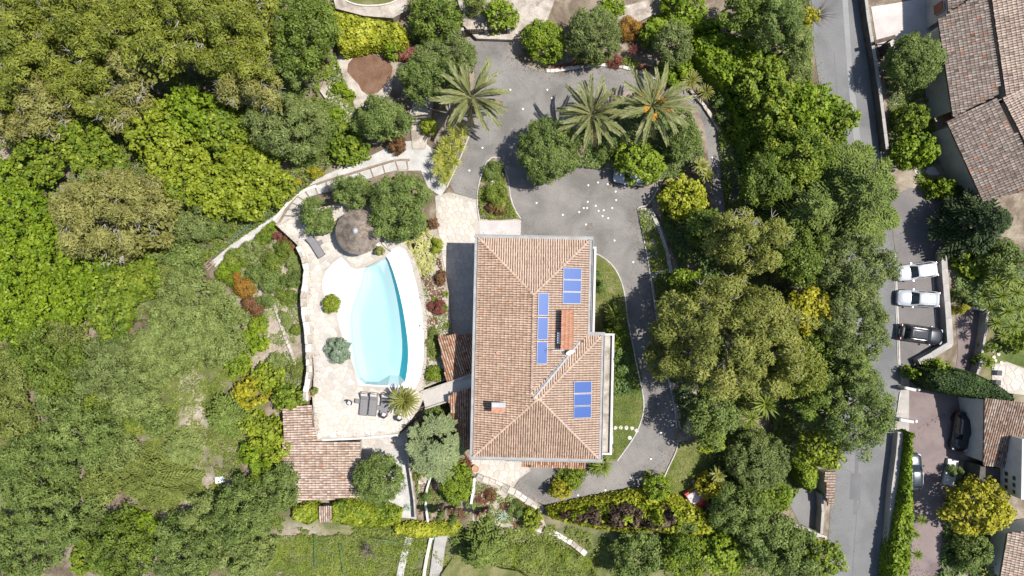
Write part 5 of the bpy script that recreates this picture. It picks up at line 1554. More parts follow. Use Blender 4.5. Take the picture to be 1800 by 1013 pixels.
# right-hand street walls
wall_line('street_wall', 'pale retaining wall behind the three cars in the parking bay', [(1659,446),(1663,500),(1668,560),(1671,605),(1640,624),(1618,636)], .65, 1.1, M['concrete'], 0, cap_mat=M['concrete'])
wall_line('street_wall', 'dark wall along the right edge of the upper street', [(1519,-30),(1528,40),(1540,110),(1550,180),(1560,262)], .35, 1.3, M['dark_wall'], 0, cap_mat=M['concrete'])
wall_line('street_wall', 'low wall along the lower street, in front of the climbing hedge', [(1583,762),(1580,800),(1572,860),(1566,940),(1560,1030)], .6, 1.1, M['concrete'], 0)
wall_line('gate_wall', 'splayed gateway wall with two white lamps at the car forecourt entrance', [(1583,738),(1606,742)], .3, 1.5, M['white_render'], 0)
wall_line('gate_wall', 'splayed gateway wall below the round hedge at the parking bay', [(1592,682),(1610,686)], .3, 1.5, M['white_render'], 0)
wall_line('forecourt_wall', 'grey wall between the red forecourt and the round patio garden', [(1737,545),(1732,590),(1724,640),(1716,664)], .25, 1.2, M['concrete'], 0)
wall_line('forecourt_wall', 'thin wall across the top of the red forecourt', [(1690,541),(1735,545)], .22, 1.0, M['concrete'], 0)
wall_line('drive_wall', 'wall at the right of the lower drive mouth beside the street', [(1445,870),(1447,900),(1444,938)], .3, 1.3, M['concrete'], 0)
wall_line('drive_wall', 'curved cream wall at the end of the lower drive', [(1398,925),(1415,930),(1435,940),(1452,946)], .4, 1.2, M['cream_render'], 0)
wall_line('patio_wall', 'pale low wall between the black car and the striped roof house', [(1676,812),(1673,830),(1668,850)], 1.2, .4, M['white_render'], 0)
# tile-capped pier wall by the lower drive gate
gp, _, _ = gable('gate_pillar', 'small gatehouse wall capped with tiles beside the street', [(1450,830),(1469,829),(1465,890),(1456,890)], 2.0, 2.3, (1, 2), TM['old'], .3, .4, seed=71, cat='gate')
# entry gate with a little roof on the upper street
t_ = thing('street_gate', 'dark timber gate with a small canopy in the upper street wall', 'gate', tuple(P(1542, 88, 0)), R(15))
mb = MB(); mb.box(-1.3, .25, 2.0, 1.0, .65, 2.12); mb.build('canopy', M['darkwood'], t_)
mb = MB(); mb.box(-.1, -1.2, 1.2, 1.1, -.9, 1.35); mb.build('lintel', M['darkwood'], t_)
for i in range(6): mb = MB(); mb.box(.1 + i * .12, -.85, 0, .16 + i * .12, .2, 1.3); mb.build('bar', M['darkwood'], t_)
for x in (-1.1, .9): mb = MB(); mb.box(x - .08, .35, 0, x + .08, .5, 2.0); mb.build('post', M['darkwood'], t_)
# sliding gate at the head of the drive
t_ = thing('driveway_gate', 'dark slatted double gate closing the top of the driveway', 'gate', tuple(P(855, 62, 0)), R(2))
for i in range(26): mb = MB(); mb.bev(-2.4 + i * .185, -.03, .1, -2.4 + i * .185 + .16, .03, 1.85, .01); mb.build('slat', M['darkwood'], t_)
for x in (-2.5, -.0, 2.45): mb = MB(); mb.bev(x - .14, -.16, -.1, x + .14, .16, 2.0, .03); mb.build('post', M['concrete'], t_)
mb = MB(); mb.box(-2.4, -.05, 1.3, 2.4, -.031, 1.4); mb.box(-2.4, -.05, .3, 2.4, -.031, .4); mb.build('rail', M['darkwood'], t_)

# ------------------------------------------------------------------ pool furniture
def lounger(px, py, rz, label, z=POOL_Z + .03, towel=False, up=.0):
    t_ = thing('sun_lounger', label, 'sun lounger', tuple(P(px, py, z)), rz, 'grey sun loungers on the pool terrace')
    w = .42; 
    mb = MB(); mb.tube([(-w, -1.25, .32), (-w, 1.25, .32)], .03, 6); mb.tube([(w, -1.25, .32), (w, 1.25, .32)], .03, 6)
    for y in (-1.25, 1.25, .4): mb.tube([(-w, y, .32), (w, y, .32)], .025, 6)
    mb.build('frame', M['metal_dark'], t_)
    mb = MB(); mb.bev(-w + .03, -1.22, .31, w - .03, .42, .36, .015); mb.build('seat', M['sling'], t_)
    a = R(32); mb = MB(); Mx = Matrix.Translation((0, .44, .33)) @ Matrix.Rotation(a, 4, 'X'); mb.bev(-w + .03, 0, 0, w - .03, .86, .045, .015, Mx); mb.build('backrest', M['sling'], t_)
    mb = MB(); mb.tube([(-w * .8, .95, .1), (-w * .8, 1.0, .66)], .02, 5); mb.tube([(w * .8, .95, .1), (w * .8, 1.0, .66)], .02, 5); mb.build('backrest_strut', M['metal_dark'], t_)
    if towel: mb = MB(); mb.bev(-w + .08, .55, .40, w - .08, .82, .44, .02, Matrix.Translation((0, .44, .33)) @ Matrix.Rotation(a, 4, 'X') @ Matrix.Translation((0, 0, -.36))) ; mb.build('headrest', M['towel'], t_)
    for x in (-w, w):
        for y in (-1.1, 1.1): mb = MB(); mb.tube([(x, y, 0), (x, y, .31)], .028, 6); mb.build('leg', M['metal_dark'], t_)
    return t_
lounger(556.5, 434, R(32), 'grey sun lounger standing alone diagonally near the olive shrub and thatched hut')
lounger(641, 709, R(-5), 'left of the three grey loungers in the row south of the pool', towel=True)
lounger(657, 710, R(-6), 'middle lounger of the grey row south of the pool', towel=True)
lounger(677, 711, R(-6), 'right-hand grey lounger partly under the big cycad', towel=True)
def side_table(px, py, label, rz=0):
    t_ = thing('side_table', label, 'table', tuple(P(px, py, POOL_Z + .03)), rz, 'small lounger side tables')
    mb = MB(); mb.bev(-.24, -.24, .38, .24, .24, .42, .02); mb.build('table_top', M['sling'], t_)
    for x in (-.19, .19):
        for y in (-.19, .19): mb = MB(); mb.tube([(x, y, 0), (x, y, .38)], .018, 5); mb.build('leg', M['metal_dark'], t_)
side_table(565, 427, 'little grey side table beside the lone diagonal lounger', R(30))
side_table(629.5, 704.5, 'little grey side table left of the lounger row', R(-5))
side_table(667, 716, 'little grey side table between the middle and right loungers', R(-5))
def chair(px, py, rz, label, z=POOL_Z + .03):
    t_ = thing('garden_chair', label, 'chair', tuple(P(px, py, z)), rz, 'round-backed garden chairs')
    mb = MB(); mb.lathe([(.27, 0), (.29, .03), (.26, .05)], (0, 0, .40), 14); mb.build('seat', M['sling_dark'], t_)
    mb = MB(); vs = []; n = 9
    for k in range(n):
        a = R(-10) + R(200) * k / (n - 1)
        for (r, z_) in ((.30, .42), (.36, .80), (.33, .80), (.27, .42)): vs.append((r * math.cos(a), r * math.sin(a), z_))
    fs = []
    for k in range(n - 1):
        for j in range(4): fs.append((k*4+j, k*4+(j+1) % 4, (k+1)*4+(j+1) % 4, (k+1)*4+j))
    mb.add(vs, fs); mb.build('backrest', M['metal_dark'], t_)
    for k in range(4):
        a = R(45 + 90 * k); mb = MB(); mb.tube([(.2 * math.cos(a), .2 * math.sin(a), .4), (.28 * math.cos(a), .28 * math.sin(a), 0)], .018, 5); mb.build('leg', M['metal_light'], t_)
    mb = MB(); mb.bev(-.2, -.2, .452, .2, .16, .5, .03); mb.build('cushion', M['towel'], t_)
chair(616, 707, R(-35), 'dark round-backed chair with a pale cushion alone left of the loungers')
chair(676, 728, R(160), 'dark chair at the foot of the right-hand lounger')
chair(703, 733, R(150), 'chair tucked under the lower edge of the cycad')
# thatched hut
def hut():
    c = P(627, 407, 0); z0 = POOL_Z + .03
    t_ = thing('thatched_hut', 'round straw-thatched parasol hut with a grey metal cap at the head of the pool', 'gazebo', tuple(P(627, 407, z0)))
    t_.location = (P(627, 407, POOL_Z + 2.8).x, P(627, 407, POOL_Z + 2.8).y, z0)
    Rr = S(37.5, POOL_Z + 2.4); zr = 2.15; hh = 1.45
    mb = MB(); mb.ti = .3; mb.lathe([(Rr * .97, zr - .05), (Rr, zr), (Rr * .5, zr + hh * .52), (.15, zr + hh)], n=40); mb.build('roof', M['thatch'], t_)
    # straw courses: thin overlapping reeds
    g = np.random.default_rng(5); n = 9500
    r = np.sqrt(g.uniform(.01, 1.03, n)); th = g.uniform(0, 2 * math.pi, n)
    z = zr + hh * (1 - np.minimum(r, 1)) + .05 + g.uniform(-.01, .03, n) - np.maximum(r - 1, 0) * .8
    pos = np.stack([r * Rr * np.cos(th), r * Rr * np.sin(th), z], 1)
    d = unit(np.stack([np.cos(th), np.sin(th), np.full(n, -hh / Rr)], 1)); nr = unit(np.stack([np.cos(th) * hh / Rr, np.sin(th) * hh / Rr, np.ones(n)], 1))
    s = unit(np.cross(nr, d)); d = unit(d + s * g.normal(0, .22, (n, 1)) + nr * g.normal(0, .05, (n, 1)))
    l = d * .20; w = s * .028
    V = np.stack([pos - l - w, pos - l + w, pos + l + w * .5, pos + l - w * .5], 1)
    o = link('thatch', quads_mesh('thatch', V, np.clip(g.normal(.55, .25, n), 0, 1), M['thatch']), t_); o['kind'] = 'stuff'
    mb = MB(); mb.lathe([(.30, 0), (.27, .05), (.12, .22), (.03, .28)], (0, 0, zr + hh - .02), 12); mb.build('cap', M['lead'], t_)
    for k in range(6):
        a = k * math.pi / 3 + .3; mb = MB(); mb.tube([(Rr * .78 * math.cos(a), Rr * .78 * math.sin(a), 0), (Rr * .78 * math.cos(a), Rr * .78 * math.sin(a), zr + .25)], .07, 7); mb.build('post', M['wood'], t_)
    mb = MB(); mb.lathe([(.06, 0), (.06, zr + hh - .05)], n=8); mb.build('mast', M['wood'], t_)
hut()
# odd things under the trees by the hut
mb = MB(); mb.bev(-.25, -.2, 0, .25, .2, .45, .04); props(mb.build('cool_box', M['white_plastic'], None, tuple(P(665, 430, POOL_Z + .03)), R(-20)), 'small pale box on the terrace between the thatched hut and the potted plant', 'box')
mb = MB(); mb.tube([tuple(P(x, y, z)) for x, y, z in ((676,410,POOL_Z+1.2),(677,425,POOL_Z+1.3),(682,436,POOL_Z+.6),(689,444,POOL_Z+.05))], .04, 6)
props(mb.build('pool_shower', M['metal_light']), 'curved grey pool shower pipe at the corner of the pool beside the agaves', 'shower')
# planters
def planter(px, py, r, z, label, mat='stone3', h=.12):
    mb = MB(); rr = S(r, z); mb.lathe([(rr, 0), (rr, h), (rr - .12, h), (rr - .14, h - .06)], n=22); o = mb.build('planter_ring', M[mat], None, tuple(P(px, py, z))); props(o, label, 'planter')
planter(582, 534, 18.5, POOL_Z + .01, 'round stone ring around the yellow-green shrub biting into the pool beach')
sheet('planting_soil', circ(582, 534, 16, k=0), POOL_Z + .07, M['soil'], .3) if False else None
# garden play tractor with faded canopy (red, cream and yellow plastic)
t_ = thing('play_house', 'faded red and yellow plastic toy playhouse at the hedge corner of the lower lawn', 'toy playhouse', tuple(P(1220, 873, .05)), R(28))
mb = MB(); mb.bev(-.85, -.95, 0, .85, .95, .25, .05); mb.build('base', M['yellow'], t_)
mb = MB(); mb.slab([(-.8, -.9), (.8, -.9), (.95, 0), (.8, .9), (-.8, .9)], .9, 1.05); mb.build('canopy', M['pink'], t_)
mb = MB(); mb.bev(-.75, -.4, 1.052, .3, .85, 1.12, .03); mb.build('canopy_panel', M['faded'], t_)
mb = MB(); mb.add([(-.5, -.95, 1.06), (.75, -.95, 1.06), (.45, -.35, 1.45), (-.5, -.4, 1.06)], [(0, 1, 2, 3)]); mb.add([(.75, -.95, 1.06), (.95, -.1, 1.06), (.45, -.35, 1.45)], [(0, 1, 2)]); mb.add([(.95, -.1, 1.06), (-.5, -.4, 1.06), (.45, -.35, 1.45)], [(0, 1, 2)]); mb.build('roof_fold', M['red'], t_)
mb = MB(); mb.bev(-.9, .55, .3, -.35, 1.05, .9, .04); mb.build('seat', M['red'], t_)
mb = MB(); mb.bev(.5, .95, .1, .85, 1.7, .35, .04); mb.build('slide', M['pink'], t_)
for x in (-.75, .75):
    for y in (-.85, .85): mb = MB(); mb.tube([(x, y, .2), (x, y, .92)], .045, 6); mb.build('post', M['yellow'], t_)
mb = MB(); mb.tube([(.98, -.9, .9), (1.05, 0, .95), (.95, .9, .9)], .05, 6); mb.tube([(-.95, -.8, .9), (-.98, .5, .95)], .05, 6); mb.build('hand_rail', M['yellow'], t_)
# small white pebbles lying on the driveway
lamps = [(829,178),(897,158),(962,158),(970,173),(919,192),(825,300),(848,260),(882,297),(875,130),(1034,326),(1051,321),(1068,324),(1082,337),(1026,366),(1032,366),(1033,355),(1047,362),(1083,352),(1052,371),(1061,370),(1076,366),(1059,380),(1069,384),(1018,373),(989,378),(943,357),(1030,395),(1080,423),(1113,461),(1252,277),(1274,321),(1157,710),(1162,761),(1144,807),(1109,841),(1064,862),(1016,871),(1392,874)]
mb = MB(); mb.lathe([(.11, 0), (.10, .03), (.05, .045)], n=7, wob=.2); l0 = mb.build('white_pebble', M['white_plastic'])
for i, (x, y) in enumerate(lamps):
    o = l0 if i == 0 else l0.copy()
    if i: COL.objects.link(o)
    o.location = P(x, y, .0)
    props(o, 'small white pebble lying on the grey driveway asphalt', 'pebble', 'white pebbles on the driveway')
for (x, y, lb) in ((1036,398,'square brown drain cover in the parking court north of the villa'), (1073,326,'small dark drain cover near the palm island kerb')):
    t_ = thing('drain_cover', lb, 'drain cover', tuple(P(x, y, .003)), R(12)); mb = MB(); mb.box(-.32, -.32, 0, .32, .32, .012); mb.build('frame', M['metal_dark'], t_)
    for k in range(5): mb = MB(); mb.box(-.27, -.25 + k * .11, .012, .27, -.19 + k * .11, .022); mb.build('bar', M['wood'], t_)
# white lamps at the gate, barrels etc.
for x, y, lb in ((1613,684,'white globe lamp on the gateway wall by the round hedge'), (1608,740,'white globe lamp on the gateway wall by the climbing hedge'), (1614,152,'white dish-shaped lamp below the olive in the neighbour garden')):
    mb = MB(); mb.lathe([(.05, -1.0), (.05, 0), (.16, .08), (.19, .2), (.13, .34), (.02, .38)], n=12); props(mb.build('globe_lamp', M['white_plastic'], None, tuple(P(x, y, 1.0))), lb, 'lamp')
mb = MB(); mb.bev(-.5, -.35, 0, .5, .35, .5, .05); props(mb.build('storage_box', M['white_plastic'], None, tuple(GP(389, 842)), R(8)), 'small white box standing in the clearing on the left hillside', 'box')
mb = MB(); mb.lathe([(.3, 0), (.33, .25), (.30, .25)], n=14); props(mb.build('blue_bucket', plain('blue_plastic', (.15,.45,.55), .5), None, tuple(P(761, 942, -.7))), 'pale blue bucket at the end of the bright hedge by the concrete path', 'bucket')
mb = MB(); mb.lathe([(.28, 0), (.36, .45), (.40, .5), (.33, .5), (.3, .42)], n=14); pot0 = mb.build('plant_pot', M['terracotta'])
for i, (x, y, z, lb) in enumerate([(551,690,POOL_Z,'round pot at the lower end of the limewashed terrace wall'),(667,440,POOL_Z,'pot with a brown plant between the hut and the pool'),(836,822,.02,'pot beside the south patio corner with a ring of red leaves'),(1071,790,.06,'dark pot at the foot of the villa east wall'),(1601,222,.0,'pot in the neighbour garden near the row house wall')]):
    o = pot0 if i == 0 else pot0.copy()
    if i: COL.objects.link(o)
    o.location = P(x, y, z); props(o, lb, 'plant pot')
# glass or stone table and chairs on the round patio
for x, y, lb in ((1752,655,'dark square stool on the left of the round patio'), (1750,672,'second dark square stool lower on the round patio')):
    t_ = thing('patio_stool', lb, 'stool', tuple(P(x, y, .03)), R(-4)); mb = MB(); mb.bev(-.3, -.28, .38, .3, .28, .45, .03); mb.build('seat', M['sling_dark'], t_)
    for a in (-.24, .24):
        for b_i in (-.22, .22): mb = MB(); mb.tube([(a, b_i, 0), (a, b_i, .38)], .02, 5); mb.build('leg', M['metal_dark'], t_)
# sheet trampoline net posts in lower meadow
t_ = thing('net_frame', 'green metal poles of a netted enclosure in the meadow below the shed', 'fence', tuple(GP(553, 970)))
c = GP(553, 970)
for a, b in (((553,945),(555,1000)),((598,960),(606,1012)),((655,948),(700,955))):
    A = GP(*a, 1.2) - c; B = GP(*b, 1.2) - c; mb = MB(); mb.tube([tuple(A), tuple(B)], .035, 5); mb.build('rail', M['green_paint'], t_)
    for p in (A, B): mb = MB(); mb.tube([(p.x, p.y, p.z - 1.3), tuple(p)], .035, 5); mb.build('post', M['green_paint'], t_)

# ------------------------------------------------------------------ cars
def car(px, py, rz, label, paint, L_=4.25, W_=1.76, Hh=1.48, rails=True, hatch=.0, roofmat=None, z=.004, rear=.86, glassroof=False, group='cars parked off the street'):
    """rz: heading; nose points to +x"""
    t_ = thing('parked_car', label, 'car', tuple(P(px, py, z)), rz, group)
    c_ = P(px, py, z + .7); t_.location = (c_.x, c_.y, z)
    l = L_ / 2; w = W_ / 2
    st = [-1, -.985, -.93, -.8, -.62, -.4, -.1, .2, .42, .62, .8, .92, .975, 1]
    hw = [.70, .84, .93, .985, 1, 1, 1, 1, .995, .98, .95, .87, .74, .58]
    zt = [.80, .90, .95, .97, .97, .96, .95, .94, .92, .88, .82, .74, .66, .60]
    zl = [.42, .34, .28, .24, .22, .2, .2, .2, .2, .22, .24, .26, .30, .36]
    vs = []; m_ = 11
    for s, h_, a, b in zip(st, hw, zt, zl):
        y = h_ * w
        sec = [(-.86, b), (-.97, b + .12), (-1, b + (a - b) * .5), (-.975, b + (a - b) * .8), (-.90, a - .025), (-.45, a + .015 * (s > .3) + .005), (0, a + .03 * (s > .3) + .012)]
        sec = sec + [(-q[0], q[1]) for q in sec[-2::-1]]
        m_ = len(sec)
        for q in sec: vs.append((s * l, q[0] * y, q[1]))
    fs = []
    for i in range(len(st) - 1):
        for k in range(m_ - 1): fs.append((i*m_+k, i*m_+k+1, (i+1)*m_+k+1, (i+1)*m_+k))
    fs.append(tuple(range(m_))[::-1]); fs.append(tuple((len(st)-1)*m_ + k for k in range(m_)))
    fs = [f[::-1] for f in fs]
    mb = MB(); mb.add(vs, fs); body = mb.build('body', paint, t_, smooth=True)
    # cabin
    xb0, xb1 = -l * rear, l * .40       # base rear, base front
    xr0, xr1 = -l * (rear - .16), l * .10
    sec_x = [(xb0, .94, .80), (xb0 + .10, 1.10, .79), (xr0, Hh - .06, .70), (xr0 + .25, Hh - .01, .69), ((xr0 + xr1) / 2, Hh, .70), (xr1 - .2, Hh - .02, .69), (xr1, Hh - .07, .68), (xb1 - .12, 1.0, .79), (xb1, .92, .82)]
    rows = []
    for x, z_, f in sec_x:
        zb_ = .90
        y = w * f
        rows.append([(x, -w * .90, zb_), (x, -(y + (w * .90 - y) * .35), zb_ + (z_ - zb_) * .72), (x, -y * .93, z_ - .02), (x, -y * .5, z_ + .012), (x, 0, z_ + .02), (x, y * .5, z_ + .012), (x, y * .93, z_ - .02), (x, (y + (w * .90 - y) * .35), zb_ + (z_ - zb_) * .72), (x, w * .90, zb_)])
    def surf_mesh(name, sub, mat, off=.0, par=body, cols=None):
        vs = []; fs = []; cols = cols or range(9); cols = list(cols); k = len(cols)
        for r_ in sub:
            for q in cols:
                v = r_[q]; vs.append((v[0] + (off if v[0] > 0 else -off) * .6, v[1] + (off if v[1] > 0 else (-off if v[1] < 0 else 0)) * .4, v[2] + off))
        for i in range(len(sub) - 1):
            for j in range(k - 1): fs.append((i*k+j, (i+1)*k+j, (i+1)*k+j+1, i*k+j+1))
        mb = MB(); mb.add(vs, fs); return mb.build(name, mat, par, smooth=True)
    surf_mesh('cabin', rows, paint, 0, body)
    lerp = lambda a, b, t: [tuple(p + (q - p) * t for p, q in zip(u, v)) for u, v in zip(a, b)]
    surf_mesh('windscreen', [lerp(rows[6], rows[7], .06), lerp(rows[6], rows[7], .5), rows[7], lerp(rows[7], rows[8], .8)], M['car_glass'], .012, t_, range(2, 7))
    surf_mesh('rear_window', [lerp(rows[0], rows[1], .5), rows[1], lerp(rows[1], rows[2], .9)], M['car_glass'], .012, t_, range(2, 7))
    if glassroof: surf_mesh('sunroof', [lerp(rows[2], rows[3], .7), rows[4], lerp(rows[5], rows[6], .2)], M['car_glass'], .012, t_, range(3, 6))
    for s in (0, 1):
        for (i0, i1) in ((2, 4), (4, 6)):
            sub = [lerp(rows[i0], rows[i0+1], .15)] + rows[i0+1:i1] + [lerp(rows[i1-1], rows[i1], .92)]
            sub = [[(v[0], v[1], v[2]) for v in r_] for r_ in sub]
            cols = (0, 1) if s == 0 else (7, 8)
            q = [[(r_[c1_][0] + 0, r_[c1_][1], r_[c1_][2] + (.03 if c1_ in (0, 8) else -.01)) for c1_ in range(9)] for r_ in sub]
            surf_mesh('side_window', q, M['car_glass'], .008, t_, cols)
    for s in (-1, 1):
        for x in (-l * .62, l * .64):
            wh = link('wheel', None, t_, (x, s * (w - .10), .31)); wh.rotation_euler = (R(90), 0, 0)
            mb = MB(); mb.lathe([(.20, -.11), (.31, -.11), (.315, -.05), (.315, .05), (.31, .11), (.20, .11)], n=18); mb.build('tyre', M['black'], wh)
            mb = MB(); mb.lathe([(.19, -.10), (.20, .10), (.05, .06)], n=10); mb.build('rim', M['metal_light'], wh)
        mb = MB(); mb.bev(-.09, -.09, -.06, .09, .09, .07, .03); mb.build('wing_mirror', paint, t_, (l * .33, s * (w + .06), .98))
        mb = MB(); mb.add([(l * .93, s * w * .55, .735), (l * .99, s * w * .50, .66), (l * .93, s * w * .87, .70), (l * .84, s * w * .88, .785)], [(0, 1, 2, 3) if s > 0 else (3, 2, 1, 0)]); o = mb.build('headlight', M['lens'], t_, (0, 0, .02))
        mb = MB(); mb.bev(-l - .01, s * w * .78 - .12, .72, -l * .955, s * w * .78 + .12, .93, .02); mb.build('tail_light', M['car_red'], t_)
        if rails: mb = MB(); mb.tube([(xr0 + .1, s * w * .63, Hh), (xr0 + .3, s * w * .65, Hh + .05), (xr1 - .3, s * w * .65, Hh + .05), (xr1 - .1, s * w * .63, Hh)], .018, 5); mb.build('roof_rail', M['metal_light'], t_)
    mb = MB(); mb.bev(-l * 1.005, -.26, .5, -l * .995, .26, .62, .002); mb.build('number_plate', M['white_plastic'], t_)
    mb = MB(); mb.box(-l * .9, -w * .8, .17, l * .9, w * .8, .24); mb.build('underside', M['black'], t_)
    return t_
def paintm(name, c, rough=.28):
    m, t, b = nt(name); b.inputs['Base Color'].default_value = (*c, 1); b.inputs['Roughness'].default_value = rough
    b.inputs['Coat Weight'].default_value = .6; b.inputs['Coat Roughness'].default_value = .08; b.inputs['Metallic'].default_value = .15
    return m
M['car_white'] = paintm('car_paint_white', (.50, .51, .53)); M['car_silver'] = paintm('car_paint_silver', (.38, .40, .43)); M['car_black'] = paintm('car_paint_black', (.018, .018, .022)); M['car_blue'] = paintm('car_paint_steel', (.03,.04,.05))
m, t, b = nt('car_glass'); b.inputs['Base Color'].default_value = (.012, .016, .02, 1); b.inputs['Roughness'].default_value = .04; b.inputs['Specular IOR Level'].default_value = .9; M['car_glass'] = m
m, t, b = nt('lens'); b.inputs['Base Color'].default_value = (.45, .47, .5, 1); b.inputs['Roughness'].default_value = .1; M['lens'] = m
M['car_red'] = plain('tail_light_red', (.35, .01, .015), .2)
car(1612, 477, R(180 + 8), 'white hatchback, uppermost of the three cars in the parking bay', M['car_white'], 4.3, 1.76, 1.5)
car(1614, 525, R(180 - 3), 'silver-white car in the middle of the three in the parking bay', M['car_silver'], 4.5, 1.8, 1.5)
car(1620, 588, R(0 - 8), 'black estate car facing the wall, lowest of the three in the parking bay', M['car_black'], 4.75, 1.85, 1.6, glassroof=True)
car(1690, 759, R(-97), 'black car parked against the wall of the house with the striped roof', M['car_black'], 4.3, 1.8, 1.5)
car(1606, 829, R(90), 'dark car half hidden behind the climbing hedge on the red forecourt', M['car_blue'], 4.0, 1.75, 1.45)
car(1110, 311, R(172), 'silver-blue car mostly hidden below the bright green tree in the parking court', M['car_silver'], 3.9, 1.7, 1.45)
# ------------------------------------------------------------------ trees of the hillside
GP_ = 'pines of the wood at the top left'
pines = [
 (40, 40, 78, 11, 'pine', 'olive-brown pine crown filling the very top left corner'),
 (150, 20, 72, 11, 'pine', 'pine at the top edge, second crown from the left'),
 (255, 30, 75, 11.5, 'pine', 'pine at the top edge above the dark gap, third crown from the left'),
 (365, 25, 78, 12, 'pine', 'broad pine at the top edge, above the thick dark shadow line'),
 (455, 35, 60, 11, 'pine', 'pine at the top edge next to the dark green oak'),
 (85, 120, 75, 10.5, 'pine', 'pine in the second row of the wood, near the left edge'),
 (185, 85, 65, 10.5, 'pine', 'pine in the second row, left of the dark gap in the wood'),
 (300, 95, 62, 11, 'pine', 'pine whose lit lower rim hangs over the dark gap above the bright tree'),
 (395, 100, 55, 10.5, 'pine', 'pine overhanging the shadow above the yellow-green broadleaf'),
 (20, 165, 55, 9.5, 'pine', 'pine at the left edge above the fallen grey branches'),
 (95, 175, 48, 8.5, 'pinebrown', 'thin brownish pine with bare grey branches low in the wood'),
 (175, 160, 60, 9, 'pine', 'pine between the two bare-branched ones'),
 (245, 145, 46, 8, 'pinebrown', 'sparse greyish pine with many dead twigs beside the yellow-green tree'),
 (35, 225, 42, 8, 'pinebrown', 'small shaded pine just above the green thicket at the left edge'),
 (100, 218, 38, 7, 'pinebrown', 'small grey-brown pine with a white snapped branch'),
 (215, 200, 40, 7, 'pinebrown', 'twiggy pale pine touching the top of the yellow-green tree'),
 (455, 115, 48, 9.5, 'pine', 'narrow pine right of the thick shadow line'),
 (470, 165, 40, 8.5, 'pinebrown', 'brownish pine between the oak and the grey-green olive'),
 (425, 160, 36, 8, 'pinebrown', 'thin pine with pale twigs over the bright thicket'),
]
for px, py, r, h, lf, lb in pines:
    tree('pine_tree', lb, 'pine tree', 'pine', lf, px, py, r * .93, h, GP_, flat=.5, amp=.22, tw=34 if lf == 'pinebrown' else 16)
tree('pine_tree', 'big brownish umbrella pine standing alone in the bright green thicket on the left', 'pine tree', 'pine', 'pinebrown', 205, 385, 104, 10, None, ry=90, flat=.45, amp=.14, tw=90)
tree('pine_tree', 'huge yellow-olive pine right of the driveway loop', 'pine tree', 'pine', 'pinegold', 1290, 595, 134, 13, None, ry=122, flat=.48, amp=.14, tw=60)
tree('pine_tree', 'yellowish pine above the huge one, beside the parking court bed', 'pine tree', 'pine', 'pinegold', 1312, 425, 72, 11, None, ry=58, flat=.5, tw=20)
tree('pine_tree', 'small pine tuft joining the lower left of the huge pine', 'pine tree', 'pine', 'pinegold', 1165, 625, 42, 9, None, flat=.5)
tree('pine_tree', 'olive-coloured pine at the lower right flank of the huge one', 'pine tree', 'pine', 'pine', 1385, 650, 50, 10, None, flat=.5)
tree('holm_oak', 'dense dark green oak crown at the top between the pines and the lime hedge', 'oak tree', 'holm', 'holm', 540, 62, 58, 10.5, None, ry=66)
tree('holm_oak', 'second darker oak just below the first beside the gravel circle', 'oak tree', 'holm', 'olivegreen', 515, 125, 36, 8)
tree('olive_tree', 'large grey-green olive left of the white flowering bushes', 'olive tree', 'olive', 'olive', 505, 225, 70, 7.5, 'olives of the upper garden', ry=62)
tree('olive_tree', 'grey-green olive over the fork of gravel paths below the mulch circle', 'olive tree', 'olive', 'olivegreen', 670, 207, 53, 5.5, 'olives of the upper garden', ry=42)
for a in [(805, 100, 36, 'olive', 'grey-green olive crown at the left rim of the driveway head'), (735, 140, 38, 'olivegreen', 'dark green olive just right of the mulch circle'), (780, 140, 40, 'olivegreen', 'olive crown between the mulch circle and the first palm'), (760, 105, 32, 'olive', 'small olive crown below the red-leaved hedge')]:
    tree('olive_tree', a[4], 'olive tree', 'olive', a[3], a[0], a[1], a[2], 4.8, 'olives of the upper garden')
for a in [(965, 262, 57, 62, 6.0, 'round olive standing alone in the grey asphalt court'), (1045, 60, 50, 52, 5.2, 'pale olive right of the clipped dome at the top'), (1184, 77, 36, 40, 5.0, 'dark grey olive set into the bright hedge at the top'), (1202, 247, 36, 36, 4.5, 'olive below the rightmost palm'), (1612, 105, 50, 52, 5.5, 'olive in the neighbour courtyard casting its shadow on the street'), (665, 845, 47, 48, 5.0, 'round olive on the white patio beside the pool house'), (1335, 812, 58, 55, 5.5, 'grey olive at the lower right bordering the street drive')]:
    tree('olive_tree', a[5], 'olive tree', 'dome', 'olive' if a[0] in (1045, 1184, 1335) else 'olivegreen', a[0], a[1], a[2], a[4], None, ry=a[3], amp=.05)
for a in [(556, 381, 33, 35, 3.2, 'small dense olive between the curved stairs and the thatched hut'), (620, 336, 42, 30, 4.0, 'olive crown above the thatched hut, touching the stairs'), (700, 345, 55, 44, 4.8, 'wide dark olive crown right of the hut, uppermost lobe'), (700, 390, 54, 40, 4.4, 'wide dark olive crown right of the hut, lower lobe over the agaves')]:
    tree('olive_tree', a[5], 'olive tree', 'olive', 'olivegreen', a[0], a[1], a[2], a[4], 'olives around the pool', ry=a[3], base=POOL_Z - .3)

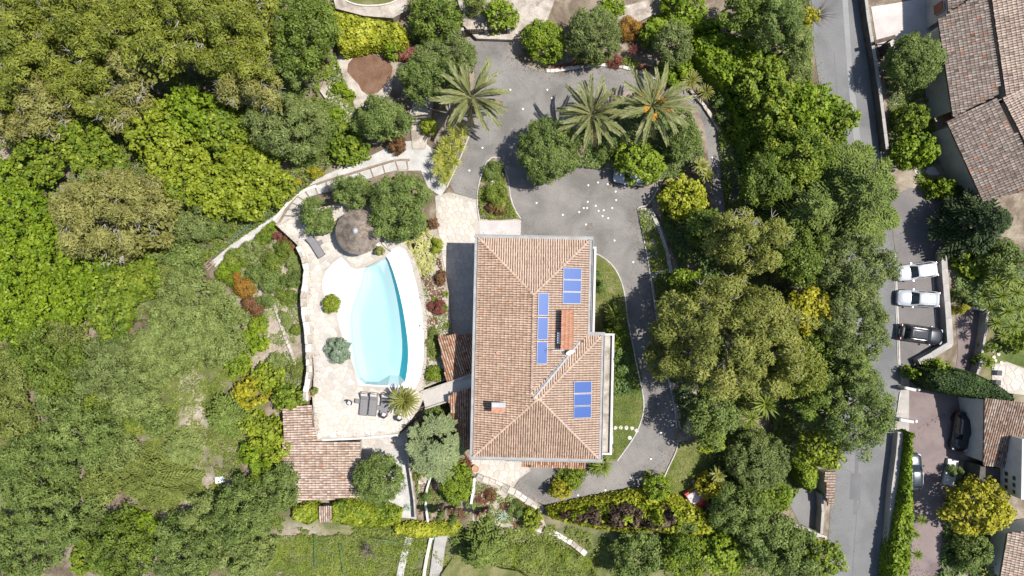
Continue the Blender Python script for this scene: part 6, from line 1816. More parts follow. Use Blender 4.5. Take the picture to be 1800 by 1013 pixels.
# broadleaf canopy masses
GB = 'broadleaf trees of the green thicket'
broad = [
 (275, 225, 60, 5.5, 'yellowgreen', 'yellow-green broadleaf crown at the upper left of the large lit thicket'),
 (345, 200, 52, 5.5, 'lime', 'bright lime crown in the middle of the upper lit thicket'),
 (400, 235, 52, 5, 'broad', 'greener crown below the pine shadow, upper right of the thicket'),
 (315, 285, 62, 5, 'yellowgreen', 'yellow-green crown in the centre of the upper thicket'),
 (435, 300, 62, 4.5, 'yellowgreen', 'pale-dotted yellow-green crown over the top of the pebble path'),
 (375, 335, 52, 4.2, 'yellowgreen', 'yellowish crown at the lower left of the upper thicket'),
 (470, 325, 45, 4, 'yellowgreen', 'yellow-green crown closest to the curved stairs'),
 (428, 358, 36, 4, 'yellowgreen', 'low yellow-green crown just above the straight pebble path'),
 (150, 250, 50, 5, 'broad', 'mid-green crown under the first shaded pines'),
 (75, 280, 52, 5, 'broad', 'mid-green crown near the left edge, below the pine wood'),
 (175, 285, 45, 4.5, 'broad', 'green crown right above the brownish umbrella pine'),
 (20, 320, 42, 5, 'lime', 'bright crown touching the left edge above the thicket'),
 (40, 380, 60, 5.5, 'lime', 'bright lime crown at the left edge level with the umbrella pine'),
 (95, 440, 55, 5, 'lime', 'lime crown at the lower left foot of the umbrella pine'),
 (30, 470, 55, 5.5, 'lime', 'bright crown on the left edge, the middle one of the lime row'),
 (40, 545, 58, 5, 'lime', 'lime crown on the left edge, the lowest of the lime row'),
 (115, 520, 58, 5, 'lime', 'lime crown in the lower middle of the left thicket'),
 (160, 470, 48, 4.5, 'lime', 'lime crown straight below the umbrella pine'),
 (215, 505, 46, 4.5, 'broad', 'green crown at the right end of the lime thicket'),
 (255, 485, 36, 4, 'broad', 'darker green crown beside the pale grassy hillside tree'),
 (200, 560, 44, 4, 'broad', 'green crown forming the lower tip of the lime thicket'),
]
for px, py, r, h, lf, lb in broad:
    tree('broadleaf_tree', lb, 'tree', 'broad', lf, px, py, r, h, GB, flat=.42, amp=.2)
hill = [
 ('scrub_tree', 'fine', 'palegreen', 330, 560, 84, 5, 'pale grey-green fine-leaved tree left of the pool garden', 'tree'),
 ('scrub_tree', 'fine', 'palegreen', 378, 590, 58, 4, 'pale fine-leaved crown joining the lower right of the grey-green tree', 'tree'),
 ('scrub_tree', 'fine', 'palegreen', 290, 620, 62, 4, 'pale hillside crown beside the bare soil patch', 'tree'),
 ('scrub_tree', 'fine', 'olive', 200, 650, 66, 4.5, 'grey-green hillside crown below the green thicket tip', 'tree'),
 ('scrub_tree', 'fine', 'palegreen', 238, 690, 52, 3.5, 'pale crown left of the grassy clearing', 'tree'),
 ('scrub_tree', 'holm', 'holm', 60, 600, 44, 4.5, 'dark green spiky crown at the left edge under the lime row', 'tree'),
 ('scrub_tree', 'fine', 'scrub', 30, 655, 52, 3.6, 'brown-green scrub crown at the left edge', 'tree'),
 ('scrub_tree', 'holm', 'holm', 110, 650, 58, 4, 'dark mottled crown in the lower left quarter', 'tree'),
 ('scrub_tree', 'fine', 'scrub', 120, 590, 36, 3, 'brownish bush crown between the dark tree and the thicket', 'bush'),
 ('scrub_tree', 'fine', 'scrub', 25, 735, 48, 3, 'brown-green low crown at the left edge above the olives', 'tree'),
 ('scrub_tree', 'holm', 'olivegreen', 100, 705, 42, 3.5, 'mottled dark crown above the grove of the lower left', 'tree'),
 ('olive_tree', 'olive', 'olivegreen', 145, 765, 72, 6, 'large olive in the lower left, next to the feathery juniper', 'olive tree'),
 ('olive_tree', 'olive', 'olivegreen', 55, 830, 74, 6, 'large olive on the left edge in the lower left', 'olive tree'),
 ('olive_tree', 'olive', 'olivegreen', 105, 905, 66, 5.5, 'olive crown left of the feathery juniper foot', 'olive tree'),
 ('olive_tree', 'olive', 'olivegreen', 35, 965, 66, 5.5, 'olive crown in the bottom left corner', 'olive tree'),
 ('olive_tree', 'holm', 'holm', 215, 965, 66, 4.5, 'dark oak-like crown at the bottom edge below the lime strip', 'tree'),
 ('olive_tree', 'olive', 'olivegreen', 335, 965, 66, 5, 'dark olive crown at the bottom edge in the left half', 'olive tree'),
 ('olive_tree', 'olive', 'olivegreen', 425, 905, 58, 5, 'olive crown left of the pool house', 'olive tree'),
 ('olive_tree', 'olive', 'olivegreen', 480, 865, 45, 4.5, 'olive crown touching the left wall of the pool house', 'olive tree'),
 ('olive_tree', 'olive', 'palegreen', 430, 975, 52, 4, 'paler olive crown at the bottom edge near the meadow', 'olive tree'),
 ('scrub_tree', 'fine', 'palegreen', 365, 905, 40, 2.6, 'pale whitish-green bush between the juniper and the dark olives', 'bush'),
 ('scrub_tree', 'broad', 'lime', 245, 935, 42, 1.6, 'bright lime bush strip below the juniper', 'bush'),
 ('scrub_tree', 'broad', 'lime', 145, 935, 24, 1.6, 'small lime bush at the left end of the bright strip', 'bush'),
 ('scrub_tree', 'broad', 'broad', 150, 985, 28, 1.8, 'small bright bush at the bottom edge beside the oak-like crown', 'bush'),
 ('scrub_tree', 'fine', 'grassgreen', 235, 745, 26, 2, 'light grassy bush right of the large lower olive', 'bush'),
 ('scrub_tree', 'holm', 'olivegreen', 278, 738, 28, 2.6, 'dark low bush along the left edge of the clearing', 'bush'),
 ('scrub_tree', 'fine', 'palegreen', 208, 792, 40, 3.2, 'pale green bush between the large lower olive and the feathery juniper', 'bush'),
 ('scrub_tree', 'fine', 'scrub', 182, 850, 36, 2.8, 'brown-green bush under the left tip of the feathery juniper', 'bush'),
 ('scrub_tree', 'holm', 'broad', 175, 715, 34, 3.2, 'fresh green bush above the large lower olive', 'bush'),
 ('scrub_tree', 'fine', 'olive', 345, 396, 33, 4, 'round dark grey-green bush right of the umbrella pine', 'bush'),
 ('scrub_tree', 'holm', 'holm', 318, 335, 32, 3.6, 'dark bush above the grey-green round one', 'bush'),
 ('scrub_tree', 'holm', 'olivegreen', 384, 404, 18, 2.2, 'dark bush beneath the end of the yellow-green thicket', 'bush'),
 ('scrub_tree', 'holm', 'olivegreen', 322, 452, 38, 2.4, 'olive-green scrub between the umbrella pine and the wooden crossing', 'bush'),
 ('scrub_tree', 'fine', 'scrub', 300, 480, 34, 2.2, 'brownish-green scrub left of the wooden crossing', 'bush'),
 ('scrub_tree', 'cedar', 'cedar', 395, 735, 42, 5, 'feathery green cedar right of the clearing', 'tree'),
]
for nm, k, lf, px, py, r, h, lb, cat in hill:
    tree(nm, lb, cat, k, lf, px, py, r, h, 'hillside trees and bushes on the lower left', flat=.5, amp=.22)
# sprawling juniper: leaning feathery boughs
tree('juniper', 'sprawling feathery olive-yellow juniper in the lower left hillside', 'conifer', 'cedar', 'scrub', 270, 850, 96, 4.5, None, ry=66)
tree('juniper', 'second smaller feathery juniper above the large one', 'conifer', 'cedar', 'palegreen', 312, 792, 34, 3.0)
# shrubs around garden of the pool terrace, slope bed
slope = [
 ('broad','yellow',440,690,34,2.2,'golden-yellow bush on the slope left of the pool garden wall','bush'),
 ('broad','yellowgreen',470,665,30,2,'yellow-green bush above the golden one on the slope','bush'),
 ('broad','yellowgreen',470,765,34,2.6,'yellow-green bush left of the garden shed','bush'),
 ('broad','broad',507,700,28,3,'bright green round tree touching the garden shed roof','tree'),
 ('broad','yellowgreen',490,790,28,2.8,'yellow-green bush at the top left corner of the pool house','bush'),
 ('broad','lime',452,800,34,2.4,'lime bush left of the pool house','bush'),
 ('broad','yellowgreen',440,740,28,2.2,'yellow-green bush under the golden bush','bush'),
 ('holm','broad',460,840,28,2.4,'green bush low against the pool house','bush'),
 ('broad','clipped',415,640,26,1.8,'green bush at the lower right of the pale hillside tree','bush'),
 ('broad','lime',445,600,26,1.6,'lime-green mound right of the pale hillside tree','bush'),
 ('fine','orange',428,508,20,1.2,'orange-red flowering bush on the slope beside the pale tree','bush'),
 ('fine','rust',442,540,21,1.2,'rust-brown bush below the orange one','bush'),
 ('fine','orange',418,490,13,.9,'small orange tuft at the top of the coloured slope bushes','bush'),
 ('fine','lime',400,477,24,1.1,'lime-green tuft of grasses by the wooden crossing','bush'),
 ('fine','grassgreen',415,455,22,1.2,'green ornamental grass at the foot of the straight pebble path','grass clump'),
 ('fine','palegreen',440,440,22,.9,'pale grey-green tuft beside the straight pebble path','bush'),
 ('fine','grassgreen',500,440,20,1.2,'green grassy mound nearest the terrace wall bend','grass clump'),
 ('fine','grassgreen',478,460,22,1.2,'green mound in the middle of the slope bed','bush'),
 ('fine','palegreen',516,462,17,.9,'grey-green mound against the terrace wall','bush'),
 ('fine','olivegreen',450,480,20,1.1,'dark green tuft in the slope bed, left of middle','bush'),
 ('fine','olivegreen',480,495,24,1.2,'dark green shrub in the centre of the slope bed','bush'),
 ('fine','olivegreen',512,490,20,1.2,'dark shrub beside the widest part of the terrace wall','bush'),
 ('fine','grassgreen',505,520,20,.9,'fresh green mound below the dark wall shrub','bush'),
 ('fine','rust',505,428,15,.8,'reddish-brown tuft near the top corner of the terrace paving','bush'),
 ('fine','broad',465,415,17,.9,'green tuft by the top end of the slope bed','bush'),
 ('fine','lime',477,400,11,.6,'small lime tuft at the tip of the slope bed','bush'),
 ('fine','redleaf',489,414,9,.7,'little red-leaved shrub at the tip of the slope bed','bush'),
 ('fine','olivegreen',470,530,16,.8,'dark tuft at the start of the stone edging','bush'),
 ('fine','palegreen',500,560,13,.6,'small grey tuft between edging and terrace wall','bush'),
 ('fine','grassgreen',520,580,11,.5,'small green tuft by the terrace wall middle','bush'),
 ('fine','palegreen',485,635,18,.9,'grey-green tuft at the end of the stone edging','bush'),
 ('fine','scrub',520,650,18,.8,'brownish low shrub against the lower terrace wall','bush'),
 ('fine','clipped',455,570,18,.9,'bright green mound above the lime-green one','bush'),
]
for k, lf, px, py, r, h, lb, cat in slope:
    shrub('garden_shrub', lb, cat, k, lf, px, py, r * (.95 if k == 'fine' else 1), h, 'shrubs on the slope beside the pool terrace')
# upper garden shrubs
up = [
 ('holm','olivegreen',565,230,42,2.4,'green bush mass right of the large grey olive'),
 ('broad','broad',605,255,44,2.2,'green broadleaf bush above the curved stairs'),
 ('broad','lime',590,205,22,1.8,'lime bush with white flower sprays next to the large olive'),
 ('holm','broad',545,262,24,1.8,'dark green bush above the yellow-flowering one'),
 ('fine','yellow',553,303,13,1.0,'bright yellow flowering bush on the outer rim of the stairs'),
 ('fine','yellow',505,335,14,1.0,'bright yellow flowering bush at the bend of the stairs'),
 ('fine','yellow',524,322,8,.8,'smaller yellow flowering bush between the two larger ones'),
 ('fine','palegreen',540,200,30,2.6,'pale bush with white sprays between the olive and green bushes'),
 ('clip','rust',697,254,19,1.5,'clipped reddish-brown bush at the head of the white path'),
 ('broad','lime',597,155,14,1.0,'small yellow-green bush at the left rim of the gravel circle'),
 ('broad','lime',612,167,13,.9,'second small yellow-green bush on the rim of the gravel circle'),
 ('broad','lime',690,88,20,1.6,'yellow-green bush hanging over the gravel circle'),
 ('clip','olivegreen',508,170,26,3,'small round olive-green bush below the second oak'),
 ('clip','yellowgreen',753,222,18,1.6,'yellow-green clipped bush left of the spiky plants'),
 ('holm','holm',765,35,54,4.0,'big dense green shrub at the top, right of the lime hedge'),
 ('broad','clipped',880,25,34,3.2,'bright bush at the top edge behind the driveway gate'),
 ('fine','scrub',835,10,24,2.4,'thin bush at the top edge left of the gate'),
 ('broad','lime',1075,15,26,1.6,'low bush at the top edge above the pale olive'),
 ('broad','lime',1200,12,42,3.0,'bright lime tree at the top edge left of the dark woods'),
 ('clip','clipped',957,70,42,3.6,'large smooth clipped green dome at the head of the driveway'),
 ('fine','orange',1108,50,24,1.8,'orange-tipped shrub behind the purple spiky plants'),
 ('fine','redleaf',1082,108,14,.7,'low red plants beside the white stone kerb'),
 ('fine','redleaf',1030,103,13,.7,'low red shrub under the pale olive by the kerb'),
 ('fine','grassgreen',1045,108,12,.5,'small green tuft in the kerb bed below the pale olive'),
 ('broad','clipped',1144,62,24,2.4,'bright green shrub right of the orange-tipped one'),
 ('broad','lime',1190,125,36,1.2,'low lime shrub above the bend of the driveway'),
 ('clip','olivegreen',1267,174,19,1.6,'grey-green clipped ball right of the driveway branch'),
 ('clip','olivegreen',1277,206,20,1.5,'second grey-green ball below the first'),
 ('broad','clipped',1290,232,20,1.4,'green shrub at the stone edge of the driveway branch'),
 ('broad','clipped',1124,286,46,4.0,'bright green round tree over the parked car in the court'),
 ('broad','sunny',1203,350,46,3.8,'yellow-green round shrub tree below the fan palms'),
 ('clip','olivegreen',1060,268,22,1.2,'dull green shrub between the palms and the court kerb'),
 ('fine','grassgreen',870,345,26,1.0,'green ground shrub in the small island bed'),
 ('fine','olivegreen',868,300,20,.9,'upper green tuft of the small island bed'),
 ('fine','rust',872,365,18,1.0,'brown-leaved plant at the lower end of the small island bed'),
 ('holm','jungle',1055,505,14,1.6,'dark green shrub on the curved lawn, right of a pair'),
 ('holm','jungle',1048,484,10,1.2,'small dark shrub on the curved lawn above the larger one'),
 ('broad','clipped',1155,856,26,3.6,'round bright clipped bush at the bottom bend of the driveway'),
 ('broad','yellow',985,862,20,2.6,'golden-yellow shrub at the bottom edge of the driveway'),
 ('holm','broad',1003,838,26,1.0,'green climber shrubs along the porch'),
 ('clip','clipped',800,850,32,3.6,'bright green tree below the blue-green cedar'),
 ('clip','olivegreen',764,730,22,1.8,'grey-yellow shrub above the blue-green cedar'),
 ('clip','scrub',728,780,10,.8,'small brown-green ball by the white garden wall'),
 ('clip','scrub',733,838,9,.8,'small ball of foliage beside the narrow steps'),
 ('fine','olivegreen',752,872,13,.9,'low dark shrub right of the narrow steps'),
 ('fine','palegreen',826,884,12,.8,'grey-green low shrub in the lower bed'),
 ('fine','rust',862,872,12,.6,'brownish shrub in the lower bed under the south patio'),
 ('fine','olivegreen',908,897,17,1.0,'spiky olive-green shrub left of the vine hedge'),
 ('broad','yellowgreen',935,912,22,2.0,'yellow-green bush at the left end of the vine hedge'),
 ('broad','yellow',1245,855,26,2.6,'golden shrub right of the toy playhouse'),
 ('fine','palegreen',1285,862,30,2.4,'pale green shrub below the golden one'),
 ('holm','olivegreen',1205,920,26,2.2,'dark mound behind the vine hedge corner'),
 ('broad','clipped',1650,655,30,2.8,'bright round hedge bush beside the gateway wall'),
 ('broad','clipped',1601,655,14,1.8,'small round bush on the gateway wall corner'),
 ('broad','broad',1605,207,30,3.2,'bright bush in the neighbour garden below the olive'),
 ('broad','lime',1612,262,40,3.2,'bright bush in the neighbour garden above the courtyard tiles'),
 ('broad','lime',1655,330,26,2.2,'lime bush at the foot of the neighbour garden'),
 ('broad','clipped',1722,462,45,1.6,'bright low hedge above the spiky plant thicket'),
 ('clip','olivegreen',1712,965,36,3.0,'big grey-green clipped ball in the lower right garden'),
 ('fine','olivegreen',1700,985,28,1.8,'loose green shrub under the clipped ball'),
 ('fine','palegreen',1688,520,14,1.6,'pale green plant behind the parking wall'),
 ('fine','yellow',1690,545,12,1.4,'yellowish climber tuft on the parking wall'),
 ('broad','broad',1790,600,26,2.0,'green bush above the little lawn at the right edge'),
 ('broad','clipped',1732,635,14,2.4,'narrow green hedge bush left of the round patio'),
 ('broad','clipped',1737,610,12,2.0,'upper narrow green hedge bush left of the stepping stones'),
 ('fine','olivegreen',1678,828,14,1.4,'planting beside the nose of the black car'),
]
for k, lf, px, py, r, h, lb in up:
    if not lb: continue
    shrub('garden_shrub', lb, 'shrub', k, lf, px, py, r, h, None, ry=r * (.9 if px != 800 else 1.25))
shrub('round_shrub', 'yellow-green dome shrub growing in a stone ring at the pool beach', 'shrub', 'clip', 'yellowgreen', 581, 535, 17, 1.3, base=POOL_Z)
shrub('blue_shrub', 'silvery blue-green cushion conifer beside the pool', 'shrub', 'pad', 'blueshrub', 593, 616, 24, 1.3, base=POOL_Z, amp=.06)
shrub('potted_plant', 'brownish bushy plant in a pot between the hut and the pool edge', 'shrub', 'clip', 'scrub', 667, 441, 9, 1.1, base=POOL_Z)
shrub('potted_plant', 'small round plant in the pot at the lower end of the terrace wall', 'shrub', 'clip', 'scrub', 552, 690, 8, .9, base=POOL_Z)
shrub('garden_shrub', 'yellow-green shrub between the agaves and the west patio', 'shrub', 'fine', 'yellowgreen', 768, 432, 12, 1.0, base=1.0, ry=14)
shrub('garden_shrub', 'brown-green cushion beside the west patio edge', 'shrub', 'clip', 'rust', 774, 488, 10, .9, base=1.0, ry=15)
shrub('garden_shrub', 'small brown plant at the top of the strip along the west patio', 'shrub', 'fine', 'rust', 762, 393, 8, .7, base=.9, ry=13)
shrub('garden_shrub', 'dark red ground shrub in the succulent bed', 'shrub', 'fine', 'redleaf', 768, 540, 17, .5, base=1.0, ry=15)
shrub('garden_shrub', 'leafy green plant in the lowest part of the succulent bed', 'shrub', 'fine', 'broad', 762, 655, 17, .7, base=1.0)
shrub('garden_shrub', 'sparse grey succulents in the middle of the bed right of the pool', 'shrub', 'fine', 'scrub', 760, 605, 15, .35, base=.95, ry=28)
# right side woods
right = [
 ('cedar_tree','cedar','cedar',1520,335,122,13,'big feathery cedar reaching over the bend of the street','cedar tree'),
 ('cedar_tree','cedar','cedar',1430,365,70,12,'cedar crown left of the big feathery one','cedar tree'),
 ('cedar_tree','cedar','deepgreen',1745,390,62,9,'very dark cedar right of the parking bay','cedar tree'),
 ('cedar_tree','cedar','cedar',1500,640,58,10,'feathery conifer leaning over the street below the grey-green tree','cedar tree'),
 ('street_tree','olive','olive',1495,470,72,9.5,'soft grey-green tree shading the street left of the parked cars','tree'),
 ('street_tree','olive','olive',1493,570,68,9.5,'grey-green tree hanging over the street opposite the black estate car','tree'),
 ('street_tree','olive','olivegreen',1500,720,74,9,'large mixed green tree hanging over the lower street','tree'),
 ('street_tree','holm','holm',1430,600,40,8,'dark tree between the huge pine and the street','tree'),
 ('street_tree','broad','yellow',1412,545,42,8.5,'golden-green tree between the huge pine and the grey-green street trees','tree'),
 ('street_tree','holm','holm',1430,700,46,8,'dark crown left of the large mixed street tree','tree'),
 ('street_tree','broad','yellowgreen',1440,790,40,6.5,'olive-yellow tree above the clipped hedge by the gate pillar','tree'),
 ('street_tree','holm','holm',1400,450,52,9,'dark oak crown between the upper pine and the cedar','tree'),
 ('street_tree','broad','broad',1375,195,58,6.5,'bright green broad crown in the upper right thicket','tree'),
 ('street_tree','broad','lime',1420,195,56,7,'lime broad crown closest to the upper street','tree'),
 ('street_tree','broad','broad',1468,215,36,6.5,'green crown leaning on the street edge','tree'),
 ('street_tree','holm','broad',1400,270,62,8,'grey-green crown below the bright thicket','tree'),
 ('street_tree','holm','holm',1345,320,50,7.5,'dark green crown right of the driveway branch','tree'),
 ('street_tree','broad','broad',1340,150,52,5,'green crown in the middle of the broad bright hedge','tree'),
 ('street_tree','olive','olivegreen',1365,30,52,8,'grey-green tree at the top edge near the street','tree'),
 ('street_tree','holm','holm',1310,20,44,7,'dark tree at the top edge right of the lime tree','tree'),
 ('street_tree','olive','palegreen',1395,75,30,5.5,'pale yellow-green shrub tree beside the top of the street','tree'),
 ('street_tree','broad','yellow',1415,35,18,5,'small golden crown at the top edge touching the street','tree'),
 ('street_tree','fine','palegreen',1400,110,26,4,'pale wispy crown under the yellow-green shrub tree','tree'),
 ('street_tree','holm','olivegreen',1250,735,48,7,'green crown at the foot of the huge pine','tree'),
 ('street_tree','broad','yellowgreen',1248,770,28,5,'yellow-green crown by the lower lawn','tree'),
 ('street_tree','holm','holm',1240,400,38,6,'dark crown left of the upper pine','tree'),
 ('street_tree','broad','clipped',1205,495,30,5.5,'bright green crown at the upper left of the huge pine','tree'),
 ('street_tree','olive','olivegreen',1300,900,50,5,'grey olive-like crown right of the vine hedge','tree'),
 ('street_tree','holm','olivegreen',1350,950,62,6,'dark mottled crown at the bottom edge, right of the vines','tree'),
 ('street_tree','olive','olivegreen',1400,980,52,6,'grey-green crown at the bottom edge left of the street','tree'),
 ('street_tree','broad','broad',1445,980,36,5,'green crown at the bottom edge touching the street','tree'),
 ('street_tree','broad','clipped',1365,870,28,3.5,'bright bush left of the lower drive mouth','tree'),
 ('street_tree','holm','holm',1330,885,36,4.5,'dark crown between olive and lower drive','tree'),
 ('street_tree','broad','clipped',1270,965,46,4,'green mound at the bottom edge below the vines','tree'),
 ('street_tree','holm','broad',1200,975,44,4,'green mound at the bottom edge, centre right','tree'),
 ('street_tree','holm','olivegreen',1120,975,48,4,'green mound with a reddish fringe at the bottom edge','tree'),
 ('street_tree','broad','yellow',1722,895,56,5.5,'golden-green round tree in the lower right garden','tree'),
 ('street_tree','holm','olivegreen',1762,455,40,4,'dull green crown right of the bright low hedge','tree'),
 ('street_tree','holm','jungle',1082,636,27,4.5,'shady green tree against the east side of the villa','tree'),
 ('street_tree','broad','broad',1080,592,26,3.4,'dark green tree below the spiky plant on the curved lawn','tree'),
]
for nm, k, lf, px, py, r, h, lb, cat in right:
    if not lb: continue
    tree(nm, lb, cat, k, lf, px, py, r, h, None, amp=.2, flat=.5, ry=r * (.85 if px == 1430 else 1), tw=20 if px == 1500 and py == 720 else 0)
tree('blue_cedar', 'large blue-green cedar with flat tiers between the pool house patio and the villa', 'cedar tree', 'tiers', 'glaucous', 765, 795, 50, 6.5, None, ry=58)
tree('blue_cedar', 'small glaucous sprawling conifer beside the toy playhouse shrubs', 'conifer', 'tiers', 'glaucous', 1275, 905, 22, 2)

# ------------------------------------------------------------------ hedges, climbers and ground cover
bed('hedge', 'lime-yellow hedge bank between the dark oak and the large green shrub at the top', 'hedge', 'sunny', [(584,18),(610,20),(640,28),(668,32),(700,36),(714,50),(716,72),(700,80),(672,84),(650,84),(628,90),(600,94),(590,80),(586,50)], 2.4, 'broad', edge=.8, bumps=.3)
bed('hedge', 'red-leaved low hedge below the lime-yellow bank', 'hedge', 'redleaf', [(700,88),(715,82),(745,80),(762,86),(758,98),(735,100),(712,106),(700,104)], .9, 'fine', edge=.4)
bed('hedge', 'yellow-green hedge band running from the olive to the top right thicket', 'hedge', 'lime', [(1140,30),(1180,25),(1230,28),(1275,30),(1270,52),(1235,58),(1200,55),(1150,52)], 2.2, 'broad', edge=.7)
bed('hedge', 'broad bright hedge curving down beside the upper driveway branch', 'hedge', 'lime', [(1215,60),(1260,48),(1310,62),(1345,85),(1375,100),(1360,150),(1340,200),(1330,240),(1300,238),(1290,200),(1270,155),(1245,125),(1222,100)], 3.0, 'broad', edge=.9, bumps=.35, mats='clipped')
bed('hedge', 'green hedge along the lower part of the driveway branch', 'hedge', 'broad', [(1300,180),(1345,200),(1380,240),(1350,290),(1330,310),(1312,290),(1300,245)], 2.6, 'broad', edge=.9, bumps=.35)
bed('vine_hedge', 'long hedge with yellow rim and purple-brown leaves at the bottom of the driveway', 'hedge', 'sunny', [(960,900),(1010,888),(1060,878),(1110,868),(1150,868),(1200,880),(1235,895),(1260,915),(1255,945),(1200,945),(1150,938),(1100,940),(1050,935),(1000,925),(968,915)], 2.6, 'broad', edge=1.0, bumps=.45)
bed('vine_thicket', 'purple-brown leafy thicket in the middle of the vine hedge', 'hedge', 'purple', [(985,908),(1040,893),(1110,888),(1180,890),(1210,905),(1200,930),(1140,934),(1080,932),(1010,925)], 4.0, 'broad', edge=.9, bumps=.5, mats='yellowgreen')
bed('hedge', 'small lime hedge beneath the slim cypresses', 'hedge', 'sunny', [(690,925),(720,920),(755,922),(800,918),(810,928),(795,942),(760,948),(720,948),(695,940)], 1.5, 'broad', edge=.5)
bed('hedge', 'bright bush row below the pool house', 'hedge', 'yellowgreen', [(583,885),(600,876),(640,885),(680,890),(705,900),(700,925),(660,932),(615,928),(580,918)], 1.8, 'broad', edge=.6, mats='broad')
bed('hedge', 'yellow-green bush strip behind the tool shed', 'hedge', 'yellowgreen', [(512,895),(540,885),(560,888),(560,915),(540,925),(512,915)], 1.4, 'broad', edge=.5, mats='broad')
bed('climbing_hedge', 'climbing green hedge on the wall between the lower street and the red forecourt', 'hedge', 'clipped', [(1598,764),(1607,762),(1608,800),(1606,850),(1610,900),(1606,950),(1600,1000),(1596,1040),(1560,1040),(1565,980),(1575,920),(1583,880),(1588,850),(1592,810)], 2.6, 'broad', edge=.5, mats='lime')
bed('tall_hedge', 'tall smooth dark hedge lying diagonally below the round patio', 'hedge', 'hedgedark', [(1625,668),(1635,650),(1680,645),(1720,655),(1755,672),(1785,693),(1786,706),(1770,713),(1725,706),(1680,698),(1645,690)], 4.2, 'clip', edge=1.0, bumps=.08, size=.8)
bed('clipped_hedge', 'clipped conical hedge above the lower drive', 'hedge', 'clipped', [(1398,818),(1440,820),(1443,840),(1438,860),(1425,868),(1412,858),(1402,840)], 3.2, 'clip', edge=.8, bumps=.1)
bed('meadow_thicket', 'low heather-like thicket on the slope below the south garden', 'ground cover', 'scrub', [(890,955),(950,950),(1010,968),(1040,990),(1060,1040),(960,1040),(900,1000),(850,990),(860,960)], 1.0, 'fine', edge=.5, bumps=.5, mats='grassgreen')
GC = 'stuff'
def cover(name, leaf, poly, h=.25, kind='fine', cov=1.2, patch=.45, base=None, mats=None, size=1.0):
    o = bed(name, None, None, leaf, poly, h, kind, GC, None, cov, .3, .5, .7, patch, base, mats, size)
    return o
cover('undergrowth', 'scrub', [(-60,560),(120,600),(300,560),(440,640),(420,860),(520,930),(700,930),(1000,925),(1080,960),(1400,930),(1440,1080),(-60,1080)], .5, 'fine', 1.4, .55, mats='grassgreen')
cover('undergrowth', 'olivegreen', [(-60,-60),(600,-60),(590,100),(640,230),(560,310),(480,380),(360,460),(300,560),(-60,600)], .7, 'holm', 1.2, .35, mats='broad')
cover('undergrowth', 'olivegreen', [(1255,150),(1400,-60),(1424,-60),(1430,150),(1470,300),(1480,560),(1465,780),(1380,900),(1260,920),(1230,700),(1280,400)], .7, 'holm', 1.4, .35, mats='broad')
cover('slope_plants', 'palegreen', [(480,405),(515,432),(530,480),(524,540),(534,600),(532,690),(480,700),(440,620),(420,560),(392,478),(450,432)], .3, 'fine', 1.0, .55, mats='olivegreen')
cover('meadow_grass', 'grassgreen', [(500,935),(700,935),(740,960),(700,1080),(440,1080),(470,990)], .3, 'fine', 1.6, .25, mats='scrub', size=.85)
cover('meadow_grass', 'grassgreen', [(300,660),(370,670),(380,880),(330,880),(290,760)], .2, 'fine', .9, .64, mats='scrub')
cover('bed_plants', 'grassgreen', [(1123,368),(1143,368),(1162,410),(1176,460),(1188,520),(1160,560),(1150,500),(1140,445),(1128,400)], .45, 'fine', 1.6, .3, .07, mats='flowerwhite')
cover('bed_plants', 'jungle', [(1160,560),(1188,520),(1210,600),(1225,700),(1200,760),(1188,712),(1172,640)], .5, 'fine', 1.5, .3, .07, mats='flowerwhite')
cover('bed_plants', 'jungle', [(1005,292),(1010,230),(1060,190),(1150,170),(1215,195),(1235,240),(1242,300),(1160,316),(1098,300)], .6, 'holm', 1.6, .3, .08, mats='olivegreen')
cover('bed_plants', 'grassgreen', [(845,385),(840,345),(850,300),(860,283),(876,282),(886,300),(893,345),(912,384)], .4, 'fine', 1.5, .35, .08, mats='flowerwhite')
cover('bed_plants', 'jungle', [(1165,392),(1195,468),(1232,560),(1265,540),(1270,470),(1255,380),(1240,330),(1165,325)], .7, 'holm', 1.6, .3, .08)
cover('bed_plants', 'olivegreen', [(720,770),(735,745),(752,715),(788,705),(808,790),(828,812),(832,860),(824,908),(780,928),(738,914)], .4, 'fine', 1.3, .4, .02, mats='rust')
cover('bed_plants', 'palegreen', [(836,846),(870,858),(905,873),(945,902),(955,925),(900,932),(835,915)], .35, 'fine', 1.3, .4, -.03, mats='rust')
cover('bed_plants', 'palegreen', [(738,480),(772,440),(786,520),(792,590),(772,605),(782,665),(748,678),(750,600),(744,540)], .22, 'fine', .8, .5, POOL_Z - .6, mats='rust')
cover('bed_plants', 'jungle', [(1060,560),(1090,560),(1100,620),(1112,690),(1080,700),(1072,640)], .5, 'holm', 1.5, .3, .06)
cover('bed_plants', 'redleaf', [(968,118),(1045,98),(1110,100),(1160,125),(1130,128),(1090,110),(1045,110),(985,122)], .4, 'fine', 1.3, .4, .0, mats='grassgreen')
cover('lawn_grass', 'grassgreen', [(1040,446),(1078,470),(1096,510),(1102,570),(1112,620),(1125,675),(1130,715),(1124,740),(1098,788),(1083,806),(1078,760),(1074,650),(1060,560)], .07, 'fine', .55, .3, .06, mats='scrub', size=.6)
cover('lawn_grass', 'grassgreen', [(1160,870),(1170,838),(1182,812),(1192,795),(1238,776),(1255,800),(1243,850),(1213,888),(1182,880)], .07, 'fine', .55, .3, .06, mats='scrub', size=.6)
cover('ivy', 'jungle', [(1668,345),(1700,440),(1720,480),(1800,470),(1830,600),(1760,590),(1735,545),(1685,530),(1672,440)], .6, 'broad', 1.6, .2, .0)
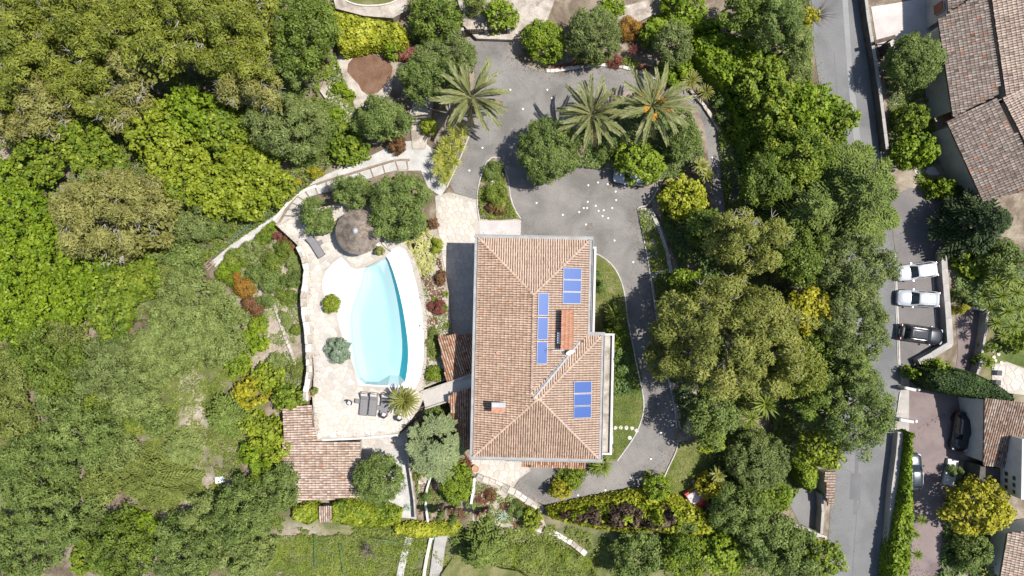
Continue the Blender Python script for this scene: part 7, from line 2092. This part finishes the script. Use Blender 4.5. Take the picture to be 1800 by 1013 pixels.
cover('garden_plants', 'olivegreen', [(1560,110),(1640,130),(1650,330),(1600,320),(1566,250)], .4, 'fine', 1.1, .45, .0, mats='broad')
cover('garden_plants', 'jungle', [(1663,880),(1700,830),(1770,860),(1790,1050),(1640,1050),(1660,960)], .5, 'broad', 1.4, .3, .0)
sheet('lawn', [(1752,600),(1800,590),(1850,600),(1850,650),(1800,645),(1770,634),(1745,630)], .006, M['lawn'])

# slim cypresses in the lower garden
for px, py, r, lb in ((773, 912, 6, 'slim clipped cypress, leftmost of the three below the cedar'), (795, 915, 6, 'slim clipped cypress, middle of the three below the cedar'), (857, 918, 6, 'slim clipped cypress right of the red spiky plants')):
    tree('cypress', lb, 'cypress', 'clip', 'holm', px, py - 4, r * 1.1, 5.6, 'slim cypresses in the lower garden', ry=r, amp=.03, tall=True, density=9)
# dragon-like vine tree at the bottom
tree('weeping_conifer', 'green conifer with radiating arms at the bottom beside the concrete path', 'conifer', 'cedar', 'cedar', 845, 972, 42, 5.0, None, ry=38)
# bare bush near the street top
t_ = thing('bare_bush', 'leafless grey bush spreading twigs over the upper street edge', 'bush', tuple(P(1430, 30, 0)))
g = random.Random(4); mb = MB()
for i in range(46):
    a = g.uniform(-1.2, 1.3); l = g.uniform(.8, 2.2); e = Vector((math.cos(a) * l, math.sin(a) * l, g.uniform(.8, 2.4))); mb.tube([(0, 0, 0), e * .5 + Vector((0, 0, .3)), e], [.03, .018, .006], 3)
mb.build('twigs', M['bark'], t_)

# ------------------------------------------------------------------ palms and rosettes
fr = [frond_mesh(3.1, s, droop=d, el0=e, width=.52, n=34, wl=.15) for s, d, e in ((1, 1.25, .95), (2, 1.0, .70), (3, 1.35, .55), (4, .9, 1.15))]
L('dryfrond', [(.10,.075,.04),(.18,.14,.08),(.26,.21,.13),(.34,.29,.2)])
fr_dry = frond_mesh(2.9, 9, 'dryfrond', droop=1.5, el0=.15, width=.42, n=30, wl=.13)
def palm(px, py, r, h, label, seed, n=38, fruit=False):
    c = P(px, py, h); t_ = thing('date_palm', label, 'palm tree', (c.x, c.y, 0), 0, 'feather palms round the driveway')
    g = random.Random(seed); sc = S(r, h) / 2.75
    mb = MB(); 
    pts = [(0, 0, -.2), (0, 0, h * .5), (0, 0, h - .35), (0, 0, h)]
    mb.tube(pts, [.38, .30, .34, .2], 12)
    for k in range(40):   # stubs of old leaf bases
        a = k * 2.4; z = h - .25 - k * .055; mb.box(-.05, -.09, -.04, .14, .09, .05, Matrix.Translation((.3 * math.cos(a), .3 * math.sin(a), z)) @ Matrix.Rotation(a, 4, 'Z'))
    mb.build('trunk', M['bark'], t_)
    for i in range(n):
        q = i / n; a = i * 2.39996 + g.uniform(-.2, .2)
        m_ = fr[3] if q > .8 else (fr[0] if q > .5 else (fr[1] if q > .22 else fr[2]))
        if q < .12 or g.random() < .05: m_ = fr_dry
        s = sc * (1.0 if q < .6 else 1.0 - (q - .6) * .7) * g.uniform(.9, 1.08)
        o = link('frond', m_, t_, (.12 * math.cos(a), .12 * math.sin(a), h - .15 + q * .25))
        o.rotation_euler = (g.uniform(-.4, .4), -.28 * (q - .3) + g.uniform(-.2, .2), a); o.scale = (s, s, s)
    if fruit:
        for k in range(6):
            a = k * 1.1 + .4; rr = .9 + .6 * (k % 3) / 2; V, ti = crown_quads('fine', .46, .34, .28, 700 + k)
            o = link('fruit_cluster', quads_mesh('fruit_cluster', V, np.clip(ti + .1, 0, 1), LM['fruit']), t_, (rr * math.cos(a), rr * math.sin(a), h + .72 - .06 * k))
    return t_
L('fruit', [(.25,.12,.02),(.42,.20,.03),(.52,.28,.05),(.58,.36,.09)])
palm(828, 172, 62, 5.0, 'feather palm on the left side of the driveway, above the spiky yellow plants', 1)
palm(1040, 202, 58, 5.5, 'feather palm of the island bed, left of the fruiting one', 2, 42)
palm(1146, 187, 66, 6.0, 'feather palm with orange fruit clusters, right of the island pair', 3, 36, True)
# big cycad by the loungers
cy = frond_mesh(1.55, 21, 'cycad', droop=1.0, el0=.75, width=.17, n=22, wl=.11); cy2 = frond_mesh(1.2, 22, 'cycad', droop=.8, el0=1.15, width=.16, n=18, wl=.11)
def cycad(px, py, r, h, label, z=0, n=44, group='cycads'):
    c = P(px, py, z + h); t_ = thing('cycad', label, 'cycad', (c.x, c.y, z), 0, group); s = S(r, z + h) / 1.3; g = random.Random(int(px))
    mb = MB(); mb.lathe([(.22, -.1), (.25, h * .5), (.2, h - .12)], n=10); mb.build('trunk', M['bark'], t_)
    for i in range(n):
        a = i * 2.39996; o = link('frond', cy if i < n * .75 else cy2, t_, (0, 0, h - .12)); o.rotation_euler = (g.uniform(-.15, .15), g.uniform(-.12, .12) - .1 * i / n, a); k = s * g.uniform(.92, 1.05); o.scale = (k, k * 1.1, k)
    mb = MB(); mb.lathe([(.14, 0), (.2, .05), (.1, .16)], (0, 0, h - .1), 10); mb.build('heart', M['thatch'], t_)
cycad(711, 704, 26, 1.9, 'large golden-green cycad at the corner of the pool beside the loungers', POOL_Z, 58)
cycad(1215, 142, 17, 1.0, 'small cycad at the kerb bend right of the fruiting palm', 0, 34)
cycad(1240, 162, 15, .9, 'smaller cycad just below and right of the first at the kerb bend', 0, 30)
# rosette plants
def rosettes(name, cat, mesh, spots, group, z=0, base_r=1.0):
    for (px, py, r, hh, lb) in spots:
        zz = float(G(px, py)) + z if z is not None else z
        c = P(px, py, zz + hh)
        o = props(link(name, mesh, None, (c.x, c.y, zz + hh)), lb, cat, group)
        s = S(r, zz + hh) / base_r; o.scale = (s, s, s); o.rotation_euler = (rnd.uniform(-.1, .1), rnd.uniform(-.1, .1), rnd.uniform(0, 6))
ag = rosette_mesh('agave', 26, 1.15, .21, 5, 'agave', (.1, 1.2), .55, True, .25)
rosettes('agave', 'agave', ag, [(x, y, r, .15, 'cream-edged agave in the dense clump between the pool corner and the west patio') for x, y, r in ((716,428,15),(733,418,16),(748,408,14),(727,445,16),(745,436,17),(760,425,13),(733,462,15),(750,458,16),(761,447,13),(741,476,14),(755,472,12),(712,416,12))], 'cream-edged agaves beside the pool', POOL_Z - .6)
bl = rosette_mesh('blue_agave', 40, .9, .12, 6, 'blueagave', (.05, 1.35), .25)
rosettes('blue_agave', 'agave', bl, [(740,521,12,.2,'larger silvery blue rosette overhanging the white pool rim'), (737,502,10,.2,'smaller silvery blue rosette above the larger one at the pool rim')], 'silver rosettes at the pool rim', POOL_Z - .5, .85)
rosettes('blue_agave', 'agave', bl, [(884,907,10,.3,'blue-grey rosette in the lower bed right of the slim cypress'), (717,893,8,.3,'blue-grey rosette at the foot of the lower patio wall')], None, 0, .85)
su = rosette_mesh('succulent', 22, .6, .16, 7, 'grassgreen', (.1, 1.2), .2)
rosettes('succulent', 'succulent', su, [(766,528,9,.1,'pale green star-shaped succulent in the dark red ground shrub'), (784,517,8,.1,'light green succulent by the west patio edge above the red shrub'), (782,541,9,.1,'green succulent tuft at the west patio edge beside the red shrub'), (763,578,6,.1,'small yellow-green succulent in the grey bed'), (750,582,5,.1,'tiny succulent next to the white pool rim in the grey bed'), (786,572,7,.1,'green tuft on the patio corner by the annex roof'), (771,659,7,.1,'yellow leaf rosette near the footbridge corner')], None, POOL_Z - .5, .58)
yu = rosette_mesh('spiky_plant', 60, .95, .085, 8, 'variegated', (-.35, 1.45), .5)
yspots = [(783,252,17),(800,240,16),(815,235,14),(776,268,18),(793,270,18),(808,258,16),(782,288,18),(798,285,17),(770,300,15),(786,305,16),(795,225,14),(768,282,13),(812,225,11),(780,318,13)]
rosettes('spiky_plant', 'yucca', yu, [(x, y, r, 1.6 + .3 * (i % 3), 'yellow-striped spiky plant in the dense clump below the left palm') for i, (x, y, r) in enumerate(yspots)], 'yellow-striped spiky plants below the left palm', 0, .9)
for i, (x, y, r) in enumerate(yspots):
    pass
dr = rosette_mesh('dragon_plant', 48, 1.0, .10, 9, 'grassgreen', (-.4, 1.45), .7)
ds = [(1750,495,22),(1775,490,22),(1760,520,22),(1740,540,18),(1785,515,22),(1770,548,22),(1795,540,20),(1750,568,20),(1780,575,20),(1800,500,20),(1800,570,18),(1762,590,16),(1728,520,16),(1742,512,14)]
rosettes('dragon_plant', 'dracaena', dr, [(x, y, r, 2.4 + .5 * (i % 3), 'green spiky-headed plant in the dense thicket right of the parking bay') for i, (x, y, r) in enumerate(ds)], 'spiky-headed plants right of the parking bay', 0, 1.0)
rosettes('dragon_plant', 'yucca', dr, [(1082,553,28,1.8,'large dark spiky plant at the foot of the curved lawn'), (1620,915,14,1.6,'spiky plant right of the climbing hedge, upper'), (1612,975,16,1.6,'spiky plant right of the climbing hedge at the bottom edge'), (1610,940,12,1.2,'spiky plant right of the climbing hedge, middle'), (1060,820,26,1.0,'spiky green shrub at the south-east corner of the villa'), (1045,822,20,.8,'spiky green shrub beside the porch roof end'), (1345,710,34,4.2,'big spiky-leaved plant at the lower right flank of the huge pine'), (1320,735,24,3.2,'smaller spiky-leaved plant beside the big one near the huge pine')], None, 0, 1.0)
rd = rosette_mesh('red_spiky_plant', 44, .8, .07, 10, 'redleaf', (-.2, 1.45), .5)
rosettes('red_spiky_plant', 'cordyline', rd, [(1084,87,12,1.3,'left of the two purple spiky rosettes in the top bed'), (1113,87,12,1.3,'right of the two purple spiky rosettes in the top bed'), (840,902,10,.6,'larger red spiky rosette in the lower bed'), (842,880,8,.5,'smaller red spiky rosette above the larger one'), (824,812,9,.3,'red spiky plant at the corner of the south patio')], None, 0, .78)
fp = rosette_mesh('fan_palm', 26, 1.1, .34, 12, 'cycad', (-.3, 1.2), .7)
rosettes('fan_palm', 'palm', fp, [(1232,292,20,2.2,'fan palm at the edge of the driveway branch, upper of two'), (1243,308,18,1.8,'fan palm at the edge of the driveway branch, lower of two'), (1262,835,20,2.4,'yellowish fan palm right of the lower lawn'), (1292,825,16,2.2,'second fan palm further right of the lower lawn'), (1765,1000,22,1.8,'yellow-green fan palm in the bottom right garden'), (1735,1008,16,1.6,'fan palm at the bottom edge left of the corner roof'), (878,362,14,1.0,'brown-green fan plant in the small island bed')], None, 0, 1.05)
# potted shrub shapes by the house wall
# leaning palm trunk by the lower lawn
mb = MB(); mb.tube([(0, 0, 0), (-.6, .5, 2.2), (-1.7, 1.2, 4.2)], [.16, .13, .12], 7)

# ------------------------------------------------------------------ litter swept to the edges of the drives
def litter(name, poly, z, n, spread, leaf, seed, size=.09, inner=0.0):
    g = np.random.default_rng(seed); w = wp(poly, z); A = np.array(w); B = np.roll(A, -1, 0)
    ln = np.hypot(*(B - A).T); i = g.choice(len(w), n, p=ln / ln.sum()); q = A[i] + (B - A)[i] * g.uniform(0, 1, (n, 1))
    d = np.abs(g.normal(0, spread, n)); th = g.uniform(0, 6.28, n); q = q + np.stack([np.cos(th), np.sin(th)], 1) * d[:, None]
    k = inpoly(w, q[:, 0], q[:, 1]); q = q[k]; m = len(q)
    V = leaves(np.stack([q[:, 0], q[:, 1], np.full(m, z + .035)], 1), np.tile([0, 0, 1.], (m, 1)), size * 1.5, size, None, .12, g=g)
    o = link(name, quads_mesh(name, V, g.uniform(0, 1, m), LM[leaf])); o['kind'] = 'stuff'
litter('fallen_leaves', drive, .0, 5200, .9, 'rust', 1, .075)
litter('fallen_leaves', street_l + street_r[::-1], .0, 3000, .7, 'scrub', 2, .08)
litter('fallen_leaves', wpt, .03, 500, .6, 'scrub', 3, .07)
litter('fallen_leaves', deck_out, POOL_Z + .03, 900, .5, 'rust', 4, .07)
litter('fallen_leaves', [(1598,762),(1700,700),(1668,830),(1666,1013),(1600,1013)], .0, 1200, .7, 'rust', 5, .08)
sheet('lawn', [(776,1010),(800,975),(840,985),(880,1000),(960,1012),(990,1060),(770,1060)], -1.2, M['lawn_dry'], 2)

# the woods and gardens going on beyond the photo's frame
for poly, h, lf in (([(-420,-300),(-60,-300),(-60,1300),(-420,1300)], 5.0, 'olivegreen'), ([(-60,-300),(560,-300),(560,-75),(-60,-75)], 5.0, 'pine'), ([(560,-300),(1400,-300),(1400,-75),(560,-75)], 2.5, 'olivegreen'), ([(-60,1090),(1420,1090),(1420,1300),(-60,1300)], 3.0, 'olivegreen')):
    bed('woodland', None, None, lf, poly, h, 'broad', 'stuff', None, 1.3, 3.0, .5, 4.5, .25, None, 'broad', 2.4)

t_ = thing('bare_tree', 'small leafless dark tree in the meadow below the bushes of the pool house', 'tree', tuple(GP(650, 960)))
g = random.Random(14); mb = MB(); mb.tube([(0, 0, -.2), (.1, 0, 1.0), (.1, .1, 1.8)], [.1, .08, .05], 6); mb.build('trunk', M['bark'], t_); mb = MB()
for i in range(60):
    a = g.uniform(0, 6.28); l = g.uniform(.5, 1.8); s = Vector((.1, .05, g.uniform(.8, 1.8))); e = s + Vector((math.cos(a) * l, math.sin(a) * l, g.uniform(.2, 1.0))); mb.tube([s, s.lerp(e, .5) + Vector((0, 0, .15)), e], [.03, .02, .008], 3)
mb.build('branches', M['bark'], t_)
for pl in ([(905,130),(930,160),(948,200)], [(1000,340),(1040,352),(1088,345),(1120,350)], [(1125,560),(1142,600),(1146,650)], [(850,190),(862,240),(848,285)], [(1150,700),(1165,740),(1158,790)], [(960,160),(1000,150),(1050,135),(1100,142)], [(1010,400),(1060,408),(1110,400)]):
    mb = MB(); w = [P(x + rnd.uniform(-2, 2), y + rnd.uniform(-2, 2), .006) for x, y in smooth_poly(pl, 2, False)]
    for a, b in zip(w, w[1:]):
        d = (b - a).normalized(); s = Vector((-d.y, d.x, 0)) * .022
        mb.add([a - s, b - s, b + s, a + s], [(0, 1, 2, 3)])
    mb.build('asphalt_crack', M['patch'])['kind'] = 'structure'
